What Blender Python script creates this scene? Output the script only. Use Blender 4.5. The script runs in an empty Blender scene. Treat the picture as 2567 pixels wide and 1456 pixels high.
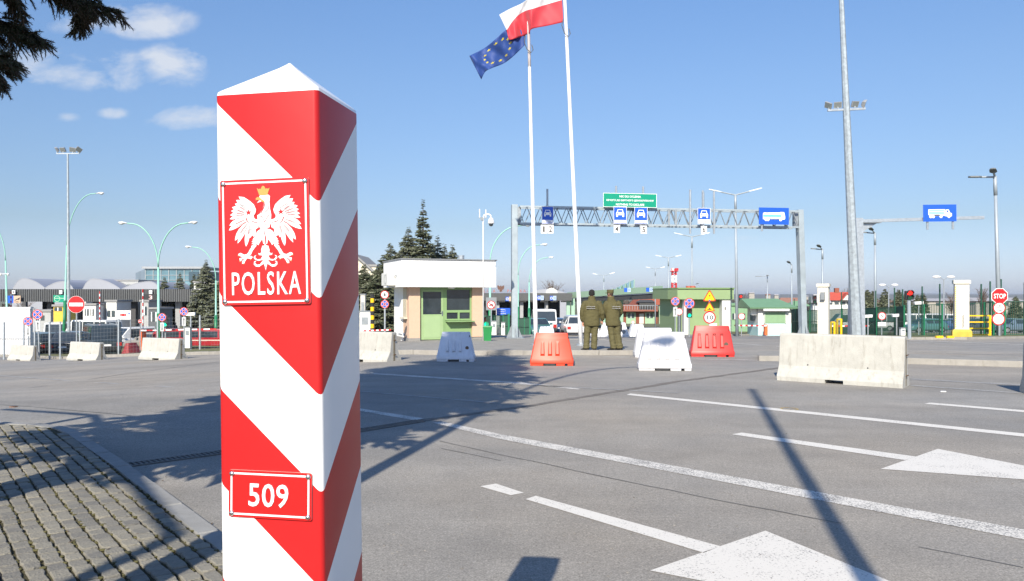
import bpy, bmesh, math, random
from math import sin, cos, pi, radians, sqrt, atan2
from mathutils import Vector, Matrix, noise
SC = bpy.context.scene
COL = SC.collection
R = random.Random(5)
# ---------------------------------------------------------------- camera
FD, CXD, HYD, CH = 1957.0, 1283.0, 741.0, 1.7     # focal length, centre, horizon (in a 2566 px wide picture), eye height
cam = bpy.data.cameras.new('camera'); camo = bpy.data.objects.new('camera', cam); COL.objects.link(camo)
cam.sensor_fit = 'HORIZONTAL'; cam.sensor_width = 36; cam.lens = 36*FD/2566
cam.shift_y = (HYD-728)/2566
cam.clip_start = .05; cam.clip_end = 30000
camo.location = (0, 0, CH); camo.rotation_euler = (pi/2, 0, 0)
SC.camera = camo
# ---------------------------------------------------------------- light and exposure
SUN_AZ, SUN_EL = radians(13.2), radians(34.8)    # light travels towards (sin az, cos az)
sl = bpy.data.lights.new('sun', 'SUN'); sl.energy = 5.0; sl.angle = radians(.5); sl.color = (1, .91, .76)
so = bpy.data.objects.new('sun', sl); COL.objects.link(so)
so.rotation_euler = Vector((sin(SUN_AZ)*cos(SUN_EL), cos(SUN_AZ)*cos(SUN_EL), -sin(SUN_EL))).to_track_quat('-Z', 'Y').to_euler()
SC.view_settings.view_transform = 'Standard'; SC.view_settings.look = 'None'
SC.view_settings.exposure = .62; SC.view_settings.gamma = 1
SKY_STR = .12
W = bpy.data.worlds.new('World'); SC.world = W; W.use_nodes = True
def sky():
    nt = W.node_tree; N = nt.nodes; L = nt.links
    for n in list(N): N.remove(n)
    out = N.new('ShaderNodeOutputWorld'); bg = N.new('ShaderNodeBackground'); bg.inputs[1].default_value = SKY_STR
    st = N.new('ShaderNodeTexSky'); st.sky_type = 'NISHITA'; st.sun_disc = False
    st.sun_elevation = SUN_EL; st.sun_rotation = pi+SUN_AZ
    st.altitude = 100; st.air_density = 1.0; st.dust_density = .7; st.ozone_density = 2.2
    tc = N.new('ShaderNodeTexCoord')
    # clouds: soft blobs round directions of the sky, broken up by noise
    def math_(op, a, b=None, c=None):
        n = N.new('ShaderNodeMath'); n.operation = op
        for i, v in enumerate((a, b, c)):
            if v is None: continue
            if isinstance(v, (int, float)): n.inputs[i].default_value = v
            else: L.new(v, n.inputs[i])
        return n.outputs[0]
    sep = N.new('ShaderNodeSeparateXYZ'); L.new(tc.outputs['Generated'], sep.inputs[0])
    ax = math_('DIVIDE', sep.outputs[0], sep.outputs[1]); az = math_('DIVIDE', sep.outputs[2], sep.outputs[1])
    mp = N.new('ShaderNodeCombineXYZ'); L.new(math_('MULTIPLY', ax, .62), mp.inputs[0]); L.new(az, mp.inputs[1])
    nz = N.new('ShaderNodeTexNoise'); nz.inputs['Scale'].default_value = 19; nz.inputs['Detail'].default_value = 8; nz.inputs['Roughness'].default_value = .6; nz.inputs['Distortion'].default_value = .35
    L.new(mp.outputs[0], nz.inputs['Vector'])
    total = None
    blobs = [(365,52,115,40,1.15),(230,60,150,26,.5),(425,168,84,50,1.35),(300,178,110,44,1.05),(90,165,190,40,1.0),(230,205,90,24,.5),(480,297,100,30,1.1),(285,283,36,14,.7),(168,294,28,11,.5),(1850,596,60,10,.35)]
    for (x, y, rx, ry, s) in blobs:
        u = math_('MULTIPLY', math_('SUBTRACT', ax, (x-CXD)/FD), FD/rx); v = math_('MULTIPLY', math_('SUBTRACT', az, (HYD-y)/FD), FD/ry)
        d = math_('ADD', math_('MULTIPLY', u, u), math_('MULTIPLY', v, v))
        g = math_('MULTIPLY', math_('MAXIMUM', math_('SUBTRACT', 1, math_('MULTIPLY', d, .55)), 0), s)
        total = g if total is None else math_('MAXIMUM', total, g)
    k = math_('ADD', total, math_('MULTIPLY', math_('SUBTRACT', nz.outputs[0], .5), 4.2))
    k = math_('MULTIPLY', math_('MINIMUM', math_('MAXIMUM', math_('MULTIPLY', math_('SUBTRACT', k, .28), .85), 0), 1), math_('MINIMUM', math_('MULTIPLY', total, 2.0), 1))
    k = math_('MULTIPLY', k, math_('GREATER_THAN', sep.outputs[1], .02))
    k = math_('MULTIPLY', k, .82)
    # the clear, deep spring sky: hold back the pale horizon of the physical model
    tint = N.new('ShaderNodeMixRGB'); tint.blend_type = 'MULTIPLY'; tint.inputs[0].default_value = 1
    cr = N.new('ShaderNodeValToRGB'); el = [(0,(.57,.625,.92)),(1.2,(.57,.625,.90)),(5,(.55,.57,.66)),(10,(.635,.675,.76)),(15,(.70,.765,.86)),(20,(.72,.83,.96)),(30,(.72,.9,1.1)),(55,(.64,.93,1.25))]
    for i, (e, c) in enumerate(el):
        p = sin(radians(e)); k_ = .93
        if i < 2: q = cr.color_ramp.elements[i]; q.position = p
        else: q = cr.color_ramp.elements.new(p)
        q.color = (c[0]*k_, c[1]*k_, c[2]*k_, 1)
    L.new(sep.outputs[2], cr.inputs[0]); L.new(cr.outputs[0], tint.inputs[2]); L.new(st.outputs[0], tint.inputs[1])
    mx = N.new('ShaderNodeMixRGB'); mx.inputs[2].default_value = (4.2, 4.4, 4.75, 1)
    L.new(k, mx.inputs[0]); L.new(tint.outputs[0], mx.inputs[1]); L.new(mx.outputs[0], bg.inputs[0]); L.new(bg.outputs[0], out.inputs[0])
sky()
# ---------------------------------------------------------------- materials
def s2l(c):
    c = c/255; return c/12.92 if c <= .04045 else ((c+.055)/1.055)**2.4
def S(r, g, b, k=1.0): return (s2l(r)*k, s2l(g)*k, s2l(b)*k)
MATS = {}
def M(name, col=(.5, .5, .5), rough=.6, metal=0, var=.12, scale=3, bump=0, bscale=40, coat=0, emit=0, dirt=0, trans=0):
    if name in MATS: return MATS[name]
    m = bpy.data.materials.new(name); m.use_nodes = True; MATS[name] = m
    nt = m.node_tree; N = nt.nodes; L = nt.links; b = N['Principled BSDF']
    b.inputs['Roughness'].default_value = rough; b.inputs['Metallic'].default_value = metal
    if coat: b.inputs['Coat Weight'].default_value = coat; b.inputs['Coat Roughness'].default_value = .06
    if trans: b.inputs['Transmission Weight'].default_value = trans
    if emit:
        b.inputs['Emission Color'].default_value = (*col, 1); b.inputs['Emission Strength'].default_value = emit
    tc = N.new('ShaderNodeTexCoord')
    if var or dirt:
        n = N.new('ShaderNodeTexNoise'); n.inputs['Scale'].default_value = scale; n.inputs['Detail'].default_value = 7; n.inputs['Roughness'].default_value = .65
        L.new(tc.outputs['Object'], n.inputs['Vector'])
        r = N.new('ShaderNodeValToRGB'); r.color_ramp.elements[0].position = .3; r.color_ramp.elements[1].position = .7
        lo = [c*(1-var) for c in col]; hi = [min(1, c*(1+var*.7)) for c in col]
        r.color_ramp.elements[0].color = (*lo, 1); r.color_ramp.elements[1].color = (*hi, 1)
        L.new(n.outputs[0], r.inputs[0]); o = r.outputs[0]
        if dirt:   # streaks and stains
            mpn = N.new('ShaderNodeMapping'); mpn.inputs['Scale'].default_value = (9, 9, 1.3); L.new(tc.outputs['Object'], mpn.inputs[0])
            n2 = N.new('ShaderNodeTexNoise'); n2.inputs['Scale'].default_value = 1.6; n2.inputs['Detail'].default_value = 8; n2.inputs['Roughness'].default_value = .7
            L.new(mpn.outputs[0], n2.inputs['Vector'])
            r2 = N.new('ShaderNodeValToRGB'); r2.color_ramp.elements[0].position = .52; r2.color_ramp.elements[1].position = .75
            r2.color_ramp.elements[0].color = (0, 0, 0, 1); r2.color_ramp.elements[1].color = (dirt, dirt, dirt, 1)
            L.new(n2.outputs[0], r2.inputs[0])
            mx = N.new('ShaderNodeMixRGB'); mx.inputs[2].default_value = (col[0]*.42, col[1]*.37, col[2]*.3, 1)
            L.new(r2.outputs[0], mx.inputs[0]); L.new(o, mx.inputs[1]); o = mx.outputs[0]
        L.new(o, b.inputs['Base Color'])
    else: b.inputs['Base Color'].default_value = (*col, 1)
    if bump:
        n = N.new('ShaderNodeTexNoise'); n.inputs['Scale'].default_value = bscale; n.inputs['Detail'].default_value = 5
        L.new(tc.outputs['Object'], n.inputs['Vector'])
        bm = N.new('ShaderNodeBump'); bm.inputs['Strength'].default_value = bump; bm.inputs['Distance'].default_value = .02
        L.new(n.outputs[0], bm.inputs['Height']); L.new(bm.outputs[0], b.inputs['Normal'])
    return m
def flat(name, col=(.8,.8,.8), rough=.5, **k): return M(name, col, rough, var=k.pop('var', .05), **k)
WHITE = flat('white_paint', (.8, .8, .8), .45)
BLACK = flat('black_paint', (.02, .02, .022), .5)
RED = flat('sign_red', (.48, .01, .012), .4)
BLUE = flat('sign_blue', (.012, .09, .52), .4)
YEL = flat('sign_yellow', (.8, .5, .01), .4)
SGREEN = flat('sign_green', (.0, .26, .16), .4)
GALV = M('galvanised_steel', (.42, .46, .5), .42, .55, .22, 9)
DGALV = M('weathered_steel', (.25, .28, .31), .5, .4, .25, 7)
GREY = M('grey_metal_paint', (.2, .22, .24), .5, 0, .1, 4)
DARK = M('dark_interior', (.025, .027, .03), .6, 0, .2)
GLASS = M('window_glass', (.03, .04, .05), .05, 0, .3, 2, coat=.6)
RUBBER = M('rubber', (.02, .02, .02), .8)
LTURQ = M('turquoise_paint', (.25, .5, .42), .45, 0, .08)
LGREEN = M('pole_green_paint', (.012, .17, .075), .45, 0, .15)
CONC = M('barrier_concrete', (.41, .405, .375), .85, 0, .14, 3.5, .25, 60, dirt=.6)
KERBM = M('kerb_concrete', (.3, .285, .26), .85, 0, .18, 3, .25, 60, dirt=.3)
CHROME = M('bright_metal', (.7, .7, .7), .25, 1, 0)
def asphalt():
    m = bpy.data.materials.new('asphalt'); m.use_nodes = True; MATS['asphalt'] = m
    nt = m.node_tree; N = nt.nodes; L = nt.links; b = N['Principled BSDF']; b.inputs['Roughness'].default_value = .88
    tc = N.new('ShaderNodeTexCoord')
    def nz(sc, det, rough, vec=None, dist=0):
        n = N.new('ShaderNodeTexNoise'); n.inputs['Scale'].default_value = sc; n.inputs['Detail'].default_value = det; n.inputs['Roughness'].default_value = rough; n.inputs['Distortion'].default_value = dist
        L.new(vec if vec else tc.outputs['Object'], n.inputs['Vector']); return n.outputs[0]
    def mapr(v, a, bb, lo, hi):
        n = N.new('ShaderNodeMapRange'); n.inputs[1].default_value = a; n.inputs[2].default_value = bb; n.inputs[3].default_value = lo; n.inputs[4].default_value = hi
        L.new(v, n.inputs[0]); return n.outputs[0]
    def mul(a, c):
        n = N.new('ShaderNodeMath'); n.operation = 'MULTIPLY'; L.new(a, n.inputs[0]); L.new(c, n.inputs[1]); return n.outputs[0]
    mp = N.new('ShaderNodeMapping'); mp.inputs['Rotation'].default_value = (0, 0, radians(8)); mp.inputs['Scale'].default_value = (.12, 1, 1)
    L.new(tc.outputs['Object'], mp.inputs[0])
    fine = mapr(nz(70, 4, .75), .36, .64, .64, 1.38)
    grit = mapr(nz(26, 4, .75), .35, .65, .84, 1.16)
    mid = mapr(nz(1.6, 8, .72), .3, .7, .86, 1.1)
    band = mapr(nz(.55, 5, .6, mp.outputs[0], .4), .3, .7, .84, 1.14)
    big = nz(.13, 4, .6)
    k = mul(mul(fine, grit), mul(mid, band))
    cr = N.new('ShaderNodeValToRGB'); cr.color_ramp.elements[0].position = .38; cr.color_ramp.elements[1].position = .62
    cr.color_ramp.elements[0].color = (.222, .216, .205, 1); cr.color_ramp.elements[1].color = (.262, .238, .205, 1)
    L.new(big, cr.inputs[0])
    mx = N.new('ShaderNodeMixRGB'); mx.blend_type = 'MULTIPLY'; mx.inputs[0].default_value = 1
    cmb = N.new('ShaderNodeCombineColor')
    for i in range(3): L.new(k, cmb.inputs[i])
    L.new(cr.outputs[0], mx.inputs[1]); L.new(cmb.outputs[0], mx.inputs[2]); L.new(mx.outputs[0], b.inputs['Base Color'])
    bm = N.new('ShaderNodeBump'); bm.inputs['Strength'].default_value = .5; bm.inputs['Distance'].default_value = .006
    L.new(nz(110, 3, .7), bm.inputs['Height']); L.new(bm.outputs[0], b.inputs['Normal'])
    return m
ASPH = asphalt()
def marking(name, wear, col=(.6, .58, .54)):
    """road paint rubbed through to the asphalt"""
    m = bpy.data.materials.new(name); m.use_nodes = True; MATS[name] = m
    nt = m.node_tree; N = nt.nodes; L = nt.links; b = N['Principled BSDF']; b.inputs['Roughness'].default_value = .75
    tc = N.new('ShaderNodeTexCoord')
    n = N.new('ShaderNodeTexNoise'); n.inputs['Scale'].default_value = 60; n.inputs['Detail'].default_value = 5; n.inputs['Roughness'].default_value = .75
    n2 = N.new('ShaderNodeTexNoise'); n2.inputs['Scale'].default_value = 3.2; n2.inputs['Detail'].default_value = 4
    L.new(tc.outputs['Object'], n.inputs[0]); L.new(tc.outputs['Object'], n2.inputs[0])
    ad = N.new('ShaderNodeMath'); ad.operation = 'MULTIPLY_ADD'; ad.inputs[1].default_value = .25; L.new(n2.outputs[0], ad.inputs[0]); L.new(n.outputs[0], ad.inputs[2])
    r = N.new('ShaderNodeValToRGB'); r.color_ramp.elements[0].position = .46+wear*.2; r.color_ramp.elements[1].position = .50+wear*.2
    r.color_ramp.elements[0].color = (.2, .195, .188, 1); r.color_ramp.elements[1].color = (*col, 1)
    L.new(ad.outputs[0], r.inputs[0]); L.new(r.outputs[0], b.inputs['Base Color'])
    return m
PAINT0 = marking('road_paint', .22); PAINT1 = marking('worn_road_paint', .62); PAINT2 = marking('faded_road_paint', .85, (.36, .355, .34)); PAINTY = marking('yellow_road_paint', .7, (.45, .3, .05))
# ---------------------------------------------------------------- mesh tools
class MB:
    def __init__(s): s.v = []; s.f = []; s.m = []
    def add(s, vs, fs, mi=0):
        o = len(s.v); s.v += [Vector(v) for v in vs]
        for f in fs: s.f.append([i+o for i in f]); s.m.append(mi)
        return o
    def box(s, c, d, rz=0, mi=0, ry=0, rx=0):
        x, y, z = d[0]/2, d[1]/2, d[2]/2
        mt = Matrix.Rotation(rz, 3, 'Z') @ Matrix.Rotation(ry, 3, 'Y') @ Matrix.Rotation(rx, 3, 'X')
        vs = [mt @ Vector(p) + Vector(c) for p in ((-x,-y,-z),(x,-y,-z),(x,y,-z),(-x,y,-z),(-x,-y,z),(x,-y,z),(x,y,z),(-x,y,z))]
        s.add(vs, ((0,3,2,1),(4,5,6,7),(0,1,5,4),(1,2,6,5),(2,3,7,6),(3,0,4,7)), mi); return s
    def span(s, x0, x1, y0, y1, z0, z1, mi=0): return s.box(((x0+x1)/2,(y0+y1)/2,(z0+z1)/2), (abs(x1-x0),abs(y1-y0),abs(z1-z0)), 0, mi)
    def tube(s, pts, rad, n=8, mi=0, cap=True, ell=None):
        pts = [Vector(p) for p in pts]; k = len(pts)
        if not hasattr(rad, '__len__'): rad = [rad]*k
        o = len(s.v); up = None
        for i, p in enumerate(pts):
            t = (pts[min(i+1,k-1)]-pts[max(i-1,0)]).normalized()
            if up is None:
                a = Vector((0,0,1)) if abs(t.z) < .9 else Vector((0,1,0))
            else: a = up
            x = a.cross(t).normalized(); y = t.cross(x); up = y if up is not None or abs(t.z) < .9 else y
            up = y
            r = rad[i]; rx, ry = (r, r) if not hasattr(r, '__len__') else r
            for j in range(n):
                q = 2*pi*(j+.5)/n; s.v.append(p + x*cos(q)*rx + y*sin(q)*ry)
        for i in range(k-1):
            for j in range(n):
                a = o+i*n+j; b = o+i*n+(j+1)%n; s.f.append([a, b, b+n, a+n]); s.m.append(mi)
        if cap:
            s.f.append([o+j for j in range(n)][::-1]); s.m.append(mi); s.f.append([o+(k-1)*n+j for j in range(n)]); s.m.append(mi)
        return s
    def bar(s, a, b, w, h, mi=0):
        a = Vector(a); b = Vector(b); t = (b-a).normalized()
        u = Vector((0,0,1)) if abs(t.z) < .95 else Vector((0,1,0))
        x = t.cross(u).normalized()*w/2; y = x.cross(t).normalized()*h/2
        s.add([a-x-y, a+x-y, a+x+y, a-x+y, b-x-y, b+x-y, b+x+y, b-x+y], ((0,1,2,3),(7,6,5,4),(0,4,5,1),(1,5,6,2),(2,6,7,3),(3,7,4,0)), mi); return s
    def loops(s, ls, mi=0, cap=True, mis=None):
        o = len(s.v); n = len(ls[0])
        for l in ls: s.v += [Vector(p) for p in l]
        for i in range(len(ls)-1):
            for j in range(n):
                a = o+i*n+j; b = o+i*n+(j+1)%n; s.f.append([a, b, b+n, a+n]); s.m.append(mis(i, j) if mis else mi)
        if cap:
            s.f.append([o+j for j in range(n)][::-1]); s.m.append(mi); s.f.append([o+(len(ls)-1)*n+j for j in range(n)]); s.m.append(mi)
        return s
    def prism(s, poly, y0, y1, mi=0, o=(0,0,0)):
        """outline in x,z extruded from y0 to y1"""
        ox, oy, oz = o
        a = [(x+ox, y0+oy, z+oz) for x, z in poly]; b = [(x+ox, y1+oy, z+oz) for x, z in poly]
        return s.loops([a, b], mi)
    def slab(s, poly, z0, z1, mi=0):
        return s.loops([[(x,y,z0) for x,y in poly], [(x,y,z1) for x,y in poly]], mi)
    def face(s, vs, mi=0): s.add(vs, [list(range(len(vs)))], mi); return s
    def ball(s, c, r, n=10, m=6, mi=0):
        if not hasattr(r, '__len__'): r = (r, r, r)
        ls = []
        for i in range(1, m):
            a = -pi/2+pi*i/m; ls.append([(c[0]+r[0]*cos(a)*cos(2*pi*j/n), c[1]+r[1]*cos(a)*sin(2*pi*j/n), c[2]+r[2]*sin(a)) for j in range(n)])
        return s.loops(ls, mi)
    def build(s, name, mats, parent=None, smooth=False, bevel=0, loc=None, rz=0, fix=True):
        me = bpy.data.meshes.new(name); me.from_pydata([tuple(v) for v in s.v], [], s.f)
        mats = mats if isinstance(mats, (list, tuple)) else [mats]
        for m in mats: me.materials.append(m)
        me.polygons.foreach_set('material_index', s.m)
        if fix:
            bm = bmesh.new(); bm.from_mesh(me); bmesh.ops.recalc_face_normals(bm, faces=bm.faces); bm.to_mesh(me); bm.free()
        if smooth: me.polygons.foreach_set('use_smooth', [True]*len(me.polygons))
        ob = bpy.data.objects.new(name, me); COL.objects.link(ob)
        if parent: ob.parent = parent
        if loc: ob.location = loc
        if rz: ob.rotation_euler.z = rz
        if bevel:
            b = ob.modifiers.new('bevel', 'BEVEL'); b.width = bevel; b.segments = 2; b.limit_method = 'ANGLE'; b.angle_limit = radians(40)
        return ob
def tag(o, label, cat, group=None):
    o['label'] = label; o['category'] = cat
    if group: o['group'] = group
    return o
def struct(o, kind='structure'): o['kind'] = kind; return o
def thing(name, label, cat, loc=(0,0,0), rz=0, group=None, lean=0, leany=0):
    o = bpy.data.objects.new(name, None); o.empty_display_size = .2; COL.objects.link(o)
    o.location = loc; o.rotation_euler = (leany, lean, rz); return tag(o, label, cat, group)
def clone(root, loc, rz=None, label=None, lean=None, scale=None):
    def cp(o, par):
        c = o.copy(); COL.objects.link(c); c.parent = par
        for ch in [q for q in o.children]: cp(ch, c)
        return c
    r = cp(root, None); r.location = loc
    e = r.rotation_euler.copy()
    if rz is not None: e.z = rz
    if lean is not None: e.y = lean
    r.rotation_euler = e
    if scale: r.scale = (scale,)*3
    if label: r['label'] = label
    return r
TEXTS = []
def text(name, body, size, mat, parent, loc, xs=1.0, off=0, ext=.0015, al='CENTER', rz=0, sp=1.0):
    """lettering that stands upright and faces local -Y"""
    c = bpy.data.curves.new(name, 'FONT'); c.body = body; c.size = size; c.align_x = al; c.align_y = 'CENTER'; c.offset = off; c.extrude = ext; c.space_character = sp; c.resolution_u = 3
    c.materials.append(mat)
    o = bpy.data.objects.new(name, c); COL.objects.link(o); o.parent = parent; o.location = loc; o.rotation_euler = (pi/2, 0, rz); o.scale = (xs, 1, 1)
    TEXTS.append(o); return o
FITS = []
def fit(o, w, h=None): FITS.append((o, w, h)); return o
def run_fits():
    bpy.context.view_layer.update()
    for o, w, h in FITS:
        bb = o.bound_box; W_ = max(p[0] for p in bb)-min(p[0] for p in bb); H_ = max(p[1] for p in bb)-min(p[1] for p in bb)
        if W_ < 1e-6 or H_ < 1e-6: continue
        sx = w/W_; sy = h/H_ if h else sx
        o.scale = (sx, sy, 1)
        cy = (max(p[1] for p in bb)+min(p[1] for p in bb))/2*sy
        o.location.z -= cy
    bpy.context.view_layer.update(); dg = bpy.context.evaluated_depsgraph_get()
    for o in TEXTS:      # lettering becomes plain mesh
        me = bpy.data.meshes.new_from_object(o.evaluated_get(dg)); n = bpy.data.objects.new('lettering', me); COL.objects.link(n)
        n.parent = o.parent; n.location = o.location; n.rotation_euler = o.rotation_euler; n.scale = o.scale
        if o.get('label'): n['label'] = o['label']
    for o in TEXTS: bpy.data.objects.remove(o)
# ---------------------------------------------------------------- the lie of the land and places on it
FP = [(0,0),(20,0),(28,-.1),(37,-.35),(44,-.62),(56,-1.3),(70,-1.75),(90,-2.4),(130,-3.4),(300,-6),(1000,-9),(9000,-9)]
def smooth(a, b, x):
    t = min(1, max(0, (x-a)/(b-a))); return t*t*(3-2*t)
def T(x, y):
    y = max(0, y); z = -9
    for (a, za), (b, zb) in zip(FP, FP[1:]):
        if y <= b: z = za+(zb-za)*(y-a)/(b-a); break
    return z - .055*min(22, max(0, -3-x))*smooth(8, 20, y)
def gp(px, py, dz=0):
    """where the ground (raised by dz) lies along a line of sight"""
    k = (py-HYD)/FD; kx = (px-CXD)/FD
    g = lambda Y: CH-k*Y-T(kx*Y, Y)-dz
    Y = 1.0
    while g(Y) > 0 and Y < 4000: Y *= 1.02
    lo, hi = Y/1.02, Y
    for _ in range(40):
        m = (lo+hi)/2
        if g(m) > 0: lo = m
        else: hi = m
    return Vector((kx*hi, hi, T(kx*hi, hi)+dz))
def at(px, py, Y): return Vector(((px-CXD)/FD*Y, Y, CH-(py-HYD)/FD*Y))
def foot(px, Y, dz=0):
    x = (px-CXD)/FD*Y; return Vector((x, Y, T(x, Y)+dz))
def hz(py, Y): return CH-(py-HYD)/FD*Y
# ================================================================ GROUND
def lines(a): return sorted(set(a))
def make_ground():
    xs = lines([-9000,-4000,-1500,-700,-350,-200,-140,-110,-90,90,110,140,200,350,700,1500,4000,9000]+list(range(-80,82,2))+[-3,-25])
    ys = lines([-200,-60,-20,0]+list(range(2,96,2))+list(range(96,300,12))+[300,450,700,1000,1600,3000,5000,9000]+[p[0] for p in FP])
    b = MB(); nx = len(xs)
    for y in ys:
        for x in xs: b.v.append(Vector((x, y, T(x, y))))
    for j in range(len(ys)-1):
        for i in range(nx-1):
            o = j*nx+i; b.f.append([o, o+1, o+1+nx, o+nx])
            xm, ym = (xs[i]+xs[i+1])/2, (ys[j]+ys[j+1])/2
            b.m.append(1 if (ym > 120 or abs(xm) > 90 or ym < -30) else 0)
    field = M('field', (.11, .115, .06), .95, 0, .35, .01)
    struct(b.build('ground', [ASPH, field]))
make_ground()
def drape(name, poly, dz, mat, skirt=.3, step=2.0):
    bm = bmesh.new(); bm.faces.new([bm.verts.new((p[0], p[1], 0)) for p in poly])
    x0, x1 = min(p[0] for p in poly), max(p[0] for p in poly); y0, y1 = min(p[1] for p in poly), max(p[1] for p in poly)
    for ax, a, c in ((0, x0, x1), (1, y0, y1)):
        q = math.ceil(a/step)*step
        while q < c:
            co = [0,0,0]; no = [0,0,0]; co[ax] = q; no[ax] = 1
            bmesh.ops.bisect_plane(bm, geom=bm.verts[:]+bm.edges[:]+bm.faces[:], plane_co=co, plane_no=no); q += step
    for v in bm.verts: v.co.z = T(v.co.x, v.co.y)+dz
    if skirt:
        ed = [e for e in bm.edges if e.is_boundary]
        r = bmesh.ops.extrude_edge_only(bm, edges=ed)
        for v in r['geom']:
            if isinstance(v, bmesh.types.BMVert): v.co.z -= skirt
    bmesh.ops.recalc_face_normals(bm, faces=bm.faces)
    me = bpy.data.meshes.new(name); bm.to_mesh(me); bm.free(); me.materials.append(mat)
    o = bpy.data.objects.new(name, me); COL.objects.link(o); return struct(o)
def resample(pts, step):
    out = [Vector(pts[0])]
    for a, b in zip(pts, pts[1:]):
        a, b = Vector(a), Vector(b); n = max(1, round((b-a).length/step))
        out += [a+(b-a)*(i+1)/n for i in range(n)]
    return out
def kerb(pts, w=.15, h=.13, step=1.0, gap=.012, mat=None):
    b = MB(); ps = resample([(p[0], p[1]) for p in pts], step)
    for a, c in zip(ps, ps[1:]):
        t = (c-a).normalized(); n = Vector((-t.y, t.x))*w/2; a2, c2 = a+t*gap/2, c-t*gap/2
        r = R.uniform(-.006, .006)
        q = [a2-n, c2-n, c2+n, a2+n]
        lo = [(p.x, p.y, T(p.x, p.y)-.15) for p in q]; hi = [(p.x, p.y, T(p.x, p.y)+h-.02+r) for p in q]
        m = sum(q, Vector((0,0)))/4
        tp = [((p.x-m.x)*.985+m.x-0, (p.y-m.y)*.985+m.y, T(p.x, p.y)+h+r) for p in q]
        b.loops([lo, hi, tp])
    return struct(b.build('kerb', mat or KERBM))
def G2(*pts, dz=0): return [gp(x, y, dz).xy for x, y in pts]
GRASS = M('winter_grass', (.13, .13, .05), .95, 0, .4, 2.5, .6, 25)
PAVE = M('island_paving', (.25, .24, .22), .9, 0, .16, 2, .3, 70, dirt=.35)
# ---- road markings, laid on the asphalt
def stripe(corners, mat=PAINT0, name='road_marking', dz=.004, sub=1):
    """a painted shape given by its corners on the ground"""
    ps = [gp(x, y) for x, y in corners]
    if sub == 1: vs = [(p.x, p.y, T(p.x, p.y)+dz) for p in ps]; b = MB().face(vs)
    else:
        b = MB(); a0, a1, c1, c0 = ps
        for i in range(sub):
            q = []
            for A, B, t in ((a0, a1, i/sub), (a0, a1, (i+1)/sub), (c0, c1, (i+1)/sub), (c0, c1, i/sub)):
                p = A+(B-A)*t; q.append((p.x, p.y, T(p.x, p.y)+dz))
            b.face(q)
    return struct(b.build(name, mat))
def ln(x0, y0, x1, y1, w, mat=PAINT0, name='road_marking', dz=.004, sub=6):
    a, c = gp(x0, y0).xy, gp(x1, y1).xy; t = (c-a).normalized(); n = Vector((-t.y, t.x))*w/2; b = MB()
    for i in range(sub):
        p, q = a+(c-a)*i/sub, a+(c-a)*(i+1)/sub
        b.face([(v.x, v.y, T(v.x, v.y)+dz) for v in (p-n, q-n, q+n, p+n)])
    return struct(b.build(name, mat))
def arrow(pts, shaft, name='arrow_marking'):
    b = MB()
    b.face([(p.x, p.y, T(p.x,p.y)+.004) for p in (gp(*q) for q in pts)])
    b.face([(p.x, p.y, T(p.x,p.y)+.004) for p in (gp(*q) for q in shaft)])
    return struct(b.build(name, PAINT0))
arrow([(1629,1431),(2680,1641),(1918,1331)], [(1316.8,1252),(1763.5,1386.5),(1804.5,1370),(1342.4,1243.3)])
arrow([(2206.9,1175.8),(2856,1223.8),(2350,1125.6)], [(1834,1089),(2267.5,1153.8),(2295.8,1145),(1859,1084.7)])
stripe([(1203,1219.7),(1280,1242),(1312.7,1236),(1242.8,1212.8)], PAINT0)
stripe([(1084,1060),(1253,1101),(2566,1353),(2900,1417),(2900,1391),(2566,1328),(1253,1088.5),(1110,1057)], PAINT1)
stripe([(800,1013),(1040,1054),(1062,1049),(907,1025),(820,1009)], PAINT1)
stripe([(1570,990),(2566,1095),(2800,1121),(2800,1112),(2566,1087),(1580,986.5)], PAINT0)
stripe([(2316,1012.5),(2566,1033.5),(2700,1045),(2700,1038),(2566,1028.5),(2330,1009.3)], PAINT0)
stripe([(820,928),(944,938.5),(1315,963),(1450,977),(1455,974.5),(1316,959.5),(945,935.3),(820,926)], PAINT1)
ln(1512,894,1946,904.3,.12, PAINT1)
ln(1600,846,1960,869,.12, PAINT1)
ln(2269,852.5,2566,864,.22, PAINT1); ln(2269,858,2566,867.5,.12, PAINT1)
ln(2275,882,2566,891,.12, PAINT2)
ln(2283,950,2566,965.5,.25, PAINT2); ln(2283,966,2566,986,.2, PAINT2)
ln(0,941.5,541,980,.12, PAINT2); ln(-200,930,0,941.5,.12, PAINT2); ln(820,975,1240,1010,.1, PAINT2)
ln(1230,960,1700,985,.12, PAINT2, sub=3)
SHADOW_STRIP = M('seam_and_shadow', (.045, .045, .048), .7)  # dark colour for the wire shadow painted on the road
SEAM = M('worn_seam', (.11, .105, .1), .85, var=.3, scale=9)
def wiggle(pts, w, mat=SHADOW_STRIP, name='seam_and_shadow', dz=.0045):
    b = MB(); ps = resample([gp(*p).xy for p in pts], .25)
    for i in range(len(ps)): ps[i] = ps[i]+Vector((noise.noise((ps[i].x*2.1, ps[i].y*2.1, 3)), noise.noise((ps[i].x*2.1, ps[i].y*2.1, 9))))*.035
    for i in range(len(ps)-1):
        a, c = ps[i], ps[i+1]; t = (c-a).normalized(); k = w*(.7+.6*abs(noise.noise((a.x*3, a.y*3, 1)))); n = Vector((-t.y, t.x))*k/2
        b.face([(v.x, v.y, T(v.x, v.y)+dz) for v in (a-n, c-n, c+n, a+n)])
    return struct(b.build(name, mat))
wiggle([(0,981),(308,938),(541,908),(760,880)], .045); wiggle([(-150,1010),(0,1014),(160,1027),(330,1042)], .02)  # shadow of an overhead wire, painted as thin dark strips
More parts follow.
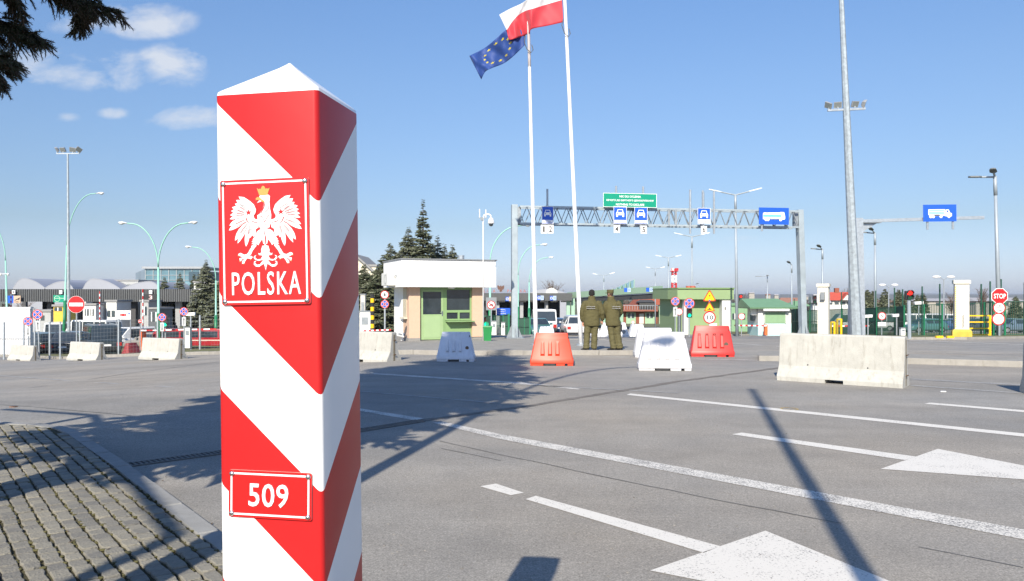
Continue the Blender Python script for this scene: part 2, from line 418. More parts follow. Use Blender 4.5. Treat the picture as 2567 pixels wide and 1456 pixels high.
wiggle([(1100,1105),(1253,1140),(1520,1196),(1800,1255),(2110,1312)], .014, SEAM); wiggle([(1110,1125),(1253,1155)], .012, SEAM); wiggle([(2300,1370),(2566,1425)], .012, SEAM)
ring = MB(); c0 = gp(1978, 1025)
ring.loops([[(c0.x+r*cos(2*pi*i/28), c0.y+r*sin(2*pi*i/28), .0048) for i in range(28)] for r in (.105, .135)], cap=False)
struct(ring.build('ring_marking', PAINTY))
# ---- slotted drain channel crossing the road
def drain():
    pts = [gp(*p).xy for p in ((318,1167),(545,1136),(905,1079),(1060,1054))]
    ps = resample(pts, .05); w = .17; fr = MB(); sl_ = MB()
    for i in range(len(ps)-1):
        a, c = ps[i], ps[i+1]; t = (c-a).normalized(); n = Vector((-t.y, t.x))
        if i % 4 == 0 and i+4 < len(ps):
            c4 = ps[i+4]
            fr.face([(v.x, v.y, .0045) for v in (a-n*w/2, c4-n*w/2, c4+n*w/2, a+n*w/2)], 1)
            for s in (-1, 1): fr.bar((*(a+n*s*w/2), .006), (*(c4+n*s*w/2), .006), .022, .012, 0)
        if True:
            m = (a+c)/2; sl_.bar((*(m-n*w*.44), .007), (*(m+n*w*.44), .007), .022, .008)
    iron = M('cast_iron', (.12, .115, .11), .6, .3, .3, 20); hole = M('drain_shadow', (.06, .058, .055), .9)
    t = thing('drain_channel', 'long slotted iron drain channel set across the asphalt road', 'drain')
    fr.build('channel_frame', [iron, hole], t); sl_.build('grating', iron, t)
drain()
wiggle([(1060,1054),(1300,1021),(1530,984),(1700,956),(1960,921)], .17, M('worn_band', (.15,.135,.12), .9, var=.3, scale=6), dz=.0042)
# ---- sett pavement with kerb, lower left
PH = .1
U = Vector((-.622, .783)); NN = Vector((-.783, -.622)); K0 = Vector((-2.0, 5.33))
def pavement():
    far = [Vector(p) for p in ((-4.63,8.63),(-5.1,9.2),(-5.47,9.575),(-6.0,9.85),(-6.7,9.95),(-8,9.97),(-11,10),(-16,10.2))]
    near = K0-U*9
    line = [near, K0, Vector((-3.62,7.4))]+far
    b = MB(); ps = []
    for p in resample([tuple(p) for p in line], 1.0): ps.append(p)
    for i in range(len(ps)-1):
        a, c = ps[i], ps[i+1]; t = (c-a).normalized(); nl = Vector((-t.y, t.x))
        t2 = (ps[i+2]-c).normalized() if i+2 < len(ps) else t; n2 = (nl+Vector((-t2.y, t2.x))).normalized()
        t0 = (a-ps[i-1]).normalized() if i else t; n0 = (nl+Vector((-t0.y, t0.x))).normalized()
        g = t*.006; q = [a+g, c-g, c-g+n2*.135, a+g+n0*.135]; m = sum(q, Vector((0,0)))/4; r = R.uniform(-.003,.003)
        b.loops([[(*p, -.1) for p in q], [(*p, PH-.012+r) for p in q], [(*(p+(m-p)*.03), PH+r) for p in q]])
    struct(b.build('kerb', M('granite_kerb', (.25,.25,.245), .85, 0, .15, 4, .3, 90, dirt=.2)))
    # inner outline for clipping
    inner = []
    for i, p in enumerate(ps):
        t = (ps[min(i+1, len(ps)-1)]-ps[max(i-1, 0)]).normalized(); inner.append(p+Vector((-t.y, t.x))*.14)
    poly = inner+[Vector((-16, -4)), Vector((near.x, -4))]
    def inside(q):
        c = False; j = len(poly)-1
        for i in range(len(poly)):
            a, d = poly[i], poly[j]
            if (a.y > q.y) != (d.y > q.y) and q.x < (d.x-a.x)*(q.y-a.y)/(d.y-a.y)+a.x: c = not c
            j = i
        return c
    mo = M('moss_joint', (.06, .053, .022), .98, 0, .6, 9, .8, 60)
    base = MB(); base.face([(p.x, p.y, PH-.016) for p in poly]); struct(base.build('pavement_bed', mo))
    sets = MB(); warm = MB()
    d = .145; row = 0
    while d < 3.6:
        w = .104+R.uniform(-.006,.008)
        tr = 1.20 < d+w/2 < 1.30
        if tr: d = 1.36; continue
        s = -9.0+R.uniform(0,.1)
        while s < 9.5:
            l = .128+R.uniform(-.022,.024); g = R.uniform(.003,.008)
            curve = .02*sin(s*1.3+row*.2)
            cx = K0+U*(s+l/2)+NN*(d+w/2+curve*.4)
            if inside(cx) and inside(cx+U*.04-NN*.03) and cx.y < 9.9 and (cx-Vector((-1.5,4))).length < 7.5:
                a = R.uniform(-.035,.035); u = Vector((U.x*cos(a)-U.y*sin(a), U.x*sin(a)+U.y*cos(a))); n = Vector((-u.y, u.x)); z = PH+R.uniform(-.006,.006)
                hx, hy = l/2-g/2, w/2-R.uniform(.004,.009)
                cs = [(-1,-1),(0,-1.03),(1,-1),(1.03,0),(1,1),(0,1.03),(-1,1),(-1.03,0)]
                jit = [(R.uniform(-.006,.006), R.uniform(-.005,.005)) for _ in cs]
                def loop(k, zz, rc): return [(*(cx+u*(x*hx*(k if x*y == 0 else k-rc)+j[0])+n*(y*hy*(k if x*y == 0 else k-rc)+j[1])), zz) for (x, y), j in zip(cs, jit)]
                (sets if d < 1.3 else warm).loops([loop(1, PH-.03, .04), loop(1, z-.012, .05), loop(.975, z-.003, .055), loop(.9, z+.0005, .07)])
            s += l
        d += w+R.uniform(.004,.010); row += 1
    def settmat(name, lo, hi):
        m = M(name, lo, .85, 0, .16, 30, .55, 70); nt = m.node_tree; N = nt.nodes; L = nt.links
        b_ = N['Principled BSDF']; src = b_.inputs['Base Color'].links[0].from_socket
        g = N.new('ShaderNodeNewGeometry'); mr = N.new('ShaderNodeValToRGB'); mr.color_ramp.elements[0].color = (.78,.78,.8,1); mr.color_ramp.elements[1].color = (1.2,1.17,1.1,1)
        mx = N.new('ShaderNodeMixRGB'); mx.blend_type = 'MULTIPLY'; mx.inputs[0].default_value = 1
        L.new(g.outputs['Random Per Island'], mr.inputs[0]); L.new(src, mx.inputs[1]); L.new(mr.outputs[0], mx.inputs[2]); L.new(mx.outputs[0], b_.inputs['Base Color']); return m
    struct(sets.build('sett_paving', settmat('granite_sett', (.2,.192,.168), 0)))
    struct(warm.build('sett_paving', settmat('warm_sett', (.2,.185,.14), 0)))
    # open slot with a steel edge
    e = MB(); a0, c0 = K0-U*8+NN*1.235, K0+U*4.2+NN*1.235
    e.bar((*a0, PH-.0125), (*c0, PH-.0125), .09, .003, 1); e.bar((*(a0+NN*.06), PH-.01), (*(c0+NN*.06), PH-.01), .014, .05, 0)
    struct(e.build('drain_slot', [M('edge_steel', (.2,.17,.14), .7, .3, .3), M('slot_shadow', (.012,.012,.014), .95)]))
    # moss cushions, blades and dead leaves in the joints
    ms = MB()
    for _ in range(800):
        s, dd = R.uniform(-3, 5.5), .14+.113*R.randrange(0, 10)+R.uniform(-.008,.008)
        p = K0+U*s+NN*dd
        if not inside(p): continue
        r = R.uniform(.006,.016); ms.ball((p.x, p.y, PH-.007), (r*R.uniform(1,2), r, r*.6), 6, 4)
    o = ms.build('moss', M('moss', (.085,.078,.03), .95, 0, .35, 30), smooth=True); struct(o, 'stuff'); 
    lf = MB()
    for _ in range(230):
        p = K0+U*R.uniform(-2.5,5)+NN*R.uniform(-.5,2.6); r = R.uniform(.006,.02); a = R.uniform(0, 6.28); z = PH+.003 if inside(p) else .006
        q = [(p.x+r*cos(a+t)*k, p.y+r*sin(a+t)*k, z+R.uniform(0,.008)) for t, k in ((0,1),(1.3,.45),(3.1,1),(4.6,.45))]
        lf.face(q)
    struct(lf.build('leaf_litter', M('dead_leaf', (.1,.07,.045), .9, 0, .5, 40), fix=False), 'stuff')
    def weed(label, s, dd, n, h):
        p = K0+U*s+NN*dd; wd = MB()
        for i in range(n):
            a = R.uniform(0,6.28); k = R.uniform(.5,1); q = Vector((p.x, p.y, PH-.01)); t = Vector((cos(a)*.7*k, sin(a)*.7*k, .8)).normalized()*h*k
            x = Vector((-sin(a), cos(a), 0))*.006; e2 = q+t+Vector((cos(a)*h*.4, sin(a)*h*.4, 0))
            wd.face([q-x, q+x, q+t*.6+x*1.6, e2, q+t*.6-x*1.6])
        tag(wd.build('weed', M('weed_leaf', (.05,.13,.02), .8, 0, .3, 20), fix=False), label, 'weed')
    weed('small green weed growing in the dark slot beside the setts', -.75, 1.235, 26, .06); weed('lower and tinier green weed in the dark slot beside the setts', -.98, 1.235, 14, .045)
pavement()
# ---- verges and islands
drape('grass_verge', G2((-260,894),(0,891),(545,886),(800,884),(930,884),(930,868),(545,866.5),(0,870),(-260,872)), .09, GRASS)
kerb(G2((-260,896),(0,893),(545,888),(800,886),(935,886)), .3, .13)
drape('grass_verge', G2((330,861),(545,861),(905,858),(905,848),(545,849),(330,852)), .09, GRASS)
kerb(G2((330,863.5),(545,863),(905,860)), .25, .12)
kerb(G2((330,846),(545,845.5),(905,844)), .25, .12)
isl = G2((950,890),(1130,890),(1311,889.5),(1500,889.5),(1602,889)) + G2((1640,884),(1632,872),(1560,860),(1400,858),(1335,853),(1326,838),(1318,826),(1180,822),(960,840))
drape('traffic_island', isl, .125, PAVE)
kerb(list(isl)+[isl[0]], .16, .14)
rv = [(1690,836),(1840,840.5),(1963,837.5),(2100,846),(2264,851),(2420,851),(2566,848),(2760,849)]
drape('grass_verge', G2(*rv)+G2((2760,839),(2566,838),(2264,836),(1963,829),(1840,827),(1690,827)), .08, GRASS)
kerb(G2(*rv), .2, .11)
rib = G2((1900,904),(2060,905),(2271,911),(2566,920),(2800,928)); rib2 = G2((1900,890),(2060,892),(2271,898),(2566,907),(2800,913))
drape('traffic_island', rib+rib2[::-1], .12, PAVE); kerb(rib, .16, .14, 2.0)
# ================================================================ BORDER POST
def border_post():
    w = .252; a = w/2; H0 = 2.071
    base = Vector((-.534+.017, 1.911, PH))
    t = thing('border_post', 'large red and white striped square border post with pyramid cap', 'border post', base, radians(-9.6), lean=-.0)
    t.rotation_euler = (Matrix.Rotation(-.0125, 3, 'Y') @ Matrix.Rotation(radians(-9.6), 3, 'Z')).to_euler()
    m = M('post_stripes', (.8,.8,.8), .38, var=0, coat=.05); nt = m.node_tree; N = nt.nodes; L = nt.links
    N['Principled BSDF'].inputs['Specular IOR Level'].default_value = .32
    tc = N.new('ShaderNodeTexCoord'); sp = N.new('ShaderNodeSeparateXYZ'); L.new(tc.outputs['Object'], sp.inputs[0])
    def mt(op, x, y):
        n = N.new('ShaderNodeMath'); n.operation = op
        for i, v in enumerate((x, y)):
            if isinstance(v, (int, float)): n.inputs[i].default_value = v
            else: L.new(v, n.inputs[i])
        return n.outputs[0]
    P = .2197; k = .965
    s = mt('SUBTRACT', sp.outputs[2], mt('MULTIPLY', mt('SUBTRACT', sp.outputs[1], sp.outputs[0]), k))   # height minus distance round from the near corner
    off = (hz(511, 1.765)-PH) - k*(-w)
    q = mt('DIVIDE', mt('SUBTRACT', s, off), 2*P); fr = mt('SUBTRACT', q, mt('FLOOR', q, 0))
    red = mt('MAXIMUM', mt('LESS_THAN', fr, .5), mt('GREATER_THAN', s, off+P*.98))
    # the cap above the shoulder stays white
    red = mt('MULTIPLY', red, mt('LESS_THAN', sp.outputs[2], H0-.004))
    n = N.new('ShaderNodeTexNoise'); n.inputs['Scale'].default_value = 5; n.inputs['Detail'].default_value = 6; L.new(tc.outputs['Object'], n.inputs[0])
    rr = N.new('ShaderNodeValToRGB'); rr.color_ramp.elements[0].color = (.42,.011,.013,1); rr.color_ramp.elements[1].color = (.49,.017,.018,1); L.new(n.outputs[0], rr.inputs[0])
    wr = N.new('ShaderNodeValToRGB'); wr.color_ramp.elements[0].color = (.76,.76,.75,1); wr.color_ramp.elements[1].color = (.82,.82,.82,1); L.new(n.outputs[0], wr.inputs[0])
    mx = N.new('ShaderNodeMixRGB'); L.new(red, mx.inputs[0]); L.new(wr.outputs[0], mx.inputs[1]); L.new(rr.outputs[0], mx.inputs[2]); L.new(mx.outputs[0], N['Principled BSDF'].inputs['Base Color'])
    bp = N.new('ShaderNodeBump'); bp.inputs['Strength'].default_value = .08; bp.inputs['Distance'].default_value = .01
    n3 = N.new('ShaderNodeTexNoise'); n3.inputs['Scale'].default_value = 9; n3.inputs['Detail'].default_value = 2; L.new(tc.outputs['Object'], n3.inputs[0]); L.new(n3.outputs[0], bp.inputs['Height']); L.new(bp.outputs[0], N['Principled BSDF'].inputs['Normal'])
    def ring(h, r, z):
        out = []
        for cx, cy, a0 in ((1,1,0),(-1,1,pi/2),(-1,-1,pi),(1,-1,3*pi/2)):
            for i in range(5):
                g = a0+pi/2*i/4; out.append((cx*(h-r)+r*cos(g), cy*(h-r)+r*sin(g), z))
        return out
    b = MB(); b.loops([ring(a, .012, -.3)]+[ring(a, .012, H0*i/8) for i in range(1, 8)]+[ring(a, .012, H0-.006)])
    o = b.build('post_body', m, t, smooth=True); 
    try: o.data.set_sharp_from_angle(angle=radians(40))
    except Exception: pass
    c = MB(); ap = .097
    rings = [ring(a, .012, H0-.006), ring(a-.0015, .012, H0+.002), ring(a-.006, .012, H0+.0065)]
    for i in range(1, 9):
        f = i/9; rings.append(ring((a-.006)*(1-f)+.011*f, .012*(1-f)+.009*f, H0+.0065+(ap-.014)*f))
    rings += [ring(.0075, .0072, H0+ap-.0035), ring(.003, .0028, H0+ap)]
    c.loops(rings); o = c.build('cap', M('cap_white', (.8,.8,.8), .3, var=.03, coat=.3), t, smooth=True)
    try: o.data.set_sharp_from_angle(angle=radians(30))
    except Exception: pass
    # ---- plates on the front face (local x across, z up; near corner at x = +a)
    PR = M('plate_red', (.5,.012,.012), .32, var=.05, coat=.2); PW = flat('plate_white', (.8,.8,.82), .4); STEEL = CHROME; GOLD = flat('emblem_gold', (.45,.29,.07), .45)
    back = flat('plate_back', (.45,.42,.36), .6)
    def plate(name, x0, x1, z0, z1, tilt):
        cx, cz = (x0+x1)/2, (z0+z1)/2; W_, H_ = x1-x0, z1-z0
        p = MB()
        def rr_(hx, hz_, r, y): return [(sx*(hx-r)+r*cos(a0+pi/2*i/3), y, sz*(hz_-r)+r*sin(a0+pi/2*i/3)) for sx, sz, a0 in ((1,1,0),(-1,1,pi/2),(-1,-1,pi),(1,-1,3*pi/2)) for i in range(4)]
        p.loops([rr_(W_/2, H_/2, .005, 0), rr_(W_/2, H_/2, .005, -.004)], 0, mis=lambda i, j: 1)
        o = p.build(name, [PR, back], t); o.location = (cx, -a-.001, cz); o.rotation_euler = (0, tilt, 0)
        f = MB(); g, wd = .0055, .004
        hx, hz_ = W_/2-g, H_/2-g
        for (u0, u1, v0, v1) in ((-hx, hx, hz_-wd, hz_), (-hx, hx, -hz_, -hz_+wd), (-hx, -hx+wd, -hz_+wd, hz_-wd), (hx-wd, hx, -hz_+wd, hz_-wd)): f.span(u0, u1, -.0052, -.0038, v0, v1)
        f.build('border_line', PW, o)
        for sx in (-1,1):
            for sz in (-1,1):
                s_ = MB(); s_.loops([[(sx*(hx-.003)+r*cos(6.283*i/14), y, sz*(hz_-.003)+r*sin(6.283*i/14)) for i in range(14)] for r, y in ((.0062,-.004),(.0062,-.0062),(.0042,-.0088),(.0012,-.0094))])
                s_.build('screw', STEEL, o, smooth=True)
        return o, W_, H_
    # measured on the front face: 0..1 across from the left edge
    def fx(u): return -a+w*u
    zt = hz(449, 1.79)-PH; zb = hz(763, 1.79)-PH
    pl, PWd, PHt = plate('name_plate', fx(.055), fx(.915), zb, zt, radians(-.3))
    fit(text('lettering', 'POLSKA', .07, PW, pl, (0.001, -.0052, -PHt/2+.049), 1, .0004, .0012, sp=1.16), .168, .053)
    # eagle: shapes traced in a 1008 x 1456 picture of the plate
    sc = PWd/966; sz = PHt/1412
    def e2(x, y): return ((x-496)*sc, -(y-748+(x-496)*.012)*sz)
    wm = MB(); rm = MB(); gm = MB()
    def ep(mb, pts, y=-.0046, th=.0008):
        q = [e2(*p) for p in pts]; mb.loops([[(x, y+th, z) for x, z in q], [(x, y, z) for x, z in q]])
    def feather(mb, x0, y0, x1, y1, wd, y=-.0046, bend=0, side=1):
        """a leaf-shaped feather from its root to its tip"""
        dx, dy = x1-x0, y1-y0; ln_ = math.hypot(dx, dy); nx, ny = -dy/ln_, dx/ln_; A = []; B = []
        for f, k in ((0,.35),(.25,.8),(.5,1),(.72,.85),(.88,.5),(1,0)):
            mx_, my_ = x0+dx*f+nx*bend*sin(pi*f), y0+dy*f+ny*bend*sin(pi*f)
            A.append((mx_+nx*wd/2*k, my_+ny*wd/2*k)); 
            if k: B.append((mx_-nx*wd/2*k, my_-ny*wd/2*k))
        ep(mb, A+B[::-1], y)
    for sd in (0, 1):
        X = (lambda x: x) if sd == 0 else (lambda x: 996-x+6)
        # wing arm
        ep(wm, [(X(x), y) for x, y in ((430,590),(405,580),(330,560),(292,500),(280,440),(285,390),(330,360),(372,390),(392,440),(380,470),(395,490),(432,500))])
        # upper big feathers
        ep(wm, [(X(x), y) for x, y in ((218,232),(275,240),(340,285),(385,330),(406,385),(398,425),(380,440),(345,410),(330,372),(285,330),(245,285))], -.0047)
        for (x1, y1, x0, y0, wd) in ((192,270,320,400,66),(176,312,310,415,62),(143,352,300,425,60),(132,392,295,440,56),(120,440,290,450,52),(116,484,290,465,46),(110,558,295,480,58),(104,612,300,500,60),(170,730,320,520,60),(198,762,335,530,46),(290,798,345,540,54),(340,700,360,545,50),(378,690,385,550,56),(412,600,392,545,50)):
            feather(wm, X(x0), y0, X(x1), y1, wd, -.0045, (14 if sd == 0 else -14)*(1 if y1 < 500 else .6))
        for (x1, y1, x0, y0) in ((232,300,372,402),(205,330,300,400),(170,372,290,418),(140,410,280,435),(135,452,270,452),(135,490,270,468),(150,556,290,492),(140,602,290,520),(190,690,305,540),(215,740,320,560),(292,765,335,560)):
            feather(rm, X(x0), y0, X((x1*.8+x0*.2)), y1*.8+y0*.2, 4.5, -.0051)
        # star on the wing and line of the arm
        st = []
        for i in range(10):
            r_ = 40 if i % 2 == 0 else 15; st.append((X(325)+r_*sin(pi*i/5), 415-r_*cos(pi*i/5)))
        ep(rm, st, -.0052)
        ep(rm, [(X(x), y) for x, y in ((360,508),(390,522),(425,528),(424,534),(388,530),(356,514))], -.0052)
        ep(rm, [(X(x), y) for x, y in ((290,470),(300,505),(330,542),(338,546),(312,505),(300,470))], -.0052)
        ep(rm, [(X(x), y) for x, y in ((378,450),(404,425),(411,385),(400,345),(365,300),(330,272),(335,268),(372,298),(408,340),(420,385),(412,430),(384,458))], -.0051)
        # thigh, shank, claw
        ep(wm, [(X(x), y) for x, y in ((497,606),(450,606),(415,630),(388,690),(362,720),(375,722),(352,745),(372,748),(350,772),(385,770),(398,762),(428,785),(435,765),(470,715),(480,770),(497,770))])
        ep(wm, [(X(x), y) for x, y in ((400,762),(352,790),(345,815),(330,835),(318,860),(300,885),(325,905),(345,885),(362,845),(385,815),(405,790))], -.0047)
        ep(wm, [(X(x), y) for x, y in ((318,878),(272,890),(228,868),(205,880),(203,895),(232,908),(262,915),(215,930),(222,962),(235,960),(242,942),(282,928),(246,960),(244,990),(268,990),(275,968),(300,930),(345,938),(352,930),(362,918),(350,905),(330,905))], -.0048)
        for cx_, cy_ in ((205,900),(222,965),(262,992),(340,945)): gm = MB(); ep(gm, [(X(cx_-7), cy_-6), (X(cx_+6), cy_-6), (X(cx_+2), cy_+9)], -.005); gm.build('claw_emblem', GOLD, pl)
        # tail scrolls
        for pts in (((500,800),(470,790),(455,840),(460,862),(440,880),(424,872),(430,895),(462,900),(500,905)), ((500,880),(470,905),(450,940),(410,945),(385,918),(402,895),(380,905),(372,925),(390,950),(425,960),(470,950),(500,960)), ((500,930),(470,960),(440,1000),(405,1005),(385,980),(400,960),(376,968),(372,1000),(395,1025),(430,1028),(470,1000),(500,990))):
            ep(wm, [(X(x), y) for x, y in pts], -.0046)
    ep(wm, [(455,225),(548,222),(562,240),(555,300),(560,380),(572,445),(566,540),(548,590),(500,612),(450,600),(428,545),(420,450),(446,435),(480,380),(495,335),(500,310),(470,292),(420,310),(440,285),(462,270),(445,240)], -.0049)
    ep(wm, [(500,770),(480,800),(482,850),(470,900),(482,980),(502,1068),(522,980),(532,900),(520,850),(522,800)], -.0049)
    ep(rm, [(498,620),(494,660),(506,700),(502,765),(508,765),(512,700),(502,660),(504,620)], -.0052)
    for pts in (((463,243),(500,240),(560,246),(560,250),(500,246),(463,248)), ((455,430),(490,360),(508,300),(513,302),(500,362),(462,432)), ((500,420),(540,380),(545,330),(549,332),(546,384),(506,424)), ((430,470),(470,455),(500,520),(540,450),(565,470),(540,462),(500,532),(468,464)), ((438,545),(500,555),(556,545),(556,549),(500,560),(438,549)), ((450,590),(500,580),(546,590),(546,594),(500,585),(450,594)), ((500,880),(498,1040),(503,1040),(504,880))): ep(rm, pts, -.0053)
    gm = MB(); ep(gm, [(446,224),(432,182),(420,143),(440,158),(452,150),(462,158),(474,130),(489,117),(504,130),(516,156),(528,148),(540,156),(562,143),(546,182),(536,222),(490,229)], -.005)
    gm.build('crown_emblem', GOLD, pl); gm = MB(); ep(gm, [(408,282),(408,258),(425,244),(448,246),(470,268),(500,290),(503,308),(480,300),(462,284),(440,278),(420,276)], -.0053); gm.build('beak_emblem', GOLD, pl)
    wm.build('eagle_emblem', PW, pl); o = rm.build('emblem_red_lines', PR, pl)  # thin red feather and body lines of the eagle, no letters
    zt = hz(1179, 1.79)-PH; zb = hz(1297, 1.79)-PH
    p2, W2, H2 = plate('number_plate', fx(.10), fx(.905), zb, zt, radians(1.1))
    fit(text('lettering', '509', .073, PW, p2, (-.003, -.0052, -.001), 1, .0007, .0012, sp=1.05), .097, .053)
border_post()

# grit and scraps lying about on the road
def grit():
    q = MB()
    for _ in range(420):
        px, py = R.uniform(900, 2560), 1000+456*R.random()**1.5; p = gp(px, py); r = R.uniform(.003, .009); a = R.uniform(0, 3)
        q.loops([[(p.x+r*k*cos(a+i*1.57)*1.3, p.y+r*k*sin(a+i*1.57), z) for i in range(4)] for z, k in ((.001,1),(r*.7,.6))])
    struct(q.build('grit', M('grit_stone', (.2,.19,.175), .9, 0, .6, 3)), 'stuff')
    for lab, px, py in (('flattened white paper scrap on the road near the right edge', 2363, 982), ('orange scrap lying on the road above the setts', 33, 1031)):
        p = gp(px, py); b = MB(); b.loops([[(p.x+x, p.y+y, z) for x, y in ((-.05,-.02),(.04,-.03),(.06,.02),(-.03,.03))] for z in (.002,.014)]); tag(b.build('litter_scrap', WHITE if px > 100 else M('scrap_orange', (.5,.22,.1), .8)), lab, 'litter')
grit()
# ================================================================ BARRIERS
def jersey(name, label, loc, rz, L=1.9, h=.8, group='concrete barriers', hook=True):
    t = thing(name, label, 'concrete barrier', loc, rz, group)
    prof = [(.3,0),(.3,.08),(.165,.3),(.105,h-.03),(.085,h),(-.085,h),(-.105,h-.03),(-.165,.3),(-.3,.08),(-.3,0)]
    k = h/.8
    def st(x, zb, ins=0):
        o = []
        for y, z in prof:
            z2 = max(z, zb); o.append((x, (y-(ins if y > 0 else -ins)), z2-(ins if z > .1 else 0)))
        return o
    n = .17; c = -.02*L
    ls = [st(-L/2, 0, .012), st(-L/2+.012, 0)]
    for i in range(1, 5): ls.append(st(-L/2+(L/2-n+c)*i/5, 0))
    ls += [st(c-n, 0), st(c-n+.001, .07), st(c+n-.001, .07), st(c+n, 0)]
    for i in range(1, 5): ls.append(st(c+n+(L/2-n-c)*i/5, 0))
    ls += [st(L/2-.012, 0), st(L/2, 0, .012)]
    b = MB(); b.loops(ls); o = b.build('block', CONC, t)
    sd = R.random()*9
    for v in o.data.vertices:
        p = v.co; q = (p.x*3+sd, p.y*6, p.z*4); v.co += Vector((0, noise.noise(q)*.006, noise.noise((q[0], q[1], q[2]+5))*.005))
    g = MB(); 
    for s_ in (1,): g.span(s_*(L/2-.004), s_*(L/2+.003), -.035, .035, .02, h-.06)
    g.build('end_groove', M('groove_shadow', (.2,.17,.12), .9, 0, .35, 5), t)
    if hook:
        for z in (.2, .58):
            q = MB(); q.tube([(L/2-.02, -.03, z),(L/2+.03, -.035, z+.015),(L/2+.035, .03, z+.02),(L/2-.01, .035, z)], .009, 6); q.build('hook', M('rusty_steel', (.12,.07,.04), .8, .2, .4, 20), t)
    for x in (-.25, .23):
        q = MB(); q.tube([(x*L, -.158, .33),(x*L, -.17, .33)], .013, 8); q.build('lifting_hole', DARK, t)
    return t
JT = T
def place(px, py, dz=0): return gp(px, py, dz)
jersey('concrete_barrier', 'long pale concrete barrier with rust stains standing nearest, right of the red plastic one', (6.42, 15.25, 0), radians(-38), 2.32, .94)
for (px, py, rz, lab) in ((60, 903, -25, 'weathered concrete barrier standing below the smallest blue no-stopping sign'), (218, 903, -25, 'concrete barrier in front of the black van and no-entry sign'), (408, 901, -25, 'concrete barrier in front of the double-armed turquoise lamp'), (920, 905, -32, 'concrete barrier half hidden by the striped post, beside the guard booth')):
    jersey('concrete_barrier', lab, gp(px, py), radians(rz), 1.9, .8)
jersey('concrete_barrier', 'concrete barrier cut off by the right frame edge, casting a dark shadow', gp(2566+72, 996)+Vector((.62,.25,0)), radians(-16), 1.6, .9)
def plastic(name, label, loc, rz, mat, L=1.2, h=.87, ribs=3, hole=False, wb=.5, top=.74, rib_raise=.02, group='plastic barriers'):
    t = thing(name, label, 'plastic barrier', loc, rz, group)
    def rc(l, w, z, r=.03):
        o = []
        for sx, sy, a0 in ((1,1,0),(-1,1,pi/2),(-1,-1,pi),(1,-1,3*pi/2)):
            for i in range(3): g = a0+pi/2*i/2; o.append((sx*(l/2-r)+r*cos(g), sy*(w/2-r)+r*sin(g), z))
        return o
    wt = .2; b = MB()
    zs = [(.06,1,1),(.15,1,1),(.17,.97,.95),(h*.82,top+.05,wt/wb+.1),(h*.84,top+.03,wt/wb+.06),(h-.02,top,wt/wb),(h,top-.02,wt/wb-.03)]
    b.loops([rc(L*a, wb*c, z) for z, a, c in zs])
    o = b.build('shell', mat, t, smooth=True)
    try: o.data.set_sharp_from_angle(angle=radians(35))
    except Exception: pass
    for x0, x1 in ((-.49,-.19),(.1,.3),(.36,.49)):
        f = MB(); f.span(L*x0, L*x1, -wb*.47, wb*.47, 0, .062); f.build('foot', mat, t, bevel=.01)
    # ribs follow the sloping front
    def yf(z): return -(wb/2*.95 + (wb*(wt/wb+.1)/2-wb/2*.95)*(z-.17)/(h*.82-.17))
    for i in range(ribs):
        x = (i-(ribs-1)/2)*L*.17-.04*L; q = MB(); z0, z1 = .24, h*.76; rr = rib_raise; w0, w1 = L*.05, L*.035
        for s_ in (1,):
            y0, y1 = yf(z0), yf(z1)
            q.loops([[(x-w0, y0, z0),(x+w0, y0, z0),(x+w1, y1, z1),(x-w1, y1, z1)], [(x-w0*.6, y0-rr-.008, z0+.05),(x+w0*.6, y0-rr-.008, z0+.05),(x+w1*.6, y1-rr, z1-.06),(x-w1*.6, y1-rr, z1-.06)]])
        q.build('rib', mat, t)
    q = MB(); q.tube([(L*.37, yf(h*.84)-.012, h*.87),(L*.385, yf(h*.84)-.014, h*.87)], .02, 6); q.build('lug', DARK, t)
    if hole:
        q = MB(); q.tube([(L*.31, yf(.36)+.02, .36),(L*.31, yf(.36)-.012, .355)], hole, 16); q.build('filler_plug', M('brown_plug', (.13,.09,.07), .7), t)
    q = MB(); q.span(-L*.17, L*.08, -wb*.475, wb*.475, .004, .058); q.build('fork_slot', DARK, t)
    return t
P_OR = M('orange_plastic', (.6, .048, .014), .45, 0, .08, 4, dirt=.12); P_RD = M('red_plastic', (.48, .026, .022), .45, 0, .1, 4, dirt=.15); P_WH = M('white_plastic', (.56, .56, .58), .45, 0, .05, 4, dirt=.12); P_SHADE = M('shaded_white_plastic', (.52,.56,.64), .5, 0, .1, 3, dirt=.3)  # last one: white plastic with its bluish shade mixed into the colour
plastic('plastic_barrier', 'orange plastic barrier standing in front of the left white flagpole', gp(1383, 915), radians(-4), P_OR, 1.06, .79, 3, wb=.42)
plastic('plastic_barrier', 'white plastic barrier standing nearest, with a grey shadow across its face', gp(1664, 927), radians(-5), P_WH, 1.2, .87, 4, wb=.5, rib_raise=.018)
plastic('plastic_barrier', 'white plastic barrier mostly hidden behind the nearest white one', gp(1640, 895), radians(0), P_WH, 1.16, .82, 4, wb=.45, top=.8, rib_raise=.018)
plastic('plastic_barrier', 'red plastic barrier standing beneath the round ten speed-limit sign', gp(1783, 893), radians(-6), P_RD, 1.22, .87, 4, .06, wb=.5, top=.78, rib_raise=.012)
plastic('plastic_barrier', 'white plastic barrier tinted bluish as shade, with round brown plug, before the booth', gp(1143, 905), radians(-3), P_SHADE, .98, .76, 3, .045, wb=.42, top=.74, rib_raise=.018)
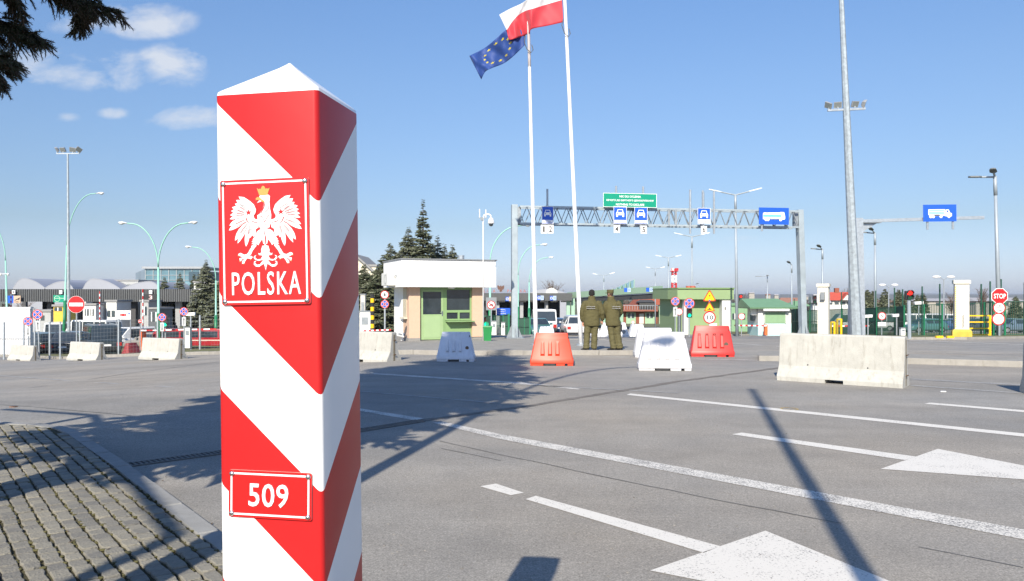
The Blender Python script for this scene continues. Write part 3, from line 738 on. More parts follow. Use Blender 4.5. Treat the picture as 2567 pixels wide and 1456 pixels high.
# small white barriers seen end-on in the lanes behind
P_FW = M('far_white_plastic', (.6,.6,.62), .5, 0, .06)
for i, (px, Y, rz, lab) in enumerate(((1491, 44, 88, 'white plastic barrier end-on between the two guards, left one'), (1515, 44, 80, 'white plastic barrier between the two guards, right one'), (1562, 43, 84, 'white plastic barrier with a dark diamond, right of the capped guard'))):
    t = plastic('plastic_barrier', lab, foot(px, Y), radians(rz), P_FW, 1.3, .8, 0, wb=.56, top=.8, group='white barriers in the lanes')
    if i == 2:
        q = MB(); q.loops([[(-.62, y, z) for y, z in ((0,.22),(.1,.33),(0,.44),(-.1,.33))], [(-.655, y, z) for y, z in ((0,.2),(.12,.33),(0,.46),(-.12,.33))]]); q.build('diamond_mark', GREY, t)
for i in range(4): plastic('plastic_barrier', 'white plastic barrier %s of the short row before the brick building' % ('leftmost','second from left','third from left','rightmost')[i], foot(1586+i*6.5, 48-i*.2), radians(88), P_FW, 1.2, .78, 0, wb=.5, top=.8, group='white barriers in the lanes')
for i in range(4): plastic('plastic_barrier', 'white plastic barrier %s of the row beside the green car' % ('leftmost','second from left','third from left','rightmost')[i], foot(1358+i*8, 50-i*.3), radians(86), P_FW, 1.1, .68, 0, wb=.44, top=.8, group='white barriers in the lanes')
plastic('plastic_barrier', 'small dark red plastic barrier behind the mesh fence, right of the dark van', foot(329, 45), radians(75), M('dull_red_plastic', (.25,.03,.03), .5), 1.0, .7, 0, wb=.5, top=.7)
# ================================================================ FLAGPOLES AND FLAGS
def flagpole(label, px0, py0, Y, px1, py1, r0, r1, upper=None, bend=None):
    b0 = gp(px0, py0, .13) if py0 else foot(px0, Y, .13); Y = b0.y
    top = at(px1, py1, Y)-b0
    t = thing('flagpole', label, 'flagpole', b0, group='flagpoles on the island')
    q = MB(); N_ = 10
    q.tube([top*(i/N_) for i in range(N_+1)], [r0+(r1-r0)*i/N_ for i in range(N_+1)], 14)
    q.build('pole', flat('flagpole_white', (.8,.8,.8), .4), t, smooth=True)
    f = MB(); f.tube([(0,0,-.02),(0,0,.05)], r0*2.2, 14); f.build('base_plate', GALV, t)
    f = MB(); f.ball(top+Vector((0,0,.05)), (.06,.06,.07), 12, 8); f.build('finial', GALV, t, smooth=True)
    if upper:
        u = MB(); f0, f1 = upper; u.tube([top*(f0+(f1-f0)*i/4) for i in range(5)], r1*1.12, 12); u.build('banner_sleeve', M('sleeve_grey', (.42,.38,.38), .6), t, smooth=True)
    return t, b0, top
fp1, fb1, ft1 = flagpole('tall white flagpole flying the red and white flag, beside the two guards', 1456, 866, None, 1411.5, -85, .073, .05)
fp2, fb2, ft2 = flagpole('white flagpole with a greyish upper end, flying the blue starred flag', 1343.5, None, 26.0, 1324, 48, .075, .045, upper=(.853, .985))
def cloth(name, mats, Y, curves, nu=48, nv=20, amp=.1, split=None, seed=0, flip=1):
    """a flag: curves run from hoist to fly at v = 0 (top), 1/2, 1 (bottom) or just top and bottom"""
    def ev(c, u):
        x = u*(len(c)-1); i = min(int(x), len(c)-2); f = x-i
        p0, p1, p2, p3 = [Vector(c[min(max(k, 0), len(c)-1)]) for k in (i-1, i, i+1, i+2)]
        return .5*((2*p1)+(p2-p0)*f+(2*p0-5*p1+4*p2-p3)*f*f+(3*p1-p0-3*p2+p3)*f**3)
    def pos(u, v):
        if len(curves) == 3:
            q = ev(curves[0], u).lerp(ev(curves[1], u), v*2) if v < .5 else ev(curves[1], u).lerp(ev(curves[2], u), v*2-1)
        else: q = ev(curves[0], u).lerp(ev(curves[1], u), v)
        k = min(1, u*4)
        d = amp*k*(sin(u*9.5+v*2.2+seed)*.8+.5*sin(u*17-v*3+seed*2)+.25*sin(u*31+v*7))+ .5*u*flip
        p = at(q.x, q.y, Y); p.y += d
        # keep the outline where it was seen while the cloth swings in depth
        s_ = p.y/Y; return Vector((p.x*s_, p.y, CH+(p.z-CH)*s_))
    return pos
def cloth_mesh(name, mats, pos, nu, nv, split, parent=None):
    b = MB()
    for j in range(nv+1):
        for i in range(nu+1): b.v.append(pos(i/nu, j/nv))
    for j in range(nv):
        for i in range(nu):
            o = j*(nu+1)+i; b.f.append([o, o+1, o+nu+2, o+nu+1]); b.m.append(0 if (split is None or (j+.5)/nv < split) else 1)
    o = b.build(name, mats, parent, smooth=True, fix=False)
    m = o.modifiers.new('thick', 'SOLIDIFY'); m.thickness = .004; m.offset = 0
    return o
def clothmat(name, col, tr=.35):
    m = bpy.data.materials.new(name); m.use_nodes = True; nt = m.node_tree; N = nt.nodes; L = nt.links; b = N['Principled BSDF']
    b.inputs['Base Color'].default_value = (*col, 1); b.inputs['Roughness'].default_value = .6; b.inputs['Sheen Weight'].default_value = .2
    t = N.new('ShaderNodeBsdfTranslucent'); t.inputs[0].default_value = (*col, 1); mx = N.new('ShaderNodeMixShader'); mx.inputs[0].default_value = tr
    w = N.new('ShaderNodeTexWave'); w.inputs['Scale'].default_value = 60; tc = N.new('ShaderNodeTexCoord'); L.new(tc.outputs['Object'], w.inputs[0])
    bp = N.new('ShaderNodeBump'); bp.inputs['Strength'].default_value = .05; L.new(w.outputs[1], bp.inputs['Height']); L.new(bp.outputs[0], b.inputs['Normal'])
    L.new(b.outputs[0], mx.inputs[1]); L.new(t.outputs[0], mx.inputs[2]); L.new(mx.outputs[0], N['Material Output'].inputs[0]); return m
FW, FR, FB = clothmat('flag_white', (.78,.78,.8)), clothmat('flag_red', (.68,.05,.075)), clothmat('flag_blue', (.022,.075,.32)); FY = clothmat('flag_yellow', (.75,.62,.05))
Yp = fb1.y
pos1 = cloth('flag', None, Yp, [[(1405.5,-56),(1385,-42),(1360,-28),(1330,-8),(1306,9),(1280,21),(1251,37)], [(1408.5,0),(1372,10.5),(1340,20.5),(1318,27),(1300,37),(1284,54),(1270,75.5)], [(1411.8,55.6),(1375,64),(1334,72.5),(1325,84),(1305,92),(1288,97),(1274.5,101)]], amp=.13)
f1 = cloth_mesh('flag', [FW, FR], pos1, 56, 22, .5); tag(f1, 'white over red flag flying from the taller white flagpole', 'flag', 'flags')
Ye = 26.15
pos2 = cloth('flag', None, Ye, [[(1319,60),(1296,68),(1268,75),(1243,97),(1216,119),(1194,131),(1176,140)], [(1316,112),(1301,127),(1281,145.5),(1260,160),(1232,171),(1216,180),(1206,199)]], amp=.12, seed=1.2)
f2 = cloth_mesh('flag', [FB], pos2, 56, 22, None); tag(f2, 'blue flag with a ring of yellow stars, partly behind the red one', 'flag', 'flags')
sm = []
for k in range(12):
    a = 2*pi*k/12; cu, cv = .52+.22*sin(a), .5-.34*cos(a); q = MB(); P_ = []
    for i in range(10):
        r_ = 1 if i % 2 == 0 else .42; u, v = cu+.036*r_*sin(pi*i/5+a*.0), cv-.052*r_*cos(pi*i/5); P_.append((u, v))
    for s_ in (-.006, .006):
        vs = [pos2(u, v)+Vector((0, s_, 0)) for u, v in [(cu, cv)]+P_]
        q.add(vs, [(0, 1+i, 1+(i+1) % 10) for i in range(10)])
    q.build('star', FY, f2, fix=False)
def halyard(label, parent_b, top, px, py, Y, w):
    c = at(px, py, Y); q = MB(); pts = [c+Vector((-.14*w+.0, -.09, .42)), c+Vector((-.2*w, -.12, .2)), c+Vector((-.08*w, -.13, -.05)), c+Vector((.1*w,-.11,-.17)), c+Vector((.2*w,-.07,-.06)), c+Vector((.14*w,-.03,.12))]
    q.tube(pts, .014, 6); tag(q.build('halyard_loop', flat('rope', (.09,.09,.085), .9), smooth=True), label, 'rope')
halyard('dark rope loop hanging round the shorter flagpole below the blue flag', fb2, ft2, 1324.5, 122, 26.0, .75); halyard('rope loop hanging round the taller flagpole below its flag', fb1, ft1, 1418, 82, fb1.y, .7)
# ================================================================ LAMPS AND MASTS
def lamp_head(t, p, d, mat=None, L=.75):
    """cobra-head lantern at p pointing along d"""
    d = Vector(d).normalized(); sdv = Vector((-d.y, d.x, 0)).normalized(); up = sdv.cross(d)*-1
    if up.z < 0: up = -up
    def ring(s_, w, h0, h1):
        return [Vector(p)+d*s_+sdv*w*cos(2*pi*i/10)+up*((h1 if sin(2*pi*i/10) > 0 else h0)*abs(sin(2*pi*i/10))*(1 if sin(2*pi*i/10) > 0 else -1)) for i in range(10)]
    b = MB(); b.loops([ring(0,.045,.04,.04), ring(.22*L,.06,.05,.05), ring(.3*L,.12,.05,.09), ring(.6*L,.15,.06,.11), ring(.9*L,.12,.06,.08), ring(L,.04,.03,.03)])
    o = b.build('lamp_head', mat or M('lamp_grey', (.62,.63,.64), .4), t, smooth=True)
    g = MB(); g.loops([ring(.4*L,.1,.07,-.02), ring(.6*L,.13,.15,-.03), ring(.8*L,.12,.14,-.03), ring(.92*L,.06,.08,-.02)]); g.build('lamp_lens', M('lamp_lens', (.6,.62,.62), .15, coat=.5), o, smooth=True)
def curved_lamp(label, base, h, reach, dirs, lean=0, r=.075, split=.3, hh=None, leany=0):
    t = thing('street_lamp', label, 'street lamp', base, 0, 'turquoise street lamps', lean)
    hs = h*.66
    b = MB(); b.tube([(0,0,-.1),(0,0,h*split)], [r*1.7, r*1.6], 12); b.build('lower_pole', LGREEN, t, smooth=True)
    b = MB(); b.tube([(0,0,h*split),(0,0,h*split+.06),(0,0,hs)], [r*1.55, r*1.05, r*.75], 12); b.build('pole', LTURQ, t, smooth=True)
    for a in dirs:
        dx, dy = cos(a), sin(a); b = MB(); pts = []
        for i in range(13):
            g = pi/2*i/12; pts.append((dx*reach*(1-cos(g)), dy*reach*(1-cos(g)), hs+(h-hs)*sin(g)))
        q = Vector(pts[-1]); pts.append(q+Vector((dx*.25, dy*.25, .03)))
        b.tube(pts, r*.55, 8); b.build('arm', LTURQ, t, smooth=True)
        lamp_head(t, q+Vector((dx*.2, dy*.2, .03)), (dx, dy, .08))
    b = MB(); b.box((0, -r*1.65, h*split*.55), (.1,.02,.3)); b.build('hatch', LGREEN, t)
    return t
def H_at(base, py): return hz(py, base.y)-base.z
b_ = gp(159, 869); curved_lamp('turquoise street lamp with one arm to the right, behind the left floodlight mast', b_, H_at(b_, 483), 2.35, [0], lean=.033, r=.085)
b_ = gp(20, 872); curved_lamp('turquoise street lamp with dome cameras, half out of the left edge', b_, H_at(b_, 540), 2.2, [pi], lean=-.028, r=.085)
b_ = foot(398, 60); dl = curved_lamp('turquoise street lamp with two curved arms, above the third concrete barrier', b_, H_at(b_, 560), 2.1, [0, pi], lean=-.007, r=.095)
b_ = foot(541, 80); curved_lamp('turquoise street lamp with one arm to the left, behind the striped post', b_, H_at(b_, 620), 2.2, [pi], r=.09)
b_ = foot(1228, 62); curved_lamp('turquoise street lamp rising behind the booth and left gantry column', b_, H_at(b_, 566), 2.3, [0], r=.09)
b_ = foot(1298, 75); curved_lamp('turquoise street lamp between the gantry column and left flagpole', b_, H_at(b_, 614), 1.9, [0], r=.09)
b_ = foot(1326, 100); curved_lamp('turquoise street lamp farthest away, its head right of the left flagpole', b_, H_at(b_, 646), 2.2, [0], r=.1)
# dome cameras on the left lamp
def domes():
    c = at(11, 687, gp(20, 872).y-.12); t = thing('dome_camera', 'pair of white dome cameras on a short bar at the left edge', 'camera', c)
    q = MB(); q.bar((-.36,0,.02),(.36,0,.02),.04,.04); q.build('bracket', WHITE, t)
    for x in (-.33,.33):
        d = MB(); d.tube([(x,0,.08),(x,0,-.02)], .1, 12); d.ball((x,0,-.05), (.1,.1,.1), 12, 8); d.build('dome', M('camera_white', (.75,.75,.76), .35), t, smooth=True)
domes()
def flood(t, p, yaw, pitch, roll=0, k_=1):
    m = Matrix.Scale(k_, 4) @ Matrix.Rotation(yaw, 4, 'Z') @ Matrix.Rotation(roll, 4, 'Y') @ Matrix.Rotation(pitch, 4, 'X')
    b = MB(); b.loops([[m @ Vector((x*k, y, z*k)) + Vector(p) for x, z in ((-.24,-.2),(.24,-.2),(.24,.2),(-.24,.2))] for k, y in ((1,-.1),(1,-.04),(.8,.08),(.45,.14))]); o = b.build('floodlight', M('flood_grey', (.38,.39,.4), .45, .3), t)
    b = MB(); b.add([m @ Vector(q) + Vector(p) for q in ((-.21,-.103,-.17),(.21,-.103,-.17),(.21,-.103,.17),(-.21,-.103,.17))], [(0,1,2,3)]); b.build('glass', M('flood_glass', (.2,.22,.22), .1, coat=.5), o)
    b = MB(); b.bar(Vector(p)+Vector((0,0,-.34*k_)), Vector(p)+Vector((0,0,-.1*k_)), .05, .05); b.build('bracket', GALV, o)
def floodmast(label, base, h, lean, r0, r1, wbar, zbar, fl, fs=1):
    t = thing('floodlight_mast', label, 'floodlight mast', base, 0, None, lean)
    b = MB(); b.tube([(0,0,-.1),(0,0,h*.33),(0,0,h*.66),(0,0,h)], [r0, r0+(r1-r0)*.33, r0+(r1-r0)*.66, r1], 8); b.build('pole', M('mast_galvanised', (.4,.45,.48), .45, .45, .3, 7), t)
    b = MB(); b.bar((-wbar,0,zbar),(wbar,0,zbar),.08,.08); b.build('cross_bar', GALV, t)
    for x, yaw, pitch, roll in fl: flood(t, (x*wbar, 0, zbar+.34*fs), yaw, pitch, roll, fs)
    b = MB(); b.tube([(0,0,0),(0,0,.04)], r0*1.9, 8); b.build('base_plate', GALV, t)
b_ = gp(173, 876); h_ = H_at(b_, 385)
floodmast('slender galvanised mast carrying four floodlights, beside the no-entry sign', b_, h_, -.0066, .14, .075, .95, h_, [(-.95,-.9,.5,.3),(-.4,-.2,.55,0),(.45,.25,.5,.15),(.95,1.0,.4,.5)])
b_ = foot(2147, 31.5, .1); h_ = hz(-260, 31.5)-b_.z
floodmast('very tall thick galvanised mast with four floodlights, rising out of the frame', b_, h_, -.0452, .225, .055, .76, hz(274, 31.5)-b_.z, [(-.92,-.9,.45,.5),(-.45,-.25,.5,0),(.45,.25,.5,0),(.95,.9,.45,-.5)], .62)
# straight lamps with LED arms
def v_lamp(label, base, h, arms, r=.075, lean=0, head='slim', grp='grey lamp posts'):
    t = thing('lamp_post', label, 'lamp post', base, 0, grp, lean)
    b = MB(); b.tube([(0,0,-.1),(0,0,h*.5),(0,0,h*.9)], [r, r*.75, r*.6], 10); b.tube([(0,0,h*.88),(0,0,h)], r*.72, 10); b.build('pole', M('lamp_pole_grey', (.3,.345,.39), .5, .15, .1), t, smooth=True)
    for (dx, dy, dz, L) in arms:
        d = Vector((dx, dy, dz)).normalized(); b = MB(); b.tube([Vector((0,0,h-.05)), Vector((0,0,h-.05))+d*L*.55], r*.42, 8); b.build('arm', M('lamp_pole_grey'), t)
        p = Vector((0,0,h-.05))+d*L*.5; s_ = Vector((-d.y, d.x, 0)).normalized() if abs(d.x)+abs(d.y) > .01 else Vector((1,0,0)); up = d.cross(s_); 
        if head == 'slim': wd, th, mm = .1, .045, M('lamp_light_grey', (.55,.58,.62), .4)
        else: wd, th, mm = .19, .05, M('lamp_dark_grey', (.12,.13,.135), .5)
        b = MB(); b.loops([[p+d*a*L*.5+s_*w*x+up*th*z for x, z in ((-1,-.5),(1,-.5),(.8,1),(-.8,1))] for a, w in ((0,wd*.4),(.25,wd),(.9,wd*.9),(1,wd*.4))]); o = b.build('lamp_head', mm, t)
    return t
def vl(label, px, Y, py, arms, r, lean=0, **k):
    b = foot(px, Y); return v_lamp(label, b, H_at(b, py), arms, r, lean, **k)
TW = [(-1,.1,.24,2.05),(1,-.1,.24,2.05)]
vl('tall grey twin-armed lamp post right of the yellow warning signs, tallest of its kind', 1847, 60, 487, TW, .13, -.012)
vl('grey twin-armed lamp post standing in front of the green customs building', 1734, 75, 592, [(-1,.1,.22,1.75),(1,-.1,.22,1.75)], .12)
vl('grey twin-armed lamp post left of the red and white tower', 1675, 95, 645, [(-1,.1,.2,1.6),(1,-.1,.2,1.6)], .12)
vl('thin grey twin-armed lamp post rising over the pale green canopy', 1642, 120, 673, [(-1,.1,.2,1.5),(1,-.1,.2,1.5)], .12)
vl('grey twin-armed lamp post standing between the two guards', 1513, 110, 690, [(-1,.1,.2,1.6),(1,-.1,.3,1.6)], .12)
b_ = foot(2505, 44); v_lamp('tall grey lamp post at the right edge, behind the octagonal stop sign', b_, H_at(b_, 441), [(-.62,-.75,.5,.85),(-1,.25,.06,1.35)], .14, -.029, head='dark')
b_ = foot(2194, 64); v_lamp('grey lamp post with a dark head, right of the thick mast', b_, H_at(b_, 583), [(-.72,-.6,.45,1.0),(-1,.2,.1,1.1)], .13, -.006, head='dark')
b_ = foot(2061, 70); v_lamp('grey lamp post with a dark head, behind the left white pillar', b_, H_at(b_, 624), [(-.72,-.6,.45,.9),(-1,.2,.1,1.0)], .12, 0, head='dark')
b_ = foot(1984, 85); v_lamp('grey lamp post with a dark head, left of the right gantry column', b_, H_at(b_, 663), [(-.72,-.6,.45,.9)], .12, 0, head='dark')
b_ = foot(1923, 120); v_lamp('small distant lamp post with dark head beside a paler arm', b_, H_at(b_, 692), [(-.3,-.9,.2,.8),(-1,.1,.0,1.8)], .11, 0, head='dark')
b_ = foot(1743, 130); v_lamp('small distant dark-headed lamp post above the green customs building roof', b_, H_at(b_, 712), [(.3,-.9,.2,.8)], .11, 0, head='dark')
def egg_lamp(label, px, Y, py, wd):
    b = foot(px, Y); h = H_at(b, py); t = thing('lamp_post', label, 'lamp post', b, 0, 'lamp posts with white egg-shaped heads')
    q = MB(); q.tube([(0,0,-.1),(0,0,h-.25)], [.09,.06], 8); q.build('pole', M('lamp_pole_dim', (.3,.33,.36), .5, .2), t)
    for s_ in (-1, 1):
        q = MB(); q.tube([(0,0,h-.3),(s_*wd*.4,0,h-.05)], .035, 6); q.build('arm', M('lamp_pole_dim'), t)
        q = MB(); q.ball((s_*wd*.75,0,h), (wd*.45,.22,.15), 10, 6); q.build('lamp_head', WHITE, t, smooth=True)
egg_lamp('lamp post with two white egg-shaped heads, before the small spruces', 2227, 95, 714, 1.0)
egg_lamp('lamp post with two white egg-shaped heads, left of the striped pillar', 2365, 85, 694, 1.05)
# ================================================================ GANTRY OVER THE LANES
GA, GB = gp(1289, 848, .13), None
GA = foot(1289, 33.5, .12); GB = foot(2013, 35.5, .12)
def gantry():
    t = thing('sign_gantry', 'wide galvanised lattice gantry spanning the lanes on two columns', 'gantry', GA)
    v = GB-GA; d = Vector((v.x, v.y, 0)); Lg = d.length; d.normalize(); s_ = Vector((-d.y, d.x, 0))
    steel = M('gantry_grey', (.36,.42,.46), .5, .3, .15, 3)
    zt = hz(519, GA.y)-GA.z; zb = hz(561, GA.y)-GA.z
    for p, ln_, px in ((Vector((0,0,0)), 0, 0), (Vector((v.x, v.y, v.z)), -.005, 1)):
        q = MB(); top = Vector((p.x+(-.18 if px else 0), p.y, zt+.1)); w = .125
        q.loops([[c+d*a*w+s_*b2*w*1.3 for a, b2 in ((-1,-1),(1,-1),(1,1),(-1,1))] for c in (p+Vector((0,0,-.1)), top)])
        o = q.build('column', steel, t, bevel=.01)
        q = MB(); q.loops([[p+Vector((0,0,z))+d*a*k+s_*b2*k for a, b2 in ((-1,-1),(1,-1),(1,1),(-1,1))] for z, k in ((0,.38),(.05,.38))])
        for a, b2 in ((1,0),(-1,0),(0,1),(0,-1)):
            c = p+d*a*.12+s_*b2*.15; e = p+d*a*.36+s_*b2*.36
            n = (s_ if a else d)*.012
            q.loops([[c-n, e-n, c-n+Vector((0,0,.6))], [c+n, e+n, c+n+Vector((0,0,.6))]])
        q.build('base_plate', DGALV, o)
        q = MB(); q.bar(Vector((top.x, top.y, zb))+d*(.2 if not px else -.2), Vector((top.x, top.y, zt))+d*(.2 if not px else -.2), .16, .3); q.build('bracket', DGALV, o)
    g = MB(); w = .3
    A0, A1 = d*.2, Vector((v.x,v.y,0))-d*.4
    ch = {}
    for k, (sy, z) in enumerate(((-w,zt),(w,zt),(-w,zb),(w,zb))): g.bar(A0+s_*sy+Vector((0,0,z)), A1+s_*sy+Vector((0,0,z)), .075, .075)
    g.build('chord', steel, t)
    n = 22; l = (A1-A0).length
    br = MB()
    for i in range(n):
        a, b2 = A0+d*l*i/n, A0+d*l*(i+1)/n; m = (a+b2)/2
        for sy in (-w, w):
            o_ = s_*sy
            if sy > 0: a2, m2, c2 = a+d*l/n/2, b2, b2+d*l/n/2
            br.bar(a+o_+Vector((0,0,zb if sy < 0 else zt)), m+o_+Vector((0,0,zt if sy < 0 else zb)), .03, .03); br.bar(m+o_+Vector((0,0,zt if sy < 0 else zb)), b2+o_+Vector((0,0,zb if sy < 0 else zt)), .03, .03)
        for z in (zt, zb): br.bar(a-s_*w+Vector((0,0,z)), a+s_*w+Vector((0,0,z)), .035, .035)
    br.build('lattice', DGALV, t)
    for f in (.52, .545):
        q = MB(); q.bar(A0+d*l*f-s_*w+Vector((0,0,zb)), A0+d*l*f-s_*w+Vector((0,0,zt)), .09, .09); q.build('splice_post', DGALV, t)
    return d, s_
GD, GS = gantry()
def on_gantry(px):
    """a point on the near face of the gantry seen at column px"""
    k = (px-CXD)/FD; n = Vector((GS.x, GS.y)); p0 = Vector((GA.x, GA.y))-n*.36; Y = (p0.x*GS.x+p0.y*GS.y)/(k*GS.x+GS.y); return k*Y, Y
GRZ = atan2(GD.y, GD.x)
def gsign(name, label, cat, px0, px1, py0, py1, group=None, fwd=0):
    x0, y0 = on_gantry(px0); x1, y1 = on_gantry(px1); xm, ym = (x0+x1)/2, (y0+y1)/2
    w = math.hypot(x1-x0, y1-y0); z1, z0 = hz(py0, ym), hz(py1, ym); h = z1-z0
    t = thing(name, label, cat, (xm-GS.x*(.06+fwd), ym-GS.y*(.06+fwd), (z0+z1)/2), GRZ, group)
    return t, w, h
def board(t, w, h, mat, name='board', th=.03, rim=None, edge=.03):
    b = MB(); b.span(-w/2, w/2, -th, 0, -h/2, h/2); o = b.build(name, [mat], t, bevel=.006)
    if rim:
        r_ = MB(); e = edge
        for (a, b2, c, d) in ((-w/2,w/2,h/2-e,h/2),(-w/2,w/2,-h/2,-h/2+e),(-w/2,-w/2+e,-h/2+e,h/2-e),(w/2-e,w/2,-h/2+e,h/2-e)): r_.span(a, b2, -th-.004, -th+.001, c, d)
        r_.build('border_line', rim, o)
    return o
def hangers(t, xs, z0, z1, r=.045):
    for x in xs:
        b = MB(); b.tube([(x,.05,z0),(x,.05,z1)], r, 8); b.build('post', GALV, t)
t, w, h = gsign('customs_sign', 'green sign with three lines of white lettering on top of the gantry', 'sign', 1508.5, 1642, 486, 521, fwd=.1)
board(t, w, h, SGREEN, rim=WHITE, edge=.018); hangers(t, (-w*.25, w*.255), -h/2, h/2+.32)
for i, (s_, k) in enumerate((('NIC DO OCLENIA', .4), ('НІЧОГО ДО МИТНОГО ДЕКЛАРУВАННЯ', .88), ('NOTHING TO DECLARE', .53))): fit(text('lettering', s_, .12, WHITE, t, (0, -.034, h*(.27-.285*i)), off=.003), w*k, h*.15)
def car_symbol(o, w, h, cz, y=-.034):
    q = MB(); s_ = w*.31
    q.loops([[(x*s_, yy, cz+z*s_) for x, z in ((-1,-.45),(-1,.1),(-.82,.28),(-.62,.95),(.62,.95),(.82,.28),(1,.1),(1,-.45))] for yy in (y+.003, y)]); 
    for sx in (-1,1): q.loops([[(sx*x*s_, yy, cz+z*s_) for x, z in ((.55,-.45),(.98,-.45),(.98,-.85),(.55,-.85))] for yy in (y+.003, y)])
    c = q.build('car_symbol', WHITE, o)
    q = MB(); q.loops([[(x*s_, yy, cz+z*s_) for x, z in ((-.62,.3),(-.48,.78),(.48,.78),(.62,.3))] for yy in (y, y-.003)]); q.build('symbol_window', BLUE, c)
    for sx in (-1,1):
        q = MB(); q.loops([[(sx*.68*s_+.15*s_*cos(a), yy, cz-.08*s_+.15*s_*sin(a)) for a in [6.283*i/10 for i in range(10)]] for yy in (y, y-.003)]); q.build('symbol_lamp', BLUE, c)
for px0, px1, py0, py1, lab, sub, post in ((1356,1385,518.5,561.5,'blue car lane sign over lanes one and two, left on the gantry','WSZYSTKIE',1), (1534.5,1567,518,562,'blue car lane sign above the small number four plate','WPIS',1), (1586.5,1619,520,562.5,'blue car lane sign above the small number five plate','WPIS',1), (1744,1776,522.5,562.5,'blue car lane sign with the letters UE below the car','UE',1)):
    t, w, h = gsign('lane_sign', lab, 'sign', px0, px1, py0, py1, 'blue lane signs on the gantry', .1 if px0 != 1356 else .08)
    bo = board(t, w, h, BLUE, rim=WHITE, edge=.016)
    car_symbol(t, w, h, h*.1)
    q = MB(); zc = -h*.36 if sub != 'UE' else -h*.33; hh = h*.075 if sub != 'UE' else h*.12
    q.span(-w*.45, w*.45, -.036, -.03, zc-hh, zc+hh); pl = q.build('sub_plate', WHITE, t)
    fit(text('lettering', sub, .08, BLACK if sub == 'UE' else BLUE, t, (0, -.039, zc)), w*(.34 if sub == 'UE' else .5), hh*(1.3 if sub == 'UE' else .8))
    hangers(t, (0,), -h/2-.2, h/2+(.75 if px0 == 1356 else .05 if px0 != 1744 else .7))
for px0, px1, py0, py1, n in ((1353,1368.5,564,586,'1'),(1369.5,1385,564,586,'2'),(1535,1550.5,564.5,584.5,'4'),(1602,1618,566,586.5,'5'),(1752.5,1767.5,567,586,'6')):
    t, w, h = gsign('lane_number_plate', 'small white plate numbered %s hanging below the gantry' % n, 'sign', px0, px1, py0, py1, 'white lane numbers on the gantry', .09)
    board(t, w, h, WHITE, rim=M('plate_edge', (.45,.47,.47), .5), edge=.012); fit(text('lettering', n, .2, BLACK, t, (0, -.034, 0), off=.003), w*(.5 if n != '1' else .26), h*.66)
t, w, h = gsign('bus_lane_sign', 'blue sign with a white and blue coach, at the right of the gantry', 'sign', 1897, 1971.5, 521.5, 563.5, None, .1)
board(t, w, h, BLUE, rim=M('plate_edge_blue', (.05,.15,.55), .4), edge=.012); hangers(t, (-w*.375,), -h/2-.3, -h/2+.1)
q = MB(); q.loops([[(x*w, y, z*h) for x, z in ((-.37,.12),(-.35,.2),(.2,.22),(.22,.25),(.34,.24),(.37,.0),(.375,-.12),(.36,-.2),(-.37,-.2))] for y in (-.03,-.035)]); q.build('coach_symbol', WHITE, t)
q = MB(); q.span(-.36*w, .24*w, -.0375, -.034, -.06*h, .08*h); q.build('symbol_window', M('symbol_cyan', (.15,.5,.75), .5), t)
q = MB(); q.span(-.15*w, .2*w, -.0375, -.034, -.19*h, -.15*h); q.build('symbol_skirt', BLACK, t)
for x in (-.27,-.2,.22):
    q = MB(); q.loops([[(x*w+r*cos(6.283*i/12), y, -.21*h+r*sin(6.283*i/12)) for i in range(12)] for y, r in ((-.034,.05*w),(-.039,.05*w))]); q.build('symbol_wheel', WHITE, t)
for px, y0, y1, lab in ((1728,476,586,'left of the three'),(1759.5,478,525,'middle of the three, shortest of them'),(1787.5,478,586,'right of the three')):
    x, Y = on_gantry(px); t = thing('mounting_pole', 'bare upright mounting pole near the UE sign, '+lab, 'pole', (x-GS.x*.07, Y-GS.y*.07, hz(y1, Y)), 0, 'bare poles on the gantry')
    q = MB(); q.tube([(0,0,0),(0,0,hz(y0, Y)-hz(y1, Y))], .045, 8); q.build('tube', GALV, t)
    q = MB(); q.span(-.07,.07,0,.06, (hz(560,Y)-hz(y1,Y)) if y1 > 570 else .02, (hz(556,Y)-hz(y1,Y)) if y1 > 570 else .08); q.build('clamp', DGALV, t)
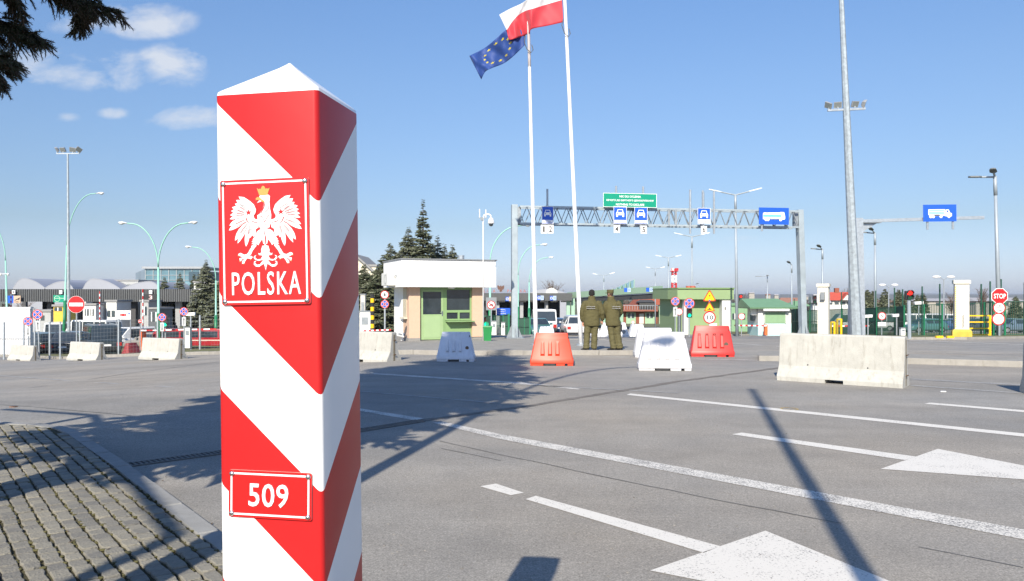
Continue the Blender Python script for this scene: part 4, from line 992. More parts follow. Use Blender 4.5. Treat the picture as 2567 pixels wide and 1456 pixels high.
# cantilever arm with the lorry sign
def cantilever():
    Y = 33.2; b = foot(2146, Y, .1); t = thing('cantilever_post', 'square galvanised post with a long horizontal arm, behind the thick mast', 'sign post', b)
    q = MB(); z = hz(553, Y)-b.z
    q.loops([[(x*k, y*k, zz) for x, y in ((-1,-1),(1,-1),(1,1),(-1,1))] for k, zz in ((.27,-.1),(.2,z+.1))]); q.build('post', GALV, t)
    L = at(2465, 545, Y).x-b.x; q = MB(); q.bar((.1,0,z-.02),(L,0,hz(545,Y)-b.z),.12,.13); q.build('arm', GALV, t)
    q = MB(); q.prism([(.15,z-.08),(1.0,z-.06),(.85,z-.12),(.2,z-.52)], -.012, .012); q.build('gusset', GALV, t)
    q = MB(); q.span(.12,1.0,-.16,.16,z-.1,z-.065); q.build('flange', DGALV, t)
    p0, p1 = at(2314,512.5,Y-.16), at(2397,555,Y-.16); t2 = thing('lorry_lane_sign', 'blue sign with a white lorry hanging on the long cantilever arm', 'sign', ((p0.x+p1.x)/2, Y-.12, (p0.z+p1.z)/2), 0); t2.rotation_euler.y = -.012
    w, h = p1.x-p0.x, p0.z-p1.z; board(t2, w, h, BLUE, rim=M('plate_edge_blue'), edge=.012); hangers(t2, (-w*.35, w*.42), -h/2-.33, h*.1)
    q = MB()
    for poly in (((-.35,.22),(.15,.22),(.15,-.1),(-.35,-.1)), ((.17,.2),(.27,.2),(.3,.02),(.36,-.02),(.36,-.2),(.17,-.2)), ((-.33,-.1),(.17,-.1),(.17,-.17),(-.33,-.17))): q.loops([[(x*w, y, z*h) for x, z in poly] for y in (-.03,-.035)])
    q.build('lorry_symbol', WHITE, t2)
    for z0 in (.12, .02, -.06):
        q = MB(); q.span(-.33*w, .13*w, -.0375, -.034, z0*h, (z0+.06)*h); q.build('symbol_stripe', M('symbol_cyan'), t2)
    q = MB(); q.span(-.2*w,.0*w,-.0375,-.034,-.16*h,-.09*h); q.build('symbol_skirt', BLACK, t2)
    q = MB(); q.span(.2*w,.25*w,-.0375,-.034,.03*h,.15*h); q.build('symbol_window', BLUE, t2)
    for x in (-.28,-.2,.03,.27):
        q = MB(); q.loops([[(x*w+r*cos(6.283*i/12), y, -.21*h+r*sin(6.283*i/12)) for i in range(12)] for y, r in ((-.034,.045*w),(-.039,.045*w))]); q.build('symbol_wheel', WHITE, t2)
cantilever()
# ================================================================ GUARD BOOTH
def booth():
    A = gp(1024.6, 855, .125); B = gp(1212.8, 849, .125); d = Vector((B.x-A.x, B.y-A.y, 0)); L = d.length; rz = atan2(d.y, d.x)
    t = thing('guard_booth', 'small guard booth with a tall white fascia, peach walls and green door', 'booth', A, rz)
    peach = M('peach_render', (.58,.4,.29), .85, 0, .05, 6, .15, 120); wht = M('white_render', (.78,.78,.76), .8, 0, .04); grn = M('booth_green', (.28,.4,.2), .5, 0, .06); dgrn = M('booth_frame_green', (.21,.33,.145), .5, 0, .06)
    fh = hz(719, A.y-.4)-A.z; ft = hz(650, A.y-.4)-A.z; D = 2.5
    x1 = L*.145; x2 = L*.84
    q = MB(); q.slab([(0,0),(x1,0),(x1,.25),(.2,.25),(.2,.95),(0,.95)], .12, fh); q.build('wall', peach, t)
    q = MB(); q.slab([(x2,0),(L,0),(L,D),(L-.2,D),(L-.2,.25),(x2,.25)], .12, fh); q.build('wall', peach, t)
    q = MB(); q.span(-.004, .22, .95, D, .12, fh); q.build('side_wall', wht, t)
    q = MB(); q.span(-.03, x1, -.03, D, -.1, .12); q.span(x2, L+.03, -.03, D, -.1, .1); q.build('plinth', M('plinth_grey', (.25,.24,.23), .9), t)
    q = MB(); q.span(0, L, D, D+.1, 0, fh); q.build('back_or_shade_wall', wht, t)
    # fascia box with its grey capping; it juts out to the front and left
    o = .42; q = MB(); q.span(-.42, L+.38, -o, D+.3, fh, ft); q.build('fascia', M('fascia_white', (.8,.8,.8), .6, 0, .03), t)
    q = MB(); q.span(-.46, L+.42, -o-.05, D+.35, ft, ft+.045); q.build('capping', M('capping_grey', (.2,.21,.22), .5), t)
    for x in (.42, 1.0, 1.58):
        q = MB(); q.tube([(x*L/2.4,-o-.01,ft-.3),(x*L/2.4,-o+.02,ft-.3)], .013, 8); q.build('vent_hole', DARK, t)
    # door, left
    g0 = x1; g1 = x1+(x2-x1)*.48
    y = .1
    q = MB()
    q.span(g0+.003, g0+.07, y, y+.07, .02, fh-.003); q.span(g1-.07, g1, y, y+.07, .02, fh-.003); q.span(g0+.07, g1-.07, y, y+.07, fh-.1, fh-.003); q.build('door_frame', dgrn, t)
    mid = fh*.49
    dr = MB(); dr.span(g0+.075, g1-.075, y+.01, y+.05, .04, mid); dr.span(g0+.075, g0+.15, y+.01, y+.05, mid, fh-.105); dr.span(g1-.15, g1-.075, y+.01, y+.05, mid, fh-.105); dr.span(g0+.15, g1-.15, y+.01, y+.05, fh-.19, fh-.105); door = dr.build('door', grn, t)
    q = MB(); q.span(g0+.15, g1-.15, y+.03, y+.04, mid, fh-.19); q.build('pane', GLASS, door)
    q = MB(); q.tube([(g1-.11,y+.01,mid+.08),(g1-.11,y-.05,mid+.08)], .012, 6); q.tube([(g1-.11,y-.05,mid+.08),(g1-.22,y-.05,mid+.08)], .012, 6); q.span(g1-.135,g1-.085,y+.0,y+.012,mid-.06,mid+.14); q.build('handle', CHROME, door)
    q = MB(); q.span(g0+.2,g1-.2,y+.002,y+.01,.12,mid-.08); q.build('panel', M('booth_green_light', (.3,.42,.22), .5, 0, .05), door)
    q = MB(); q.add([(g1-.5,y+.055,mid+.12),(g1-.2,y+.055,mid+.05),(g1-.16,y+.055,mid+.3),(g1-.36,y+.055,mid+.42)], [(0,1,2,3)]); q.build('green_folder', M('leaf_green', (.15,.5,.05), .6), door)
    # window, right
    w0, w1 = g1+.003, x2-.003
    q = MB(); z1 = .82
    q.span(w0, w1, y+.02, y+.07, .02, z1)
    for a, b in ((w0, w0+.08), (w1-.07, w1)): q.span(a, b, y, y+.07, z1, fh-.003)
    q.span(w0+.08, w1-.07, y, y+.07, fh-.1, fh-.003); q.span(w0+.08, w1-.07, y, y+.07, z1+.32, z1+.42); q.span(w0+.08, w1-.07, y, y+.07, z1, z1+.06); xm = (w0+w1)/2+.02; q.span(xm-.04, xm+.04, y, y+.07, z1+.06, z1+.32)
    win = q.build('window', dgrn, t)
    for a, b, c, e in ((w0+.08, w1-.07, z1+.42, fh-.1), (w0+.08, xm-.04, z1+.06, z1+.32), (xm+.04, w1-.07, z1+.06, z1+.32)):
        q = MB(); q.span(a, b, y+.04, y+.05, c, e); q.build('pane', GLASS, win)
    q = MB()
    for i in range(9):
        x = w0+.42+i*.045; q.tube([(x, y+.12, z1+.45),(x+.012*(i%3), y+.12, fh-.1)], .022, 6)
    q.build('curtain', M('curtain_grey', (.35,.37,.4), .9), win)
    q = MB(); q.span(w0+.02, w1+.05, -.22, y+.02, z1-.06, z1-.02); q.build('counter', dgrn, t)
    q = MB(); q.ball((w0+.22, -.12, fh-.02), (.17,.12,.05), 12, 6); q.build('lamp', WHITE, t, smooth=True)
    # left side: window, sill, cable box, air conditioner
    q = MB(); q.span(-.02, 0.0, .35, .9, .95, fh-.06); sw = q.build('window', M('blind_beige', (.5,.45,.34), .7), t); q = MB(); q.span(-.14, .0, .25, 1.0, .89, .95); q.build('sill', M('sill_beige', (.55,.52,.44), .7), sw)
    q = MB(); q.span(-.06, -.004, 1.1, 1.7, .25, .95); q.build('meter_box', WHITE, t)
    q = MB(); q.tube([(-.02,.75,.3),(-.05,.7,.12),(-.22,.35,.02)], .03, 8); q.build('drainpipe', WHITE, t)
    q = MB(); q.span(-.74,-.43,.55,1.75,fh+.06,fh+.58); ac = q.build('air_conditioner', M('appliance_white', (.66,.66,.63), .5), t, bevel=.02)
    q = MB(); q.loops([[(-.75,1.0+r*cos(6.283*i/16),fh+.32+r*sin(6.283*i/16)) for i in range(16)] for r in (.2,.18)], cap=False); q.build('grille', DGALV, ac)
    q = MB(); q.tube([(-.5,.5,fh+.45),(-.42,.3,fh+.47),(-.42,.25,fh+.1)], .018, 6); q.build('pipe', DGALV, ac)
    q = MB(); q.tube([(L*.78,.9,ft+.04),(L*.78,.9,ft+.26)], .13, 14); q.tube([(L*.78,.9,ft+.24),(L*.78,.9,ft+.27)], .14, 14); q.build('roof_vent', GALV, t, smooth=False)
booth()
def cctv_pole():
    b = foot(1211, 30, .12); t = thing('camera_pole', 'white pole with a hanging dome camera and two aerials behind the booth', 'camera pole', b); h = hz(537, 30)-b.z
    q = MB(); q.tube([(0,0,0),(0,0,h-.14),(.03,0,h-.04),(.1,0,h),(.22,0,h),(.29,0,h-.05),(.3,0,h-.14)], .03, 8); q.build('pole', flat('pole_white', (.7,.71,.72)), t, smooth=True)
    q = MB(); q.loops([[(.3+r*cos(6.283*i/14), r*sin(6.283*i/14), h+z) for i in range(14)] for r, z in ((.04,-.12),(.08,-.16),(.115,-.24),(.125,-.34),(.12,-.36))]); c = q.build('camera_housing', M('camera_white', (.75,.75,.76), .35), t, smooth=True)
    q = MB(); q.ball((.3,0,h-.38), (.085,.085,.09), 12, 8); q.build('camera_lens', GLASS, c, smooth=True)
    for x in (-.14,.1):
        q = MB(); q.tube([(x,0,h-.12),(x,0,h+.2 if x < 0 else h+.18)], .022, 6); q.build('aerial', flat('pole_white'), t)
    q = MB(); q.bar((-.18,0,h-.14),(.14,0,h-.14),.03,.03); q.span(-.1,.0,-.06,.04,h-.24,h-.12); q.build('bracket', DGALV, t)
cctv_pole()
def bin_():
    b = gp(1222, 854, .125); t = thing('litter_bin', 'green plastic litter bin standing beside the booth wall', 'bin', b)
    q = MB(); q.loops([[(x*k, y*k*.8, z) for x, y in ((-1,-1),(1,-1),(1,1),(-1,1))] for k, z in ((.13,0),(.17,.5),(.18,.5),(.18,.53))]); q.build('tub', M('bin_green', (.01,.2,.05), .5, 0, .1), t)
    q = MB(); q.loops([[(x*k, y*k*.8, z) for x, y in ((-1,-1),(1,-1),(1,1),(-1,1))] for k, z in ((.19,.53),(.17,.57))]); q.build('lid', M('bin_green'), t)
bin_()
# ================================================================ ROAD SIGNS
def disc_plate(t, z, r, kind, rz=0, y=-.045, msg='', tilt=0, x=0):
    """a round (or other) sign plate as its own part"""
    b = MB(); mats = [GALV, RED, WHITE, BLUE, BLACK, YEL]
    c = lambda rr, yy, mi, n=28: b.face([(x+rr*cos(2*pi*i/n), yy, z+rr*sin(2*pi*i/n)) for i in range(n)], mi)
    if kind == 'stop':
        oc = lambda rr, yy: [(x+rr*cos(pi/8+pi/4*i), yy, z+rr*sin(pi/8+pi/4*i)) for i in range(8)]
        b.loops([oc(r, y+.02), oc(r, y)], 2); b.face(oc(r*.93, y-.003), 1)
    elif kind == 'warn':
        tr = lambda rr, yy: [(x+rr*k*sin(2*pi*i/3+a), yy, z+rr*k*cos(2*pi*i/3+a)) for i in range(3) for a, k in ((-.09,1),(.09,1))]
        b.loops([tr(r, y+.02), tr(r, y)], 1); b.face(tr(r*.8, y-.003), 5)
    else:
        cc = lambda rr, yy: [(x+rr*cos(2*pi*i/28), yy, z+rr*sin(2*pi*i/28)) for i in range(28)]
        b.loops([cc(r, y+.02), cc(r, y)], 0)
        if kind == 'nostop':
            c(r, y-.002, 1); c(r*.84, y-.004, 2); c(r*.79, y-.006, 3)
            for a in (pi/4, -pi/4):
                for w, yy, mi in ((r*.14, y-.008, 2), (r*.095, y-.010, 1)):
                    dx, dz = cos(a), sin(a); b.face([(x+dx*u*r*.83-dz*v*w, yy, z+dz*u*r*.83+dx*v*w) for u, v in ((-1,-1),(1,-1),(1,1),(-1,1))], mi)
        elif kind == 'noentry': c(r, y-.002, 2); c(r*.975, y-.004, 1); b.face([(x+u*r*.8, y-.006, z+v*r*.2) for u, v in ((-1,-1),(1,-1),(1,1),(-1,1))], 2)
        elif kind == 'white': c(r, y-.002, 1); c(r*.8, y-.004, 2)
        elif kind == 'bar': c(r, y-.002, 1); c(r*.82, y-.004, 2); b.face([(x+u*r*.62, y-.006, z+v*r*.06) for u, v in ((-1,-1),(1,-1),(1,1),(-1,1))], 4)
        elif kind == 'nocar':
            c(r, y-.002, 1); c(r*.8, y-.004, 2); b.face([(x+u*r, y-.006, z+v*r) for u, v in ((-.6,-.2),(-.6,.02),(-.3,.05),(-.15,.25),(.25,.25),(.4,.05),(.6,0),(.6,-.2))], 4)
            b.face([(x+u*r*.8+v*r*.07, y-.008, z-u*r*.8*-1*-1+v*r*.07) for u, v in ((-.72,-1),(.72,-1),(.72,1),(-.72,1))], 1)
    o = b.build({'stop':'stop_plate','warn':'warning_plate'}.get(kind, 'sign_plate'), mats, t, fix=False)
    if rz: o.rotation_euler.z = rz
    if msg:
        for i, (s_, dz, k, hh) in enumerate(msg): fit(text('lettering', s_, r*.5, WHITE if kind == 'stop' else BLACK, o, (x, y-.008, z+dz*r), off=.004), r*k, r*hh)
    return o
def arrow_plate(t, z, w, h, up=True, double=False, y=-.045):
    b = MB(); b.span(-w/2, w/2, y, y+.015, z-h/2, z+h/2); o = b.build('arrow_plate', M('plate_grey', (.45,.47,.48), .5), t)
    s_ = 1 if up else -1
    q = MB(); q.face([(x*w, y-.004, z+s_*zz*h) for x, zz in ((-.06,-.36),(.06,-.36),(.06,.2),(.2,.2),(0,.38),(-.2,.2),(-.06,.2))]); q.build('arrow_symbol', BLACK, o, fix=False); return o
def sign_post(label, b, h, r=.035, name='road_sign', group=None, rz=0, lean=0, mat=None):
    t = thing(name, label, 'road sign', b, rz, group, lean); q = MB(); q.tube([(0,0,-.1),(0,0,h)], r, 8); q.build('pole', mat or GALV, t); return t
def rs(label, px, Y, cy, rpx, kind, extra=None, msg='', rz=0, dz=0, lean=0, group=None):
    b = foot(px, Y, dz); z = hz(cy, Y)-b.z; r = rpx/FD*Y; t = sign_post(label, b, z+r*.6, rz=rz, lean=lean, group=group); disc_plate(t, z, r, kind, msg=msg)
    if extra == 'up': arrow_plate(t, z-r*2.35, r*.95, r*2.1, True)
    if extra == 'down': arrow_plate(t, z-r*2.35, r*.95, r*2.1, False)
    return t, z, r
NS = 'blue and red no-stopping signs'
rs('small blue no-stopping sign with a downward arrow before the white wall panel', 71, 42, 805, 11, 'nostop', 'down', rz=.2, group=NS)
rs('blue no-stopping sign with an upward arrow, left of the turquoise lamp', 98.5, 42, 788, 12.2, 'nostop', 'up', rz=.15, lean=-.03, group=NS)
rs('round red no-entry sign with a white bar, beside the floodlight mast', 192, 42, 763, 21.3, 'noentry')
rs('blue no-stopping sign with a downward arrow before the red bus, left one', 407, 42, 795, 10.3, 'nostop', 'down', group=NS)
rs('blue no-stopping sign with an upward arrow before the spruce, right one', 461.5, 42, 780.5, 10.6, 'nostop', 'up', group=NS)
t, z, r = rs('round speed-limit sign eight above a small blue no-stopping disc, left of booth', 964.5, 30, 738.5, 10.5, 'white', msg=[('8',0,.5,.8)], dz=.1); disc_plate(t, z-r*2.25, r*1.0, 'nostop')
t, z, r = rs('round sign with a crossed-out car, between the booth and the gantry column', 1231, 44, 764, 10.5, 'nocar', dz=.1)
q = MB(); q.span(-.3,.3,-.03,-.01,z-.3,z+.42); q.build('backing_plate', GREY, t)
t, z, r = rs('blue no-stopping sign with an arrow plate, left of the green building', 1692, 58, 755, 11.2, 'nostop', 'up', group=NS)
t, z, r = rs('bigger blue no-stopping sign mounted above a small traffic light', 1727, 50, 760.5, 13.5, 'nostop', group=NS)
def tlight(t, z, w, h, on, y=-.09):
    q = MB(); q.span(-w/2,w/2,y,.05,z-h/2,z+h/2); o = q.build('signal_head', BLACK, t, bevel=.02)
    for i, (nm, col) in enumerate((('red', (.9,.02,.01)), ('green', (.0,.75,.35)))):
        zz = z+h*(.24 if i == 0 else -.24); m = M('signal_%s_lit' % nm, col, .3, var=0, emit=.9) if on == nm else M('signal_%s_dark' % nm, tuple(c*.05+.01 for c in col), .2)
        q = MB(); q.tube([(0,y-.012,zz),(0,y+.01,zz)], w*.33, 14); q.build('signal_lens', m, o)
        q = MB(); q.loops([[(w*.4*cos(a), y-d, zz+w*.4*sin(a)) for a in [pi*i/8 for i in range(9)]]+[(w*.36*cos(a), y-d, zz+w*.36*sin(a)) for a in [pi-pi*i/8 for i in range(9)]] for d in (0,.12)]); q.build('visor', BLACK, o)
    return o
tlight(t, z-r*1.75, r*1.0, r*1.75, 'green')
def warn3():
    Y = 44; b = foot(1777.5, Y, .1); t = sign_post('post with two yellow warning triangles above a round ten speed-limit sign', b, hz(733, Y)-b.z)
    k = Y/FD; s1 = hz(744, Y)-b.z; r1 = 17.5*k
    o = disc_plate(t, s1-.02, r1, 'warn')
    for dz, col in ((.32, RED), (-.02, YEL), (-.32, BLUE)):
        q = MB(); q.face([(r1*.11*cos(6.283*i/12), -.052, s1-.04+dz*r1*1.0-.02+r1*.11*sin(6.283*i/12)) for i in range(12)]); q.build('signal_symbol', col, o, fix=False)
    s2 = hz(770, Y)-b.z; r2 = 14.5*k; o = disc_plate(t, s2-.04, r2, 'warn')
    q = MB(); q.face([(x*r2, -.052, s2-.04+z*r2) for x, z in ((-.48,-.3),(-.4,-.22),(-.2,-.18),(-.08,-.02),(.08,-.02),(.2,-.18),(.4,-.22),(.48,-.3))][::-1]); q.build('bump_symbol', BLACK, o, fix=False)
    disc_plate(t, hz(795.5, Y)-b.z, 15.6*k, 'white', msg=[('10',0,1.0,.72)])
    q = MB(); q.span(-.02,.42,-.03,-.015,hz(817,Y)-b.z,hz(810,Y)-b.z); q.build('sub_plate', WHITE, t)
warn3()
def stopsign():
    Y = 43; k = Y/FD; b = foot(2504, Y, .08); t = sign_post('octagonal red stop sign above two round customs signs, before the green fence', b, hz(745, Y)-b.z, .05, rz=-.1)
    disc_plate(t, hz(742, Y)-b.z, 21*k, 'stop', msg=[('STOP',0,1.35,.58)])
    disc_plate(t, hz(771.5, Y)-b.z, 14.8*k, 'bar', msg=[('Cło',.36,.75,.36),('Zoll',-.4,.75,.36)], x=-.02)
    disc_plate(t, hz(799.5, Y)-b.z, 15.8*k, 'bar', x=-.06)
stopsign()
t, z, r = rs('small round speed-limit five sign with a white plate below, right of the mast', 2209.5, 57, 792, 10.3, 'white', msg=[('5',0,.5,.75)]); q = MB(); q.span(-.3,.3,-.05,-.03,z-.72,z-.45); p_ = q.build('sub_plate', WHITE, t); fit(text('lettering','STOP',.1,BLACK,p_,(0,-.053,z-.585)), .36, .1)
t, z, r = rs('small round white sign with a bar, between the green building and white booth', 1858, 62, 793, 8.5, 'bar')
t, z, r = rs('small white and red round sign by the green building corner', 1702, 64, 781, 9, 'white')
rs('tiny round white and red sign right of the capped guard', 1586, 66, 807.5, 4.4, 'white')
def red_light():
    b = gp(2279, 849, .08); t = thing('traffic_light', 'traffic light showing red on a thin grey pole, before the green fence', 'traffic light', b, 0, None, -.015); h = hz(728, b.y)-b.z
    q = MB(); q.tube([(0,0,0),(0,0,h)], .075, 8); q.build('pole', M('lamp_pole_grey'), t)
    tlight(t, hz(740, b.y)-b.z, .36, 22/FD*b.y, 'red')
red_light()
for px, Y, cy, on, lab in ((414.5, 62, 806, 'green', 'small traffic light showing green, right of the green pillar'), (1219, 46, 806, 'green', 'small traffic light showing green, just right of the booth'), (1856, 88, 748, 'red', 'distant dark traffic light showing red behind the tall lamp post'), (2041, 85, 751, None, 'distant dark traffic light left of the red-roofed house')):
    b = foot(px, Y); t = thing('traffic_light', lab, 'traffic light', b); z = hz(cy, Y)-b.z; q = MB(); q.tube([(0,0,-.1),(0,0,z)], .06, 8); q.build('pole', GALV, t); tlight(t, z, .42, .95 if Y > 60 else .6, on)
def board_sign(label, px0, px1, py0, py1, Y, cols, cat='sign', post=True, msgs=(), name='information_sign', rim=None):
    p0, p1 = at(px0, py0, Y), at(px1, py1, Y); b = foot((px0+px1)/2, Y); t = thing(name, label, cat, b if post else ((p0.x+p1.x)/2, Y, p1.z)); zo = p1.z-t.location.z
    w, h = p1.x-p0.x, p0.z-p1.z; n = len(cols)
    if n == 1 or True:
        q = MB(); 
        for i, c in enumerate(cols): q.span(-w/2+w*i/n, -w/2+w*(i+1)/n, -.1, -.06, zo, zo+h, i)
        o = q.build('board', cols, t)
    if post:
        q = MB()
        q.tube([(0,0,-.1),(0,0,zo+h*.8)], .06, 8); q.build('pole', GALV, t)
    for (s_, mx, fx_, fz, k, hh) in msgs: fit(text('lettering', s_, .2, mx, o, (w*fx_, -.104, zo+h*fz)), w*k, h*hh)
    return t, w, h, zo
board_sign('blue notice board with white lettering behind the gantry column', 1245, 1278.5, 772, 790, 45, [BLUE], msgs=[('ODPRAWA', WHITE, -.12, .8, .5, .14), ('PASSPORT', WHITE, -.12, .55, .55, .12), ('CONTROL', WHITE, -.1, .25, .6, .16)])
# ================================================================ MESH FENCE ON THE LEFT
def mesh_fence():
    F = [(-30,43.5),(10,42.5),(59,42),(87,42),(124.5,42),(151,42.3),(200,42.8),(297,43),(395,43.4),(501,44),(620,44.5),(760,45),(905,45.6)]
    wire = M('fence_wire', (.2,.215,.23), .5, .3); hgt = 1.9
    for i, (px, Y) in enumerate(F):
        b = foot(px, Y, .08); px_n = F[i+1] if i+1 < len(F) else None
        t = thing('fence_panel', 'grey wire mesh fence panel %s' % ('cut off by the left frame edge','beside the half-hidden turquoise lamp','behind the smallest no-stopping sign','left of the upward-arrow no-stopping sign','left of the tall turquoise lamp','in front of the dark car boot','behind the no-entry sign','in front of the black van','behind the double lamp and third barrier','left of the striped post','behind the striped post, left part','behind the striped post, right part','ending beside the yellow and black post')[i], 'fence', b, 0, 'wire mesh fence along the verge')
        q = MB(); q.span(-.035,.035,-.03,.03,-.1,hgt+.06); q.build('fence_post', GALV, t)
        if not px_n: continue
        e = foot(px_n[0], px_n[1], .08)-b; q = MB(); L = math.hypot(e.x, e.y); P = lambda f, z: (e.x*f, e.y*f, e.z*f+z)
        for z in [.05+.2*j for j in range(10)]: q.bar(P(0, z), P(1, z), .006, .006)
        n = max(2, int(L/.16))
        for j in range(n): q.bar(P((j+.5)/n, .03), P((j+.5)/n, hgt), .0045, .0045)
        q.build('wire_mesh', wire, t)
mesh_fence()
# green panel fences
GF = M('fence_green', (.01,.16,.075), .5, 0, .15); DGF = M('fence_dark_green', (.015,.07,.045), .5, 0, .15)
GMESH = None
def gmesh():
    """fine green welded mesh seen from afar: real bars, merged where they cannot be told apart"""
gpan = 0
def green_fence(desc, pts, hgt, tall=0, step=.10, group='green fence'):
    global gpan
    for i in range(len(pts)):
        (px, Y) = pts[i]; b = foot(px, Y, .05)
        t = thing('fence_panel', desc[i] if i < len(desc) else 'green fence panel', 'fence', b, 0, group)
        q = MB(); q.span(-.05,.05,-.04,.04,-.1,hgt+.05); q.build('fence_post', GF, t)
        if tall:
            q = MB(); q.span(-.035+.35,.035+.35,.9,.97,-.1,tall*(.95+.1*((i*37) % 7)/7)); q.build('tall_post', DGF, t)
        if i+1 == len(pts): continue
        e = foot(pts[i+1][0], pts[i+1][1], .05)-b; L = math.hypot(e.x, e.y); P = lambda f, z: (e.x*f, e.y*f, e.z*f+z)
        q = MB()
        for z in (.1, hgt*.5, hgt): q.bar(P(0, z), P(1, z), .04, .04)
        n = max(3, int(L/step))
        for j in range(n): q.bar(P((j+.5)/n, .08), P((j+.5)/n, hgt), .022, .03)
        q.build('bars', DGF, t)
ords = ['first','second','third','fourth','fifth','sixth','seventh','eighth','ninth','tenth','eleventh','twelfth','thirteenth','fourteenth','fifteenth','sixteenth']
rf = [(1990,78),(2030,74),(2075,70),(2110,67),(2165,63),(2197,60),(2245,57),(2266,54.5),(2316,53),(2361,52),(2412,51),(2467,50),(2490,49),(2518,48.5),(2578,48),(2640,47.5)]
green_fence(['green bar fence panel %s from the left along the right-hand verge' % ords[i] for i in range(len(rf))], rf, 2.15, 3.5, .105, 'green bar fence along the right verge')
cf = [(1216,46),(1237,44.5),(1262,43),(1275,40)]
green_fence(['green lane fence panel %s from the left between the booth and gantry column' % ords[i] for i in range(4)], cf, 1.15, 0, .11, 'green lane fence beside the booth')
cf = [(1300,62),(1315,58),(1328,54)]
green_fence(['green lane fence panel %s from the left between gantry column and green car' % ords[i] for i in range(3)], cf, 1.35, 0, .13, 'green lane fence behind the gantry column')
cf = [(1982,74),(1994,68),(2006,62)]
green_fence(['green fence panel %s from the left beside the white booth with green roof' % ords[i] for i in range(3)], cf, 2.2, 0, .15, 'green fence by the white booth')
# ================================================================ PILLARS, BOLLARDS AND SMALL THINGS ON THE RIGHT
def pillar(label, px, py, w, top_py, striped, Y=None):
    b = foot(px, Y, .06) if Y else gp(px, py, .08); t = thing('gate_pillar', label, 'pillar', b, radians(-24 if striped else -30), 'white gate pillars'); h = hz(top_py, b.y)-b.z
    q = MB(); q.span(-w/2,w/2,-w/2,w/2,.3 if striped else 0,h-.18); o = q.build('shaft', M('pillar_white', (.6,.58,.52), .8, 0, .06, 3, dirt=.2), t)
    q = MB(); q.span(-w/2-.06,w/2+.06,-w/2-.06,w/2+.06,h-.18,h); q.build('cap', M('pillar_white'), t)
    if striped:
        q = MB(); q.loops([[(x*w*k, y*w*k, z) for x, y in ((-1,-1),(1,-1),(1,1),(-1,1))] for k, z in ((.68,-.1),(.68,.28),(.56,.38))]); q.build('base', M('base_yellow', (.55,.39,.05), .6, 0, .15, 4, dirt=.3), t)
        for (x0, x1, n, yy) in ((-w*.5,-w*.4,20,-1),(w*.02,w*.12,9,-1)):
            zt = h-.3 if n > 10 else h*.38
            for i in range(n):
                z0 = .45+(zt-.45)*i/n; z1 = .45+(zt-.45)*(i+.5)/n; q = MB()
                q.loops([[(x0, y, z0),(x1, y, z0+.06),(x1, y, z1+.06),(x0, y, z1)] for y in (-w/2+.001, -w/2-.004)]); q.build('warning_stripe', YEL if n > 10 else BLACK, t)
    else:
        q = MB(); q.span(-.12,.12,-w/2-.22,-w/2,h-.95,h-.5); q.build('lamp_box', GREY, t, bevel=.02)
    return b
pillar('white gate pillar with yellow stripes and yellow base, left of the stop sign', 2409, 844, .62, 702, True)
pillar('plain white gate pillar with a small grey lamp box, left of the mast', 2064, 838, .6, 711, False, 46)
def yellow_rail(label, px0, px1, py0, Y, h, n, grp='yellow guard rails'):
    a, c = foot(px0, Y, .06), foot(px1, Y, .06); t = thing('guard_rail', label, 'guard rail', a, 0, grp); e = c-a
    for f in (0, 1) if px0 > 2400 else (0, 1):
        q = MB(); q.tube([(e.x*f,e.y*f,0),(e.x*f,e.y*f,h)], .07, 8); q.build('post', YEL if f else M('yellow_black', (.35,.26,.02), .5), t)
    for i in range(n):
        z = h*(.06+.92*i/(n-1)); q = MB(); q.bar((0,0,z),(e.x,e.y,z),.06,.07); q.build('rail', YEL, t)
yellow_rail('yellow four-barred guard rail beside the striped pillar', 2418, 2481, 842, 46, 1.22, 4)
yellow_rail('low yellow guard rail just left of the white pillar', 2051, 2066, 830, 50, .95, 2)
yellow_rail('yellow and black guard rail frame, right of the white pillar', 2082, 2091, 830, 51, .95, 2)
yellow_rail('taller yellow guard rail frame, beside the thick mast', 2098, 2108, 830, 51, 1.15, 2)
def low_kerb_block(px0, px1, py, lab):
    a, c = gp(px0, py, .1), gp(px1, py, .1); q = MB(); q.bar((0,0,.04),(c.x-a.x,c.y-a.y,.04),.14,.1); tag(q.build('wheel_stop', YEL, loc=a), lab, 'wheel stop', 'yellow wheel stops on the verge')
low_kerb_block(2345, 2362, 846.5, 'left one of two short yellow wheel stops on the grass verge'); low_kerb_block(2372, 2389, 846.5, 'right one of two short yellow wheel stops beside the pillar base')
def bollard_box(label, px, py0, py1, Y, w, mat, cat='post', dz=.05, name='control_post'):
    b = foot(px, Y, dz); t = thing(name, label, cat, b); h = hz(py0, Y)-b.z; w_ = w/FD*Y
    q = MB(); q.span(-w_/2,w_/2,-w_/2,w_/2,-.05,h); q.build('casing', mat, t, bevel=.02); q = MB(); q.span(-w_/2-.02,w_/2+.02,-w_/2-.02,w_/2+.02,h,h+.05); q.build('cap', GREY, t); q = MB(); q.span(-w_*.3,w_*.3,-w_/2-.012,-w_/2,h*.62,h*.85); q.build('panel', DGALV, t); return t, h
bollard_box('small white control box standing on the verge behind the big concrete barrier', 2261, 823, 838, 44, 11, WHITE)
ORG = M('barrier_orange', (.75,.14,.04), .5, 0, .08)
